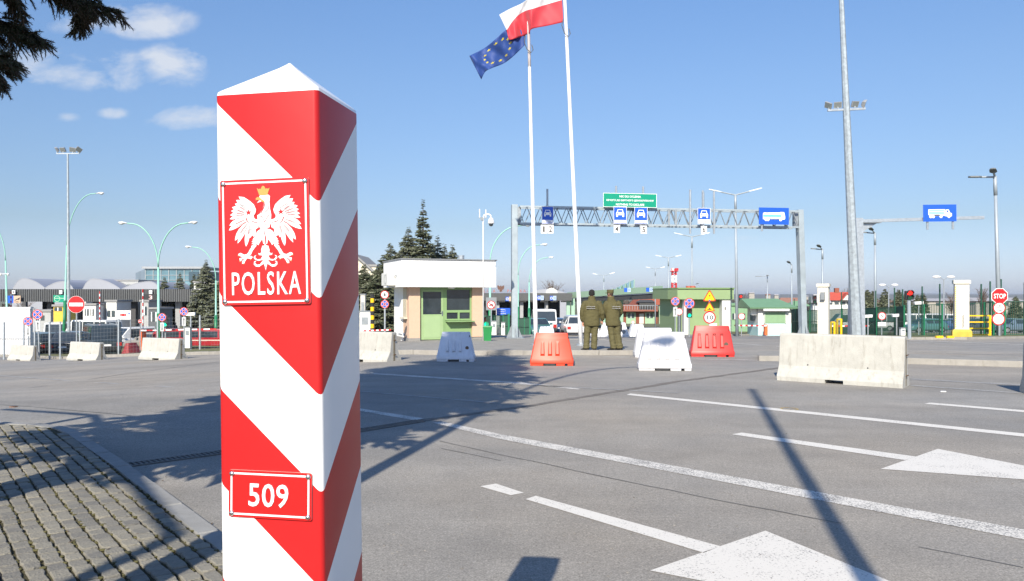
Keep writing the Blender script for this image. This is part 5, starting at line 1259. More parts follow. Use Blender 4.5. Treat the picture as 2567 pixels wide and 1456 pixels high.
def boom(label, px, py_top, Y, w, px_end, py_end, py_arm, group='red and white boom barriers', up=False):
    b = foot(px, Y, .05); t = thing('boom_barrier', label, 'boom barrier', b, 0, group); h = hz(py_top, Y)-b.z; w_ = w/FD*Y
    q = MB(); q.span(-w_/2,w_/2,-.2,.2,0,h); q.build('housing', ORG, t, bevel=.03)
    a = Vector((0,-.25,hz(py_arm, Y)-b.z)); e = at(px_end, py_end, Y)-b; e.y = -.25
    n = 12
    for i in range(n):
        q = MB(); q.bar(a.lerp(e, i/n), a.lerp(e, (i+1)/n), .06, .1); q.build('arm_segment', WHITE if i % 2 == 0 else RED, t)
boom('orange boom barrier with its arm lowered before the white booth', 1918.5, 813, 62, 7, 1838, 815, 816)
boom('orange boom barrier right of the gantry column, its arm lowered', 2056, 814, 62, 7, 2192, 816, 817)
boom('orange boom barrier with long lowered arm before the red bus', 355.5, 826, 62, 6, 545, 824, 828)
boom('boom barrier with its arm raised upright under the number three', 362, 830, 64, 4, 362, 725, 826)
boom('boom barrier with raised striped arm near the left end of the canopy', 32, 800, 70, 4, 32, 731, 798)
boom('boom barrier with raised striped arm between the van and the no-entry sign', 254, 812, 68, 4, 254, 730, 808)
def ybpost():
    b = foot(933, 29.5, .1); h = hz(737, 29.5)-b.z; t = thing('striped_post', 'slim yellow and black striped post left of the booth', 'post', b); n = 12
    for i in range(n):
        q = MB(); q.tube([(0,0,h*i/n),(0,0,h*(i+1)/n)], .07, 10); q.build('band', BLACK if i % 2 == 1 else YEL, t)
ybpost()
def tape():
    q = MB(); Y = 29.3; a, c = at(905,829,Y), at(980,826.5,Y); n = 12
    t = thing('warning_tape', 'red and white warning tape stretched across beside the booth', 'tape', a)
    for i in range(n):
        q = MB(); q.bar((c-a)*(i/n), (c-a)*((i+1)/n), .006, .05); q.build('tape_segment', RED if i % 2 else WHITE, t)
tape()
bollard_box('white block standing behind the barrier, left of the yellow and black post', 917, 782, 838, 30.5, 27, WHITE, 'block', .1, 'white_block')
bollard_box('grey concrete pillar just right of the striped post', 910, 739, 838, 34, 12, M('pale_concrete', (.5,.49,.46), .8), 'pillar', .1, 'concrete_pillar')
bollard_box('tilted white card reader post right of the booth bin', 1238, 806, 838, 43, 12, WHITE)
bollard_box('low white box post left of the gantry column', 1261, 809, 838, 42, 9, WHITE)
bollard_box('thin white camera post beside the bin', 1226, 820, 838, 43, 4, WHITE)
bollard_box('green pillar with a cream top before the red bus', 399, 793, 838, 60, 7, LGREEN, 'pillar', .05, 'green_pillar')
bollard_box('white electricity box standing before the spruce', 472, 821, 838, 52, 13, M('pale_box', (.68,.67,.62), .6), 'box', .35, 'electric_box')
def tilt_cam(label, px, Y, y0):
    b = foot(px, Y, .05); t = thing('security_camera', label, 'camera', b); h = hz(y0, Y)-b.z; q = MB(); q.tube([(0,0,-.05),(0,0,h)], .05, 8); q.build('pole', GALV, t)
    q = MB(); q.loops([[(-.3,-.1,h-.04),(.3,-.1,h-.02),(.3,.1,h-.02),(-.3,.1,h-.04)], [(-.32,-.12,h+.16),(.3,-.12,h+.2),(.3,.12,h+.2),(-.32,.12,h+.16)]]); q.build('camera_housing', WHITE, t, bevel=.02)
tilt_cam('white boxy camera on a short post, left of the red traffic light', 2247, 56, 793); tilt_cam('white boxy camera on a leaning post beside the mast', 2137+38, 58, 795); tilt_cam('white boxy camera on a grey post right of the red traffic light', 2302, 56, 762)
tilt_cam('white camera above the white electricity box on the left', 478, 52, 790)
def tarp():
    b = gp(2215, 837, .05); q = MB(); n = 26; ls = []
    t = Vector((b.x, b.y+6, T(b.x, b.y+6)))
    for j in range(10):
        v = j/9; ls.append([(2.1*(i/n-.5)*2*(1-.25*v), -.8+1.6*(i/n)*.2-.7*cos(pi*i/n)*0+ (v-.5)*1.2, (.85*abs(sin(pi*i/n))**.7*sin(pi*min(.98,max(.02,v)))**.6)+.12*noise.noise((i*.35, v*4, 2))) for i in range(n+1)])
    for l in ls: q.v += [Vector(p) for p in l]
    for j in range(9):
        for i in range(n): o = j*(n+1)+i; q.f.append([o, o+1, o+n+2, o+n+1]); q.m.append(0)
    tag(q.build('tarpaulin', M('black_tarp', (.03,.032,.036), .5, 0, .3, 5, .4, 9), smooth=True, loc=t), 'heap under a crumpled black tarpaulin behind the big concrete barrier', 'tarpaulin')
tarp()
# ================================================================ PEOPLE
def remeshed(name, mb, mats, parent, vox, it=3, wr=0, seed=0):
    o = mb.build(name, mats, None)
    m = o.modifiers.new('r', 'REMESH'); m.mode = 'VOXEL'; m.voxel_size = vox
    s_ = o.modifiers.new('s', 'SMOOTH'); s_.iterations = it; s_.factor = .5
    bpy.context.view_layer.update(); dg = bpy.context.evaluated_depsgraph_get()
    me = bpy.data.meshes.new_from_object(o.evaluated_get(dg)); old = o.data; o.modifiers.clear(); o.data = me; bpy.data.meshes.remove(old)
    if wr:
        me.update(); nrm = [v.normal.copy() for v in me.vertices]
        for v, n in zip(me.vertices, nrm):
            p = v.co; q = Vector((p.x*9+seed, p.y*9, p.z*17)); d = noise.noise(q)+.5*noise.noise(q*2.1); d2 = abs(noise.noise(Vector((p.x*5+seed*2, p.y*5+p.z*6, p.z*4))))
            v.co = p+n*(d*wr-(1 if d2 < .06 else 0)*wr*.6)
    me.polygons.foreach_set('use_smooth', [True]*len(me.polygons)); o.parent = parent; return o
def ring_(z, cx, cy, rx, ry, e=2.3, n=20):
    o = []
    for i in range(n):
        a = 2*pi*i/n; c, s_ = cos(a), sin(a); o.append((cx+rx*abs(c)**(2/e)*(1 if c > 0 else -1), cy+ry*abs(s_)**(2/e)*(1 if s_ > 0 else -1), z))
    return o
def hand(mb, w, d, thumb, s=1.0):
    """palm, four unequal curled fingers and a thumb; w = wrist, d = direction of the hand, thumb = side of the thumb"""
    w = Vector(w); d = Vector(d).normalized(); th = Vector(thumb); th = (th-d*th.dot(d)).normalized(); nrm = d.cross(th).normalized()
    mb.tube([w-d*.02, w+d*.02, w+d*.06, w+d*.095], [(.026,.019),(.036,.018),(.041,.017),(.039,.013)] if False else [.024*s,.029*s,.031*s,.026*s], 10)
    for k, (off, ln_) in enumerate(((.027,.07),(.009,.08),(-.009,.074),(-.026,.058))):
        b = w+d*.085+th*off; c = .35+.1*k
        mb.tube([b, b+(d+nrm*.1)*ln_*.45, b+(d+nrm*c)*ln_*.75, b+(d*.85+nrm*(c+.35))*ln_], [.0095*s,.0092*s,.0085*s,.007*s], 8)
    b = w+d*.03+th*.024; mb.tube([b, b+(th*.9+d*.8)*.025, b+(th*.65+d*1.1)*.05, b+(th*.5+d*1.2+nrm*.3)*.062], [.012*s,.0115*s,.0105*s,.008*s], 8)
SKIN = M('skin', (.55,.29,.2), .55, 0, .06); OLIVE = M('uniform_olive', (.082,.072,.026), .85, 0, .14, 9, .2, 300); OLIVE2 = M('uniform_trousers', (.095,.085,.035), .85, 0, .16, 9, .2, 300); BOOT = M('boot_leather', (.03,.026,.022), .5, 0, .2)
REFL = flat('reflective_print', (.5,.5,.52), .5)
def head_parts(mb, c, yaw, s=1.0):
    """skull, jaw, nose, ears, lips and brow; c = centre of the head, looking along yaw (0 = away from the camera)"""
    m = Matrix.Rotation(yaw, 3, 'Z'); P = lambda x, y, z: Vector(c)+m @ Vector((x*s, y*s, z*s))
    def el(x, y, z, rx, ry, rz_):
        ls = []
        for i in range(1, 8):
            a = -pi/2+pi*i/8; ls.append([P(x+rx*cos(a)*cos(2*pi*j/16), y+ry*cos(a)*sin(2*pi*j/16), z+rz_*sin(a)) for j in range(16)])
        mb.loops(ls)
    el(0, -.008, .025, .075, .095, .095); el(0, .028, -.045, .056, .06, .07); el(0, .088, -.012, .013, .018, .022); el(0, .074, -.058, .022, .014, .011); el(0, .078, .018, .05, .014, .012); el(0,.062,-.098,.026,.024,.02)
    for sx in (-1, 1): el(sx*.076, -.002, -.008, .01, .02, .031)
    return P
def leg(mb, hip, knee, ank, r0, r1, r2): 
    h, k, a = Vector(hip), Vector(knee), Vector(ank); mb.tube([h, h.lerp(k, .5), k, k.lerp(a, .35), a], [r0, r0*.9, r1, r1*.98, r2], 14)
def boot(parent, p, yaw):
    m = Matrix.Rotation(yaw, 3, 'Z'); P = lambda x, y, z: m @ Vector((x, y, z))+Vector((p[0], p[1], 0)); b = MB(); ls = []
    for y, w, h in ((-.085,.035,.06),(-.07,.042,.1),(-.02,.043,.12),(.04,.042,.1),(.1,.048,.07),(.16,.047,.06),(.2,.035,.045),(.212,.015,.03)):
        ls.append([P(w*cos(2*pi*i/12), y, max(.012, h*.5+h*.5*sin(2*pi*i/12))) for i in range(12)])
    b.loops(ls); o = b.build('boot', BOOT, parent, smooth=True)
    q = MB(); q.loops([[P(x*w, y, z) for x, y in ((-1,-.09),(1,-.09),(1.1,.1),(.8,.21),(-.8,.21),(-1.1,.1))] for z, w in ((0,.045),(.02,.045))]); q.build('sole', BLACK, o)
def guard(label, px, Y, yaw, cap, pose, hh=1.785):
    b = foot(px, Y, .127); t = thing('person', label, 'person', b, 0, 'uniformed guards on the island')
    if pose == 1:
        hc = (-.008,0,1.675); hy = .0; torso = [(.72,.0,.235,.15),(.8,0,.24,.155),(.95,-.0,.232,.15),(1.12,0,.228,.145),(1.28,0,.222,.142),(1.38,0,.205,.13),(1.45,-.002,.15,.105),(1.5,-.004,.1,.085)]
        cx = lambda z: -.006
        arms = [[(-.2,0,1.4),(-.262,-.01,1.28),(-.292,-.0,1.1),(-.285,.04,.92),(-.262,.07,.85)], [(.2,0,1.4),(.258,-.01,1.28),(.3,-.03,1.1),(.318,.03,.95),(.318,.07,.89)]]
        hands = [((-.262,.075,.85),(.02,.12,-1),(.6,.6,0)), ((.318,.075,.89),(-.12,.3,-1),(-.6,.6,0))]
        legs = [((-.115,0,.86),(-.145,.01,.47),(-.168,-.01,.09)), ((.1,0,.86),(.075,.01,.47),(.058,-.01,.09))]
        boots = [((-.172,-.0),.55),((.062,0),-.25)]
    else:
        hc = (-.1,.02,1.67); hy = .95; torso = [(.72,0,.215,.155),(.8,0,.222,.16),(.95,0,.216,.155),(1.12,0,.212,.15),(1.28,0,.21,.145),(1.38,.01,.195,.13),(1.45,.012,.145,.108),(1.5,.015,.1,.088)]
        cx = lambda z: -.02-.045*max(0,(z-.72))*.9+ .0
        arms = [[(-.19,.02,1.4),(-.262,.02,1.28),(-.285,.06,1.1),(-.22,.22,1.0),(-.08,.27,1.02)], [(.14,.02,1.4),(.205,.02,1.28),(.222,.06,1.12),(.17,.22,1.0),(.05,.27,1.0)]]
        hands = [((-.07,.275,1.02),(1,.15,.0),(0,.5,1)), ((.04,.275,1.0),(-1,.1,-.1),(0,.5,1))]
        legs = [((-.09,0,.86),(-.06,.02,.47),(.0,-.01,.09)), ((.1,0,.86),(.13,.03,.47),(.185,.0,.09))]
        boots = [((-.01,-.01),.75),((.19,.02),.35)]
    body = MB(); P = head_parts(body, hc, hy)
    body.tube([(cx(1.4),0,1.4), (hc[0]*.6+cx(1.5)*.4,.005,1.53), (hc[0],hc[1],1.64)], [.06,.055,.056], 12)
    body.loops([ring_(z, cx(z), cy, rx*.8, ry*.78) for z, cy, rx, ry in torso])
    for a in arms: body.tube(a, [.035,.04,.04,.034,.027], 10)
    for h in hands: hand(body, *h)
    for l in legs: leg(body, *[(*q,) for q in l], .075, .052, .036)
    remeshed('body', body, SKIN, t, .0085, 2)
    jk = MB(); jk.loops([ring_(z, cx(z), cy, rx, ry) for z, cy, rx, ry in torso])
    for a in arms: jk.tube([Vector(a[0])*.75+Vector((0,0,.35)), Vector(a[0])+Vector((0,0,-.01)), *[Vector(q) for q in a[1:4]], Vector(a[3]).lerp(Vector(a[4]), .8)], [.085,.093,.087,.08,.068,.058], 14)
    jk.loops([ring_(z, hc[0]*.5+cx(1.5)*.5, .006, r, r*.9) for z, r in ((1.46,.12),(1.52,.108),(1.585,.102),(1.6,.098))])
    jo = remeshed('jacket', jk, OLIVE, t, .013, 3, .0065, px)
    tr = MB()
    for l in legs: leg(tr, l[0], l[1], (l[2][0], l[2][1], .05), .118, .094, .085)
    tr.loops([ring_(z, cx(.8)+.0, 0, rx, .125) for z, rx in ((.74,.2),(.85,.205),(.95,.19))])
    for l in legs: tr.loops([ring_(z, l[2][0], l[2][1]-.0, r, r*1.05) for z, r in ((.055,.088),(.085,.1),(.12,.088),(.15,.094),(.18,.086))])
    remeshed('trousers', tr, OLIVE2, t, .013, 2, .009, px+3)
    for p, y in boots: boot(t, p, y)
    hat = MB()
    if cap == 'beanie':
        hat.loops([ring_(hc[2]+z, hc[0], hc[1]-.006, r, r*1.12, 2) for z, r in ((-.055,.086),(-.03,.089),(.03,.09),(.07,.082),(.1,.06),(.117,.03),(.12,.01))]); hat.build('beanie', M('black_knit', (.012,.012,.012), .95, 0, .3, 60), t, smooth=True)
    else:
        m = Matrix.Rotation(hy, 3, 'Z'); Q = lambda x, y, z: m @ Vector((x, y, z))+Vector(hc)
        def rg(z, r, e=2): return [Q(p[0], p[1], z) for p in ring_(0, 0, -.006, r, r*1.14, e)]
        hat.loops([rg(.02,.09), rg(.035,.093), rg(.09,.092), rg(.112,.096), rg(.122,.088), rg(.124,.03)]); h_ = hat.build('cap', OLIVE, t, smooth=True)
        v = MB(); v.loops([[Q(.085*cos(a), .075+.0+.085*sin(a)*k, z) for a in [pi*i/10 for i in range(11)]] for k, z in ((.75,.03),(1.0,.018),(.95,.012))]); v.build('visor', OLIVE, h_, smooth=True)
        hr = MB(); hr.loops([rg(-.055,.06), rg(-.045,.077), rg(.0,.083), rg(.03,.085)]); hr.build('hair', M('hair_brown', (.06,.04,.025), .8, 0, .3, 50), t, smooth=True)
        bg = MB(); bg.box((.215,.0,.66), (.075,.1,.2)); bg.build('holster', M('dark_pouch', (.012,.012,.016), .6), t, bevel=.02)
    rz = 0 if pose == 1 else -.12; y0 = -.165 if pose == 1 else -.172; xx = -.05 if pose == 1 else .055
    o = fit(text('lettering', 'STRAŻ GRANICZNA', .03, REFL, t, (xx, y0+.0, 1.295), rz=rz, ext=.012), .25, .026); o = fit(text('lettering', 'POLISH BORDER GUARD', .03, REFL, t, (xx, y0, 1.24), rz=rz, ext=.012), .25, .022)
    return t
guard('uniformed guard in olive jacket and black knitted hat, seen from behind by the flagpole', 1483.5, 23.0, 0, 'beanie', 1)
guard('uniformed guard in olive jacket and peaked olive cap, looking left', 1537.5, 23.1, 0, 'cap', 2)
def walker(label, px, py, top_py, col, legcol, haircol, bag=None, bend=0, step=.16):
    b = gp(px, py, .02); h = hz(top_py, b.y)-b.z; t = thing('person', label, 'person', b, R.uniform(-.4,.4)); t.scale = (h/1.75,)*3
    body = MB(); hc = (bend*.5,0,1.63); head_parts(body, hc, .3); body.tube([(bend*.4,0,1.38),(bend*.45,0,1.5),(bend*.5,0,1.6)], .055, 10)
    body.loops([ring_(z, bend*.4*(z-.8), 0, rx*.85, ry*.85) for z, rx, ry in ((.85,.17,.12),(1.1,.17,.12),(1.35,.18,.11),(1.45,.1,.08))])
    arms = [[(-.17,0,1.38),(-.24,.02,1.1),(-.25,.08,.88)],[(.17,0,1.38),(.24,-.02,1.1),(.26,-.06,.88)]]
    for a in arms: body.tube(a, [.045,.04,.03], 8)
    hand(body, arms[0][-1], (0,.1,-1), (.3,1,0)); hand(body, arms[1][-1], (0,.1,-1), (-.3,1,0))
    legs = [((-.09,0,.86),(-.1-step*.3,.05,.47),(-.1-step,-.02,.08)),((.09,0,.86),(.1,.05,.47),(.1+step,.0,.08))]
    for l in legs: leg(body, *l, .07,.05,.035)
    remeshed('body', body, SKIN, t, .012, 2)
    cm = M('coat_%d' % int(px), col, .85, 0, .12); lm = M('legwear_%d' % int(px), legcol, .85, 0, .12)
    j = MB(); j.loops([ring_(z, bend*.4*(z-.8), 0, rx, ry) for z, rx, ry in ((.78,.2,.15),(1.1,.195,.145),(1.35,.2,.13),(1.46,.1,.09),(1.52,.08,.075))])
    for a in arms: j.tube([a[0], a[1], Vector(a[1]).lerp(Vector(a[2]), .85)], [.075,.065,.052], 10)
    remeshed('coat', j, cm, t, .02, 2, .01, px)
    q = MB()
    for l in legs: leg(q, *l, .1,.075,.065)
    remeshed('trousers', q, lm, t, .02, 2)
    for l in legs: boot(t, (l[2][0], l[2][1]), .2)
    q = MB(); q.loops([ring_(hc[2]+z, hc[0], hc[1]-.015, r, r*1.15, 2) for z, r in ((-.05,.07),(0,.087),(.06,.088),(.1,.06),(.122,.02))]); q.build('hair', M('hair_%d' % int(px), haircol, .9, 0, .2), t, smooth=True)
    if bag:
        g = at(px+3, py, b.y); o = MB(); o.loops([[(x*k, y*k, z) for x, y in ((-.16,-.08),(.16,-.08),(.16,.08),(-.16,.08))] for k, z in ((.8,0),(1,.1),(1,.34),(.85,.38))]); o.tube([(-.1,0,.36),(-.08,0,.52),(.08,0,.52),(.1,0,.36)], .01, 6); tag(o.build('shopping_bag', M('bag_blue', (.05,.2,.5), .6), loc=(b.x-.5, b.y-.2, b.z)), 'blue shopping bag beside the person walking by the red bus', 'bag')
walker('person in a dark jacket and jeans walking near the green pillar', 439, 846, 808, (.03,.035,.05), (.08,.13,.24), (.05,.04,.03), bend=.1)
walker('person in a long dark coat walking past the red bus', 485, 850, 811, (.03,.05,.075), (.25,.16,.1), (.35,.28,.2), bag=True, step=.2)
# ================================================================ VEHICLES
def paint(name, col=(.5,.5,.5)): return M(name, col, .28, 0, .05, coat=.6)
def car(name, label, loc, rz, L, W_, H, prof, cabin, mat, cat='car', group=None, rear_glass=True, rails=False, belt=None, front=True):
    """prof: (y, top height) along the body from rear to front; cabin: (y, height) of the roof line"""
    t = thing(name, label, cat, loc, rz, group); w = W_/2; sill = .28*H/1.45
    b = MB(); ls = []
    for y, z in prof:
        e = .93 if y in (prof[0][0], prof[-1][0]) else 1
        ls.append([(-w*e*.93,y,sill),(-w*e,y,sill+.12),(-w*e,y,z*.72),(-w*e*.95,y,z-.04),(-w*e*.86,y,z),(w*e*.86,y,z),(w*e*.95,y,z-.04),(w*e,y,z*.72),(w*e,y,sill+.12),(w*e*.93,y,sill)])
    b.loops(ls); body = b.build('body', mat, t, bevel=.03)
    c = MB(); zb = min(z for y, z in cabin)
    ls = []
    for (y, z) in cabin:
        f = (z-zb)/(H-zb); wt = w*(.94-.2*f) if H < 1.75 else w*(.97-.08*f); ls.append([(-w*.93,y,zb-.08),(-w*.93,y,zb),(-wt,y,z-.04*f),(-wt*.92,y,z),(wt*.92,y,z),(wt,y,z-.04*f),(w*.93,y,zb),(w*.93,y,zb-.08)])
    c.loops(ls); cab = c.build('cabin', mat, t, bevel=.02)
    y0, y1 = cabin[1][0], cabin[-2][0]; r0, r1 = cabin[0], cabin[1]; f0, f1 = cabin[-2], cabin[-1]
    def pane(nm, vs): 
        q = MB(); q.face(vs); o = q.build(nm, GLASS, cab, fix=False); m = o.modifiers.new('t', 'SOLIDIFY'); m.thickness = .012; m.offset = 1; return o
    def across(a, d, k0, k1, off): # a pane across the car between two roofline points
        y_a, z_a = a[0]+(d[0]-a[0])*k0, a[1]+(d[1]-a[1])*k0; y_b, z_b = a[0]+(d[0]-a[0])*k1, a[1]+(d[1]-a[1])*k1
        fa, fb = (z_a-zb)/(H-zb), (z_b-zb)/(H-zb); q_ = .2 if H < 1.75 else .08; wa, wb2 = w*(.86-q_*fa), w*(.86-q_*fb)
        return [(-wa,y_a+off,z_a),(wa,y_a+off,z_a),(wb2,y_b+off,z_b),(-wb2,y_b+off,z_b)]
    if rear_glass: pane('rear_window', across(r0, r1, .12, .86, -.015))
    if front: pane('windscreen', across(f1, f0, .1, .92, .015)[::-1])
    n = 2 if L < 5 else 3
    for sx in (-1, 1):
        for i in range(n):
            ya, yb = y0+(y1-y0)*(i/n)+.06, y0+(y1-y0)*((i+1)/n)-.06
            z0, z1 = zb+.06, H-.14; q_ = .2 if H < 1.75 else .08; x0 = w*(.94-q_*((z0-zb)/(H-zb)))+.012; x1 = w*(.94-q_*((z1-zb)/(H-zb)))+.012
            if H >= 1.75: x0 += w*.035; x1 += w*.035
            pane('side_window', [(sx*x0,ya,z0),(sx*x0,yb,z0),(sx*x1,yb,z1),(sx*x1,ya,z1)][::sx])
    yr, yf = prof[0][0], prof[-1][0]; zt = prof[0][1]
    for sx in (-1, 1):
        q = MB(); q.span(sx*w*.62, sx*w*.92, yr-.02, yr+.06, zt*.6, zt*.86); q.build('tail_light', M('tail_light_red', (.4,.015,.01), .25, coat=.5), t)
        q = MB(); q.span(sx*w*.5, sx*w*.88, yf-.06, yf+.02, prof[-1][1]*.72, prof[-1][1]*.95); q.build('headlight', M('headlight', (.55,.57,.6), .15, coat=.6), t)
        q = MB(); q.loops([[(sx*(w+d), f1[0]-.25+.1*cos(a), zb+.1+.08*sin(a)) for a in [6.283*i/8 for i in range(8)]] for d in (-.02,.16)]); q.build('mirror', mat, t)
    q = MB(); q.span(-.26,.26,yr-.035,yr+.02,zt*.62,zt*.62+.12); q.build('number_plate', WHITE, t)
    q = MB(); q.span(-w*.95,w*.95,yr-.06,yr+.1,sill-.02,sill+.24); q.build('bumper', mat if H < 1.75 else DARK, t, bevel=.03)
    q = MB(); q.span(-w*.95,w*.95,yf-.1,yf+.06,sill-.02,sill+.24); q.build('bumper', mat if H < 1.75 else DARK, t, bevel=.03)
    q = MB(); q.span(-w*.45,w*.45,yf-.02,yf+.025,sill+.26,prof[-1][1]*.85); q.build('grille', DARK, t)
    R_ = .31 if H < 1.8 else .34
    for y in (yr+L*.19, yf-L*.19):
        for sx in (-1, 1):
            q = MB(); q.tube([(sx*(w-.2),y,R_),(sx*(w+.015),y,R_)], R_, 18); wh = q.build('wheel', RUBBER, t); q = MB(); q.tube([(sx*(w+.0),y,R_),(sx*(w+.03),y,R_)], R_*.62, 14); q.build('rim', M('rim_grey', (.4,.4,.42), .35, .6), wh)
    q = MB(); q.span(-w*.9,w*.9,yr+.1,yf-.1,.2,sill+.03); q.build('underbody', DARK, t)
    if rails:
        for sx in (-1,1):
            q = MB(); q.bar((sx*w*.7,y0+.1,H+.04),(sx*w*.7,y1-.1,H+.04),.04,.05); q.build('roof_rail', GALV, t)
    return t
def van(label, loc, rz, mat, L=5.0, W_=1.95, H=2.05, group=None, **k):
    return car('van', label, loc, rz, L, W_, H, [(-L/2,H*.5),(-L/2+.1,H*.52),(L/2-1.3,H*.52),(L/2-.5,H*.48),(L/2,H*.36)], [(-L/2+.03,H*.5),(-L/2+.2,H),(0,H),(L/2-1.6,H),(L/2-.75,H*.52)], mat, 'van', group, **k)
def hatch(label, loc, rz, mat, L=4.2, W_=1.72, H=1.46, group=None, **k):
    return car('car', label, loc, rz, L, W_, H, [(-L/2,.86),(-L/2+.15,.93),(0,.92),(L/2-1.1,.9),(L/2-.2,.76),(L/2,.62)], [(-L/2+.12,.9),(-L/2+.75,H-.03),(0,H),(.35,H-.02),(L/2-1.05,.9)], mat, 'car', group, **k)
def mpv(label, loc, rz, mat, L=4.6, W_=1.8, H=1.68, group=None, **k):
    return car('car', label, loc, rz, L, W_, H, [(-L/2,.92),(-L/2+.1,1.0),(0,.98),(L/2-1.0,.95),(L/2-.2,.8),(L/2,.66)], [(-L/2+.06,.97),(-L/2+.35,H-.05),(0,H),(.5,H-.04),(L/2-.85,.95)], mat, 'car', group, **k)
VG = 'vehicles waiting on the left'
v_ = foot(276, 52, 0); van('dark blue-grey van seen from behind, in front of the white banner', (v_.x-1.75, v_.y+2.1, v_.z), radians(36), paint('van_dark', (.03,.045,.06)), 5.2, 1.95, 2.0, VG, rails=True)
v_ = foot(160, 55); hatch('dark grey car seen from behind, left of the dark van', (v_.x, v_.y+1, v_.z), radians(14), paint('car_charcoal', (.04,.045,.055)), 4.3, 1.8, 1.62, VG)
v_ = foot(122, 60); hatch('slate blue car behind the upward-arrow no-stopping sign', v_, radians(30), paint('car_slate', (.1,.14,.19)), 4.2, 1.75, 1.5, VG)
v_ = foot(88, 56); mpv('dark green-black car behind the smallest no-stopping sign', v_, radians(60), paint('car_darkgreen', (.025,.035,.035)), 4.4, 1.75, 1.6, VG)
v_ = foot(324, 68); van('small white van just right of the dark van', v_, radians(150), paint('van_white', (.7,.71,.72)), 4.2, 1.8, 1.85, VG)
v_ = foot(228, 74); van('big white van behind the roof of the dark van', v_, radians(70), paint('van_white'), 6.0, 2.0, 2.5, VG)
v_ = foot(150, 80); van('white van far behind the turquoise lamp, below the green sign', v_, radians(20), paint('van_white'), 5.4, 2.0, 2.3, VG)
v_ = foot(382, 66); hatch('beige grey car behind the lowered boom on the left', v_, radians(80), paint('car_beige', (.22,.21,.19)), 4.3, 1.75, 1.45, VG)
def bus():
    b = foot(505, 66); t = thing('minibus', 'long dark red bus with dark windows behind the mesh fence', 'bus', b, radians(3)); m = paint('bus_red', (.3,.012,.02)); L, H = 7.4, 1.75; w = 1.0
    q = MB(); q.loops([[(x,-w,.35),(x,-w*1.0,1.0),(x,-w*.93,H*k),(x,w*.93,H*k),(x,w,1.0),(x,w,.35)] for x, k in ((-L/2,.82),(-L/2+.5,1),(L/2-.3,1),(L/2,.95))]); q.build('body', m, t, bevel=.06)
    for i in range(4):
        x0 = -L/2+.75+i*1.58; q = MB(); q.add([(x0,-w-.012,1.06),(x0+1.42,-w-.012,1.06),(x0+1.42,-w*.955-.012,1.56),(x0,-w*.955-.012,1.56)], [(0,1,2,3)]); q.build('side_window', GLASS, t)
    q = MB(); q.span(-L/2,L/2,-w-.014,-w,.78,.86); q.build('stripe', flat('bus_stripe', (.6,.5,.42)), t)
    for x in (-L/2+1.3, L/2-1.5):
        q = MB(); q.tube([(x,-w+.2,.4),(x,-w-.03,.4)], .4, 18); wh = q.build('wheel', RUBBER, t); q = MB(); q.tube([(x,-w,.4),(x,-w-.05,.4)], .22, 14); q.build('rim', M('rim_grey'), wh)
bus()
CG = 'vehicles queuing at the border lanes'
v_ = foot(1347, 60); hatch('teal green car beside the left flagpole, facing the camera', v_, radians(188), paint('car_teal', (.06,.15,.15)), 4.2, 1.7, 1.4, CG)
v_ = foot(1361, 70); van('white van seen from behind, above the teal car', v_, radians(4), paint('van_white'), 5.0, 1.95, 2.25, CG)
v_ = foot(1392, 74); hatch('small blue car right of the white van', v_, radians(6), paint('car_blue', (.03,.07,.16)), 4.0, 1.65, 1.5, CG)
v_ = foot(1402, 80); hatch('red car seen from behind, between the blue car and silver people carrier', v_, radians(5), paint('car_red', (.22,.012,.012)), 4.2, 1.7, 1.42, CG)
v_ = foot(1437, 66); mpv('silver people carrier seen from behind, left of the taller flagpole', v_, radians(4), paint('car_silver', (.5,.5,.51)), 4.6, 1.82, 1.7, CG)
PG = 'vehicles parked beyond the green fence'
for px, Y, kind, rz, m, lab in ((2188, 92, 'van', 80, 'van_white', 'white van parked beyond the fence, just right of the mast'), (2262, 95, 'van', 86, 'van_white', 'white van parked beyond the fence, behind the red traffic light'), (2317, 80, 'car', 100, 'car_teal', 'dark teal car parked beyond the fence, right of the traffic light'), (2348, 100, 'van', 20, 'van_white', 'tall white van parked beyond the fence, left of the striped pillar'), (2385, 84, 'car', 80, 'car_blue', 'dark blue car parked behind the striped gate pillar'), (2452, 80, 'car', 85, 'car_charcoal', 'charcoal car parked behind the yellow guard rail'), (2540, 78, 'car', 95, 'car_slate', 'slate car parked beyond the fence, right of the stop sign'), (2120, 96, 'van', 85, 'van_white', 'white van parked beyond the fence, left of the mast')):
    v_ = foot(px, Y)
    (van if kind == 'van' else hatch)(lab, v_, radians(rz), MATS[m], group=PG)
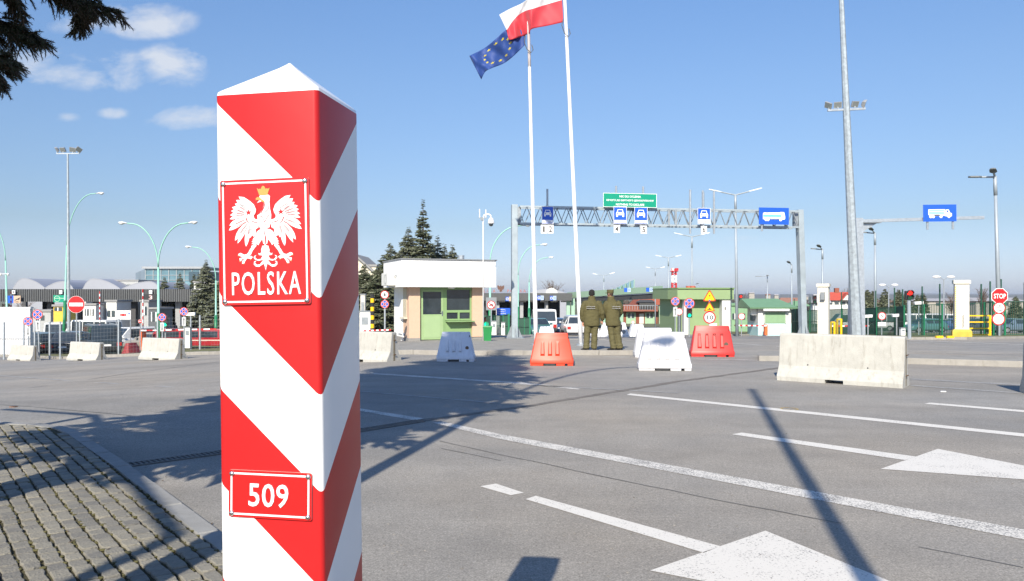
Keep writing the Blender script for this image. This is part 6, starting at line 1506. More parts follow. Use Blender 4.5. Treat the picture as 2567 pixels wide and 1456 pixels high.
# ================================================================ BUILDINGS ON THE LEFT
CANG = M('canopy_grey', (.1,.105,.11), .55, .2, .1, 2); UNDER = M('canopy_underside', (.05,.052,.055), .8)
def corrug(b, x0, x1, y, z0, z1, n, dep=.12, mi=0):
    for i in range(n):
        xa = x0+(x1-x0)*i/n; w = (x1-x0)/n
        b.face([(xa,y,z0),(xa+w*.55,y,z0),(xa+w*.55,y,z1),(xa,y,z1)], mi); b.face([(xa+w*.55,y,z0),(xa+w*.7,y+dep,z0),(xa+w*.7,y+dep,z1),(xa+w*.55,y,z1)], mi)
        b.face([(xa+w*.7,y+dep,z0),(xa+w*.9,y+dep,z0),(xa+w*.9,y+dep,z1),(xa+w*.7,y+dep,z1)], mi); b.face([(xa+w*.9,y+dep,z0),(xa+w,y,z0),(xa+w,y,z1),(xa+w*.9,y+dep,z1)], mi)
def left_canopy():
    Y = 112; x0, x1 = at(-60,0,Y).x, at(497,0,Y).x; g = T(-50, Y); t = thing('border_canopy', 'long dark grey corrugated canopy over the left border lanes', 'canopy', ((x0+x1)/2, Y, g)); h = (x1-x0)/2
    zt, zb = hz(724.5, Y)-g, hz(756, Y)-g
    q = MB(); corrug(q, -h, h, 0, zb, zt, 120, .14); q.build('fascia', CANG, t, fix=False)
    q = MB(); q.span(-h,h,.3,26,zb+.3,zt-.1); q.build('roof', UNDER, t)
    for px in (129, 243, 338, 449):
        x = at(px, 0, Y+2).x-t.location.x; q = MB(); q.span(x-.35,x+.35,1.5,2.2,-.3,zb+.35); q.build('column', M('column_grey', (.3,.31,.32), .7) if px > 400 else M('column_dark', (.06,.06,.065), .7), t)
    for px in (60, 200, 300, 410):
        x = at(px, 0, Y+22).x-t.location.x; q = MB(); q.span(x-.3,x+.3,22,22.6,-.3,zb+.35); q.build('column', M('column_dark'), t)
left_canopy()
def csign(name, label, px0, px1, py0, py1, Y, mats, n=1, group='signs on the left canopy'):
    p0, p1 = at(px0, py0, Y), at(px1, py1, Y); t = thing(name, label, 'sign', (p0.x, Y, p1.z), 0, group); w, h = p1.x-p0.x, p0.z-p1.z
    for i, m in enumerate(mats):
        q = MB(); q.span(w*i/len(mats), w*(i+1)/len(mats), -.1, .02, 0, h); q.build('board', m, t)
    return t, w, h
TAN = flat('sign_tan', (.5,.36,.26), .5)
t, w, h = csign('vehicle_sign', 'blue and tan lane sign with a dark car and the word CARS on the canopy', 17.5, 52.5, 741, 759.5, 111.6, [BLUE, TAN])
q = MB(); q.face([(w*.5+x*w*.5, -.12, z*h) for x, z in ((.08,.42),(.2,.4),(.34,.5),(.62,.62),(.9,.78),(.86,.62),(.95,.55),(.8,.5),(.72,.42),(.5,.48),(.3,.36),(.15,.34))]); q.build('car_symbol', BLACK, t, fix=False)
fit(text('lettering', 'CARS', .5, BLACK, t, (w*.72, -.12, h*.17)), w*.3, h*.16)
t, w, h = csign('lane_board', 'green lane sign with an eight-sided outline on the canopy', 135, 168, 739.5, 757.5, 111.6, [SGREEN])
oc = lambda r: [(w*.28+r*h*.44*cos(pi/8+pi/4*i), -.12, h*.5+r*h*.44*sin(pi/8+pi/4*i)) for i in range(8)]
q = MB(); q.loops([oc(1), oc(.84)], cap=False); q.span(w*.1,w*.95,-.125,-.11,h*.52,h*.6); q.build('outline_symbol', flat('pale_green_line', (.4,.6,.45)), t, fix=False)
t, w, h = csign('lane_board', 'black lane sign with a big reddish white 3 on the canopy', 363.5, 395, 737, 753.5, 111.6, [BLACK])
fit(text('lettering', '3', 1, flat('pinkish_white', (.7,.5,.5)), t, (w*.47, -.11, h*.5), off=.02), w*.28, h*.6)
for px, n in ((35,'1'),(153,'2'),(378,'3')):
    t, w, h = csign('number_plate', 'small white plate numbered %s high on the canopy fascia' % n, px-3.8, px+3.8, 727.5, 736.5, 111.7, [WHITE]); fit(text('lettering', n, 1, BLACK, t, (w*.5, -.11, h*.5)), w*(.5 if n != '1' else .28), h*.72)
VAULT = M('vault_grey', (.3,.315,.36), .5, .1, .06, .3)
def terminal_roofs():
    Y = 150
    for k, (x0, xp, x1, ytop, lab) in enumerate(((30,58,118,699,'leftmost, highest pale curved roof behind the canopy'), (106,160,186,706,'low pale curved roof right of the leftmost high one'), (205,232,305,699.5,'high pale curved roof above the van, behind the canopy'), (300,376,404,706.5,'low pale curved roof below the glass building'))):
        a, c = at(x0,0,Y).x, at(x1,0,Y).x; p = at(xp,0,Y).x; g = T(-60,Y)-1; zt = hz(ytop, Y); t = thing('vaulted_hall', lab, 'building', ((a+c)/2, Y, g), 0, 'pale vaulted halls'); zb = hz(729, Y); ox = (a+c)/2
        out = []
        for i in range(17):
            f = i/16; x = a+(c-a)*f; fp = (p-a)/(c-a); u = f/fp*.5 if f < fp else .5+(f-fp)/(1-fp)*.5
            out.append((x-ox, (zb+(zt-zb)*sin(pi*u)**.8 if 0 < u < 1 else zb)-g))
        q = MB(); q.prism([(a-ox, 0)]+out+[(c-ox, 0)], .02, 28, 0); q.build('hall_body', VAULT, t)
        r = MB()
        for (xa, za), (xb, zb2) in zip(out, out[1:]): r.loops([[(xa,y,za+o) for y, o in ((0,.02),(28.5,.02),(28.5,.14),(0,.14))], [(xb,y,zb2+o) for y, o in ((0,.02),(28.5,.02),(28.5,.14),(0,.14))]])
        r.build('roof_vault', VAULT, t)
terminal_roofs()
def glass_building():
    Y = 165; x0, xc, x1 = at(340,0,Y+12).x, at(365,0,Y).x, at(501,0,Y).x; g = T(-60,Y)-1; t = thing('glass_building', 'boxy glass-fronted office building rising behind the canopy', 'building', (xc, Y, g)); zt, zb = hz(673.5, Y)-g, hz(716, Y)-g; w = x1-xc
    gl = M('curtain_glass', (.1,.2,.25), .08, .1, .35, .25, coat=.5); fr = M('curtain_frame', (.25,.29,.31), .5, .3)
    q = MB(); q.span(.15,w-.15,.2,12,0,zt-.4); q.build('wall', M('panel_grey', (.28,.31,.34), .6), t)
    q = MB(); q.span(0,w,0,.15,zb,zt); q.build('glass_front', gl, t)
    q = MB(); q.add([(-.02,0,zb),(x0-xc,12,zb),(x0-xc,12,hz(681,Y+12)-g-.3),(-.02,0,zt)], [(0,1,2,3)]); q.build('glass_side', M('side_glass', (.2,.26,.31), .3, .1, .25, .3), t)
    for i in range(8):
        x = w*i/7; q = MB(); q.span(x-.09,x+.09,-.12,-.01,zb,zt); q.build('mullion', fr, t)
    for f in (.33,.62): q = MB(); q.span(0,w,-.1,-.01,zb+(zt-zb)*f-.07,zb+(zt-zb)*f+.07); q.build('transom', fr, t)
    q = MB(); q.span(-.6,w+1,-.5,12.5,zt,zt+.45); q.build('roof', M('roof_edge', (.3,.32,.34), .5), t)
    q = MB(); q.span(w*.8,w*.98,-.15,-.02,zb+1,zt-.6); q.build('dark_bay', M('dark_glass_bay', (.05,.09,.12), .1), t)
glass_building()
WHT = M('facade_white', (.6,.6,.58), .8, 0, .06, .5); WIN = M('far_window', (.06,.08,.09), .15)
def block(name, label, px0, px1, py0, py1, Y, dep, mat, wins=(), cat='building', roof=None, group=None, rz=0):
    """a plain far building: py0 roof line, py1 foot (hidden foot allowed); wins are (x0, x1, z0, z1) in fractions"""
    x0, x1 = at(px0,0,Y).x, at(px1,0,Y).x; g = hz(py1, Y); t = thing(name, label, cat, ((x0+x1)/2, Y, g), rz, group); w = x1-x0; h = hz(py0, Y)-g
    q = MB(); q.span(-w/2,w/2,0,dep,-1.5,h); q.build('wall', mat, t)
    q = MB(); q.span(-w/2-.15,w/2+.15,-.15,dep+.15,h,h+.25); q.build('roof', roof or M('flat_roof', (.25,.25,.25), .8), t)
    for a, b, c, d in wins:
        q = MB(); q.span(-w/2+w*a,-w/2+w*b,-.05,.0,h*c,h*d); wn = q.build('window', WIN, t)
        if b-a > .12: q = MB(); q.span(-w/2+w*(a+b)/2-.06,-w/2+w*(a+b)/2+.06,-.09,-.052,h*c,h*d); q.build('window_bar', WHITE, wn)
    return t, w, h
block('customs_building', 'long white customs hall seen under the left canopy', 196, 352, 752, 812, 140, 12, WHT, [(.04,.14,.5,.7),(.27,.38,.55,.75),(.52,.62,.5,.72),(.72,.8,.4,.8),(.88,.95,.2,.8)])
block('control_booth', 'pale control booth with dark windows under the number three sign', 352, 372, 756, 818, 108, 4, M('booth_grey', (.35,.36,.36), .7), [(.2,.8,.45,.8)])
block('control_booth', 'dark glazed control booth below the black number three sign', 374, 398, 775, 822, 100, 4, M('booth_dark', (.09,.1,.11), .6), [(.08,.45,.35,.85),(.55,.92,.35,.85)])
block('control_booth', 'low grey booth between the dark canopy column and no-entry sign', 75, 127, 781, 818, 100, 5, M('booth_grey'), [(.3,.7,.4,.75)])
block('control_booth', 'white control booth behind the van roof, under the canopy', 208, 240, 765, 812, 104, 4, WHT, [(.15,.45,.45,.8),(.6,.85,.45,.8)])
block('control_booth', 'taller white control booth left of the number three sign', 266, 292, 756, 812, 106, 4, WHT, [(.15,.85,.32,.6)])
block('kiosk_trailer', 'yellow and cream trailer seen behind the turquoise lamp under the canopy', 134, 158, 768, 793, 96, 3, M('trailer_yellow', (.6,.42,.05), .5), [(.1,.9,.55,.9)], 'trailer')
block('grey_hall', 'flat-roofed grey hall just left of the glass building', 288, 346, 704, 740, 155, 12, M('booth_grey'), [(.1,.9,.6,.75)])
block('office_wing', 'white office wing behind the spruce and striped post', 486, 585, 708, 830, 130, 10, WHT, [(.1,.2,.6,.75),(.3,.4,.6,.75),(.5,.6,.6,.75)])
def white_container():
    Y = 50; x0, x1 = at(-60,0,Y).x, at(74,0,Y).x; b = Vector(((x0+x1)/2, Y, T(x0, Y))); t = thing('white_container', 'tall white panelled container wall at the left edge behind the fence', 'container', b, radians(2)); h = hz(773.5, Y)-b.z; w = x1-x0
    q = MB(); corrug(q, -w/2, w/2, 0, 0, h, 34, .03); q.span(-w/2,w/2,.04,.3,0,h-.02); q.build('shell', M('container_white', (.7,.71,.72), .6, 0, .04), t, fix=False)
    q = MB(); q.span(-w/2-.02,w/2+.02,-.03,0.05,h*.36,h*.385); q.build('seam_rail', M('container_trim', (.45,.46,.48), .5), t); q = MB(); q.span(-w/2-.04,w/2+.04,-.05,.34,h,h+.1); q.build('top_rail', WHITE, t)
white_container()
def banner():
    Y = 62; p0, p1 = at(289,778.5-.5,Y), at(328,800.5,Y); t = thing('banner', 'white banner with a red double arrow emblem behind the van', 'banner', (p0.x, Y, T(p0.x, Y))); zo = p1.z-t.location.z; w, h = p1.x-p0.x, p0.z-p1.z
    for x in (.05, w-.05): q = MB(); q.tube([(x,.05,-.1),(x,.05,zo+h)], .04, 6); q.build('post', GALV, t)
    q = MB(); q.span(0,w,-.03,.0,zo,zo+h); q.build('board', WHITE, t)
    q = MB(); q.face([(w*x, -.036, zo+h*z) for x, z in ((.28,.5),(.4,.66),(.4,.58),(.52,.66),(.64,.58),(.64,.66),(.76,.5),(.64,.34),(.64,.42),(.52,.34),(.4,.42),(.4,.34))]); q.build('arrow_emblem', RED, t, fix=False)
    q = MB(); q.face([(w*x, -.036, zo+h*z) for x, z in ((.88,.35),(.91,.35),(.91,.55),(.95,.6),(.95,.7),(.895,.78),(.84,.7),(.84,.6),(.88,.55))]); q.build('blue_emblem', BLUE, t, fix=False)
banner()
t, z, r = rs('small orange-red octagonal stop sign behind the fence, under the number three', 352, 60, 805, 5.6, 'stop', msg=[('STOP',0,1.35,.55)])
def guardhut_left(): pass
block('gabled_house', 'cream house wall with a sloping gable behind the spruces by the booth', 888, 942, 668, 800, 95, 8, M('cream_render', (.62,.58,.48), .8), [(.2,.35,.5,.65)])
def gable():
    Y = 94.8; q = MB(); a, p, c = at(884,688,Y), at(890,640,Y), at(945,690,Y); t = thing('gable', 'pale sloping gable end of the house behind the spruces', 'house', (p.x, Y, a.z)); q.prism([(a.x-p.x,0),(0,p.z-a.z),(c.x-p.x,c.z-a.z)], 0, 8); q.build('wall', M('cream_render'), t)
    r = MB(); r.bar((0,4,p.z-a.z+.1),(c.x-p.x+.4,4,c.z-a.z-.2),9,.2); r.build('roof', M('flat_roof'), t)
gable()
# ================================================================ MIDDLE: DARK CANOPY, GREEN CANOPY, BRICK BUILDING
def mid_canopy():
    Y = 112; x0, x1 = at(1188,0,Y).x, at(1434,0,Y).x; g = T(0, Y); t = thing('border_canopy', 'dark grey canopy over the central border lanes behind the flagpoles', 'canopy', ((x0+x1)/2, Y, g)); h = (x1-x0)/2; zt, zb = hz(734.5, Y)-g, hz(753.5, Y)-g
    q = MB(); corrug(q, -h, h, 0, zb, zt, 100, .08); q.build('fascia', CANG, t, fix=False)
    q = MB(); q.span(-h,h,.3,30,zb+.2,zt-.1); q.build('roof', UNDER, t)
    q = MB(); q.span(-h,h,29,29.5,-.5,zb+.2); q.build('back_or_shade_wall', DARK, t)  # added wall, painted dark for the shaded interior beneath the canopy
    for px in (1247, 1307, 1369, 1424, 1436):
        x = at(px,0,Y+1).x-t.location.x; q = MB(); q.span(x-.25,x+.25,1,1.5,-.3,zb+.3); q.build('column', M('column_green', (.3,.48,.36), .6) if px > 1400 else M('column_grey'), t)
    for i in range(9):
        x = -h+2*h*(i+.5)/9; q = MB(); q.span(x-.5,x+.5,4,6,zb-.25,zb-.05); q.build('ceiling_light', M('ceiling_fitting', (.6,.6,.6), .5), t)
    # letters standing on the roof edge
    red = M('roof_letter_red', (.4,.09,.05), .6)
    for s_, a, b in (('REPUBLIKA', 1168, 1241), ('POLSKA', 1271.5, 1317)):
        o = fit(text('lettering', s_, 1, red, t, ((at((a+b)/2,0,Y).x)-t.location.x, -.1, zt+.3), sp=1.7, ext=.05), (b-a)/FD*Y, .42)
    ex = at(1255,0,Y).x-t.location.x; e = MB()
    pts = [(0,1.0),(.06,.93),(.12,.9),(.1,.75),(.25,.95),(.48,1.02),(.5,.7),(.42,.4),(.28,.2),(.2,.3),(.18,.08),(.3,-.02),(.1,0),(.06,-.15)]
    pts = pts+[(-x, z) for x, z in pts[::-1][:-1]]; e.loops([[(ex+x*1.0, y, zt+.25+z*.85) for x, z in pts] for y in (-.15, -.05)]); e.build('eagle_emblem', M('emblem_brown', (.12,.06,.045), .7), t)
mid_canopy()
def vault_mid():
    Y = 190; a, c = at(1318,0,Y).x, at(1425,0,Y).x; g = T(0,Y)-1; t = thing('vaulted_hall', 'bluish curved hall roof behind the central dark canopy', 'building', ((a+c)/2, Y, g)); h = (c-a)/2; zt, zb = hz(724, Y)-g, hz(737, Y)-g
    q = MB(); q.prism([(-h,0)]+[(-h+2*h*i/14, zb+(zt-zb)*sin(pi*i/14)) for i in range(15)]+[(h,0)], 0, 30); q.build('roof_vault', VAULT, t)
    q = MB(); q.prism([(h*.2+h*.28*cos(pi*i/10), zb+(zt-zb)*1.2*sin(pi*i/10)) for i in range(11)], -.4, 0); q.build('end_wall', WHT, t)
vault_mid()
for px, py, n, l in ((1386,747,44,'right one of two blue and white lane boards on the central canopy'),(1354.5,746.5,44,'middle blue and white lane board on the central canopy, behind the left flagpole'),(1275,749,44,'blue and tan lane board on the central canopy beside the gantry column')):
    t, w, h = csign('lane_board', l, px-8, px+8, py-5.5, py+5.5, 111.5, [BLUE, TAN if px < 1300 else flat('pale_blue_panel', (.45,.55,.7))], group='lane boards on the central canopy')
    for i in range(3):
        if px > 1300: q = MB(); q.span(w*.56,w*.94,-.11,-.1,h*(.2+.25*i),h*(.3+.25*i)); q.build('text_bar', BLUE, t)
    q = MB(); q.loops([[(w*.25+r*cos(6.283*i/12), -.11, h*.5+r*sin(6.283*i/12)) for i in range(12)] for r in (h*.3, h*.2)], cap=False); q.build('ring_symbol', WHITE, t, fix=False)
def green_canopy():
    pg = M('pale_green_cladding', (.3,.44,.31), .6, 0, .05, 1); A, B = at(1421, 738.5, 118), at(1661, 724, 86); d = Vector((B.x-A.x, B.y-A.y, 0)); L = d.length; rz = atan2(d.y, d.x); g = T(A.x, 100); t = thing('green_canopy', 'long pale green canopy sloping up to the right behind the guards', 'canopy', (A.x, A.y, g), rz)
    za0, za1 = hz(733,118)-g, hz(747.5,118)-g; zb0, zb1 = hz(716,86)-g, hz(731.5,86)-g
    vd = Vector((B.x-2.5, B.y, 0)).normalized(); vx, vy = vd.x*cos(rz)+vd.y*sin(rz), -vd.x*sin(rz)+vd.y*cos(rz); F = lambda x, y, z: (x+vx*y, vy*y, z)
    q = MB(); q.loops([[F(0,0,za1),F(0,22,za1),F(0,22,za0),F(0,0,za0)], [F(L,0,zb1),F(L,22,zb1),F(L,22,zb0),F(L,0,zb0)]]); q.build('fascia', pg, t)
    q = MB(); q.loops([[F(.3,.4,za1-.1),F(.3,21,za1-.1),F(.3,21,za1-.55),F(.3,.4,za1-.55)], [F(L-.3,.4,zb1-.1),F(L-.3,21,zb1-.1),F(L-.3,21,zb1-.75),F(L-.3,.4,zb1-.75)]]); q.build('underside', UNDER, t)
    gl = M('skylight_glass', (.25,.4,.33), .15, .1, .1); f0, f1 = .55, .76
    zz = lambda f: za0+(zb0-za0)*f
    q = MB(); q.loops([[F(L*f0,1,zz(f0)),F(L*f0,12,zz(f0)),F(L*f0,6,zz(f0)+.05)], [F(L*f1,1,zz(f1)),F(L*f1,12,zz(f1)),F(L*f1,6,zz(f1)+1.1)]]); q.build('skylight', gl, t)
    for i in range(6):
        f = f0+(f1-f0)*i/5; q = MB(); q.bar(F(L*f,.95,zz(f)+.02),F(L*f,6,zz(f)+.05+1.07*i/5),.12,.1); q.build('skylight_bar', pg, t)
    for f in (.13, .2, .38, .55, .935):
        q = MB(); q.span(L*f-.3,L*f+.3,.8,1.4,-1.2,za1+(zb1-za1)*f-.05); q.build('column', M('column_green'), t)
green_canopy()
for px, py, l in ((1572,726.5,'left blue and white board on the green canopy'),(1627,726,'right blue and white board on the green canopy')):
    t, w, h = csign('lane_board', l, px-8, px+8, py-5, py+5, 93.5 if px < 1600 else 87, [BLUE, flat('pale_blue_panel')], group='lane boards on the green canopy')
    for i in range(3): q = MB(); q.span(w*.56,w*.94,-.11,-.1,h*(.2+.25*i),h*(.3+.25*i)); q.build('text_bar', BLUE, t)
def brick_building():
    br = M('red_brick', (.23,.075,.045), .85, 0, .2, 3); Y = 152; x0, x1 = at(1545,0,Y).x, at(1682,0,Y).x; g = T(20,Y); t = thing('brick_building', 'two-storey red brick building with balcony and green frames behind the guards', 'building', ((x0+x1)/2, Y, g)); w = x1-x0; h = hz(764, Y)-g; X = lambda px: at(px,0,Y).x-t.location.x
    q = MB(); q.span(-w/2,w/2,0,10,-1,h); q.build('wall', br, t)
    zb, z2 = hz(776,Y)-g, hz(765,Y)-g
    q = MB(); q.span(X(1556),X(1645),-1.6,0,zb-.3,zb); q.build('balcony_floor', M('balcony_red', (.25,.09,.06), .8), t)
    q = MB(); q.bar((X(1556),-1.55,z2),(X(1645),-1.55,z2),.08,.08)
    for i in range(15): x = X(1556)+(X(1645)-X(1556))*i/14; q.bar((x,-1.55,zb),(x,-1.55,z2),.06,.06)
    q.build('balcony_railing', GALV, t)
    gn = M('frame_pale_green', (.3,.45,.3), .6)
    for a, b in ((1569,1593),(1616,1640)):
        q = MB(); q.span(X(a),X(b),-.06,0,0,hz(783,Y)-g); p_ = q.build('green_panel', gn, t)
        q = MB(); q.span(X(a)+.3,X(b)-.3,-.1,-.061,hz(797,Y)-g,hz(785,Y)-g); wn = q.build('window', WIN, t); xm = (X(a)+X(b))/2; q = MB(); q.span(xm-.06,xm+.06,-.14,-.101,hz(797,Y)-g,hz(785,Y)-g); q.build('window_bar', WHITE, wn)
    q = MB(); q.span(X(1602),X(1613),-.06,0,0,hz(786,Y)-g); q.build('door', WHT, t)
    # upper storey, red tiled roof and dark dormer
    tile = M('roof_tile_red', (.3,.08,.04), .8, 0, .15, 4); z3, z4 = hz(764,Y)-g, hz(746,Y)-g
    q = MB(); q.loops([[(X(1596),-.3,z3),(X(1690),-.3,z3),(X(1690),10.3,z3),(X(1596),10.3,z3)], [(X(1606),2.5,z4),(X(1684),2.5,z4),(X(1684),7.5,z4),(X(1606),7.5,z4)]]); q.build('roof', tile, t)
    q = MB(); q.span(X(1601),X(1637),-.8,1,z3-1.0,z3+.55); q.build('dormer', M('dormer_dark', (.05,.05,.05), .7), t)
    q = MB(); q.loops([[(X(1596),-1,z3+.5),(X(1641),-1,z3+.5),(X(1641),2,z3+.5),(X(1596),2,z3+.5)], [(X(1606),.2,z3+1),(X(1634),.2,z3+1),(X(1634),1,z3+1),(X(1606),1,z3+1)]]); q.build('dormer_roof', UNDER, t)
    # green framed glazed porch
    q = MB(); q.span(X(1647),X(1682),-3.2,-.1,-1,hz(766,Y)-g); q.build('porch_glass', M('porch_glazing', (.17,.23,.17), .2, 0, .3, 1), t)
    for px in (1647,1653,1668,1673,1682): q = MB(); q.span(X(px)-.24,X(px)+.24,-3.35,-3.21,-1,hz(766,Y)-g); q.build('porch_frame', gn, t)
    for py in (766,782,795): q = MB(); q.span(X(1647),X(1682),-3.36,-3.2,hz(py,Y)-g-.14,hz(py,Y)-g+.14); q.build('porch_rail', gn, t)
brick_building()
def radio_tower():
    Y = 220; b = foot(1689, Y); t = thing('radio_tower', 'red and white lattice radio tower behind the green building', 'tower', b); h = hz(672, Y)-b.z; n = 7
    for i in range(n):
        z0, z1 = h*i/n, h*(i+1)/n; w0, w1 = .75-.25*i/n, .75-.25*(i+1)/n; q = MB()
        for sx, sy in ((1,1),(-1,1),(-1,-1),(1,-1)): q.bar((sx*w0,sy*w0,z0),(sx*w1,sy*w1,z1),.22,.22)
        for k in range(2):
            za, zb = z0+(z1-z0)*k/2, z0+(z1-z0)*(k+1)/2; q.bar((-w0,-w0,za),(w1,-w1,zb),.16,.16); q.bar((w0,-w0,za),(-w1,-w1,zb),.16,.16); q.bar((-w0,w0,za),(-w1,-w1,zb),.16,.16); q.bar((w0,w0,za),(w1,-w1,zb),.16,.16)
        q.build('tower_section', RED if i % 2 == 0 else WHITE, t)
    q = MB(); q.tube([(0,0,h*.93),(0,0,h*.945)], 1.15, 10); q.build('platform', RED, t)
    for a in range(3): q = MB(); q.span(1.0*cos(2.1*a)-.2,1.0*cos(2.1*a)+.2,1.0*sin(2.1*a)-.2,1.0*sin(2.1*a)+.2,h*.95,h); q.build('antenna_panel', WHITE if a else RED, t)
radio_tower()
# ================================================================ RIGHT: GREEN BUILDING, WHITE BOOTH, HOUSES
SAGE = M('sage_green_render', (.23,.32,.16), .8, 0, .06, 1)
def green_building():
    Y = 68; x0, x1 = at(1682,0,Y).x, at(1822,0,Y).x; g = T(18,Y)+.05; t = thing('green_building', 'flat-roofed sage green customs building with white corner pillars', 'building', ((x0+x1)/2, Y, g)); X = lambda px: at(px,0,Y).x-t.location.x; zt, zm = hz(724,Y)-g, hz(750,Y)-g
    q = MB(); q.span(X(1697),X(1819),.5,8,-.4,zm); q.build('wall', SAGE, t)
    q = MB(); q.loops([[(X(1682),1.5,z),(X(1694),-.6,z),(X(1834),-.6,z),(X(1834),9,z),(X(1682),9,z)] for z in (zm, zt)]); q.build('fascia', SAGE, t)
    q = MB(); q.loops([[(X(1681.5),1.4,z),(X(1694),-.72,z),(X(1835),-.72,z),(X(1835),9.1,z),(X(1681.5),9.1,z)] for z in (zt, zt+.1)]); q.build('roof_edge', M('roof_green_trim', (.16,.26,.1), .6), t)
    q = MB(); q.span(X(1806),X(1829),-.45,.5,-.4,zm-.002); q.build('corner_pillar', WHT, t)
    q = MB(); q.span(X(1711.5),X(1722),-.45,.5,-.4,zm+.6); q.build('corner_pillar', WHT, t)
    q = MB(); q.span(X(1812.5),X(1814.5),-.5,-.45,hz(776,Y)-g,hz(769,Y)-g); q.build('wall_lamp', BLACK, t)
    q = MB(); q.span(X(1700),X(1709),.35,.5,.2,zm*.75); q.build('window', WIN, t)
    for px in (1745, 1756): q = MB(); q.tube([(X(px),3,zt),(X(px),3,zt+.3)], .25, 8); q.build('roof_vent', M('vent_red', (.4,.1,.07), .7), t)
green_building()
def white_booth():
    Y = 63; a, c = at(1900,833,Y), at(1982,833,Y); g = T(20,Y)+.02; t = thing('white_booth', 'small white and pale blue booth with a green pitched roof and green window', 'booth', ((a.x+c.x)/2, Y, g), radians(-2)); w = c.x-a.x; h = hz(770,Y)-g; zt = hz(748.5,Y)-g; d = 3.2
    q = MB(); q.span(-w/2,w/2,0,d,h*.42,h); q.build('wall', WHT, t); q = MB(); q.span(-w/2-.01,w/2+.01,-.01,d,-.4,h*.42); q.build('lower_wall', M('pale_blue_render', (.42,.62,.62), .8), t)
    q = MB(); q.loops([[(-w/2-.75,-.5,h-.12),(w/2+.35,-.5,h-.12),(w/2+.35,d+.4,h-.12),(-w/2-.75,d+.4,h-.12)], [(-w/2-.8,-.55,h),(w/2+.4,-.55,h),(w/2+.4,d+.5,h),(-w/2-.8,d+.5,h)], [(-w/2-.85,d*.62,zt),(w/2-.5,d*.62,zt),(w/2-.5,d*.68,zt),(-w/2-.85,d*.68,zt)]]); q.build('roof', M('roof_green', (.14,.26,.15), .5, 0, .1, 3), t)
    q = MB(); q.span(-w*.31,w*.33,-.05,0,h*.44,h*.82); wn = q.build('window', M('green_blind', (.2,.33,.19), .6, 0, .08, 3), t)
    for s_ in (-.31,.33): q = MB(); q.span(w*s_-.05,w*s_+.05,-.08,-.001,h*.42,h*.84); q.build('window_frame', M('frame_grey_green', (.4,.45,.4), .6), wn)
    q = MB(); q.span(-w/2-.05,-w/2,.8,2.2,h*.5,h*.85); q.build('side_window', WIN, t)
    q = MB(); q.span(-w/2+.3,w/2-.3,-.52,-.35,h-.28,h-.12); q.build('awning_box', WHITE, t)
    q = MB(); q.span(-w/2-.45,-w/2-.02,.2,.6,h*.72,h*.98); q.build('air_conditioner', M('appliance_white'), t)
white_booth()
block('green_hall', 'long low pale green hall between the green building and white booth', 1832, 1886, 766, 815, 82, 6, M('pale_hall_green', (.2,.34,.2), .8), [(.05,.3,.3,.6),(.4,.65,.3,.6),(.75,.95,.3,.6)], roof=M('roof_green'))
def house(label, px0, px1, pyr, pye, pyb, Y, wall, roof, gable=True, group='houses beyond the border', chim=False, wins=True):
    x0, x1 = at(px0,0,Y).x, at(px1,0,Y).x; g = hz(pyb, Y); t = thing('house', label, 'house', ((x0+x1)/2, Y, g), R.uniform(-.15,.15), group); w = x1-x0; he, hr = hz(pye,Y)-g, hz(pyr,Y)-g; d = w*.6
    q = MB(); q.span(-w/2,w/2,0,d,-3,he); q.build('wall', wall, t)
    q = MB(); q.loops([[(-w/2-.4,-.5,he-.05),(w/2+.4,-.5,he-.05),(w/2+.4,d+.5,he-.05),(-w/2-.4,d+.5,he-.05)], [(-w/2+.3,d/2-.1,hr),(w/2-.3,d/2-.1,hr),(w/2-.3,d/2+.1,hr),(-w/2+.3,d/2+.1,hr)]]); rf = q.build('roof', roof, t)
    if chim: q = MB(); q.span(-.5,.3,d/2-.3,d/2+.5,hr-.4,hr+.8); q.build('chimney', M('red_brick'), rf)
    if gable:
        q = MB(); q.prism([(w*.05,he),(w*.25,he+(hr-he)*.8),(w*.45,he)], -1.0, d/2); q.build('gable_wall', WHT, t)
        q = MB()
        for s_ in (-1,1): q.bar((w*.25,d/4-.6,he+(hr-he)*.84),(w*(.25+s_*.23),d/4-.6,he-.05),d/2+1.2,.15)
        q.build('gable_roof', roof, t)
    if wins:
        for f in (-.35,-.1,.15,.38):
            q = MB(); q.span(w*f-.4,w*f+.4,-.06,0,he*.45,he*.8); q.build('window', WIN, t)
TRED = M('far_tile_red', (.36,.06,.04), .8, 0, .1, 2); TBR = M('far_tile_brown', (.23,.12,.09), .8, 0, .1, 2)
house('red-roofed white house with a gable, left of the thick mast', 2072, 2134, 732, 752, 772, 150, WHT, TRED, chim=True)
house('white house wall with a steep roof beside the red-roofed house', 2038, 2076, 737, 758, 772, 148, WHT, M('far_roof_grey', (.3,.3,.32), .8), False)
house('brown-roofed house behind the white booth with the green roof', 1956, 2010, 746, 758, 772, 140, WHT, TBR, False)
house('green-walled shed with a pitched roof right of the white booth', 1984, 2020, 754, 766, 815, 90, SAGE, M('roof_green'), False, wins=False)
house('long pale low hall far behind the parked vans', 2155, 2245, 752, 757, 772, 190, M('far_pale', (.33,.31,.28), .8), M('far_roof_brown', (.18,.12,.1), .8), False)
house('long whitish low hall far behind the gate pillar', 2290, 2440, 748, 754, 776, 200, M('far_pale'), M('far_roof_grey'), False)
house('long grey low hall far behind the stop sign', 2445, 2566, 746, 754, 776, 195, M('far_pale'), M('far_roof_grey'), False)
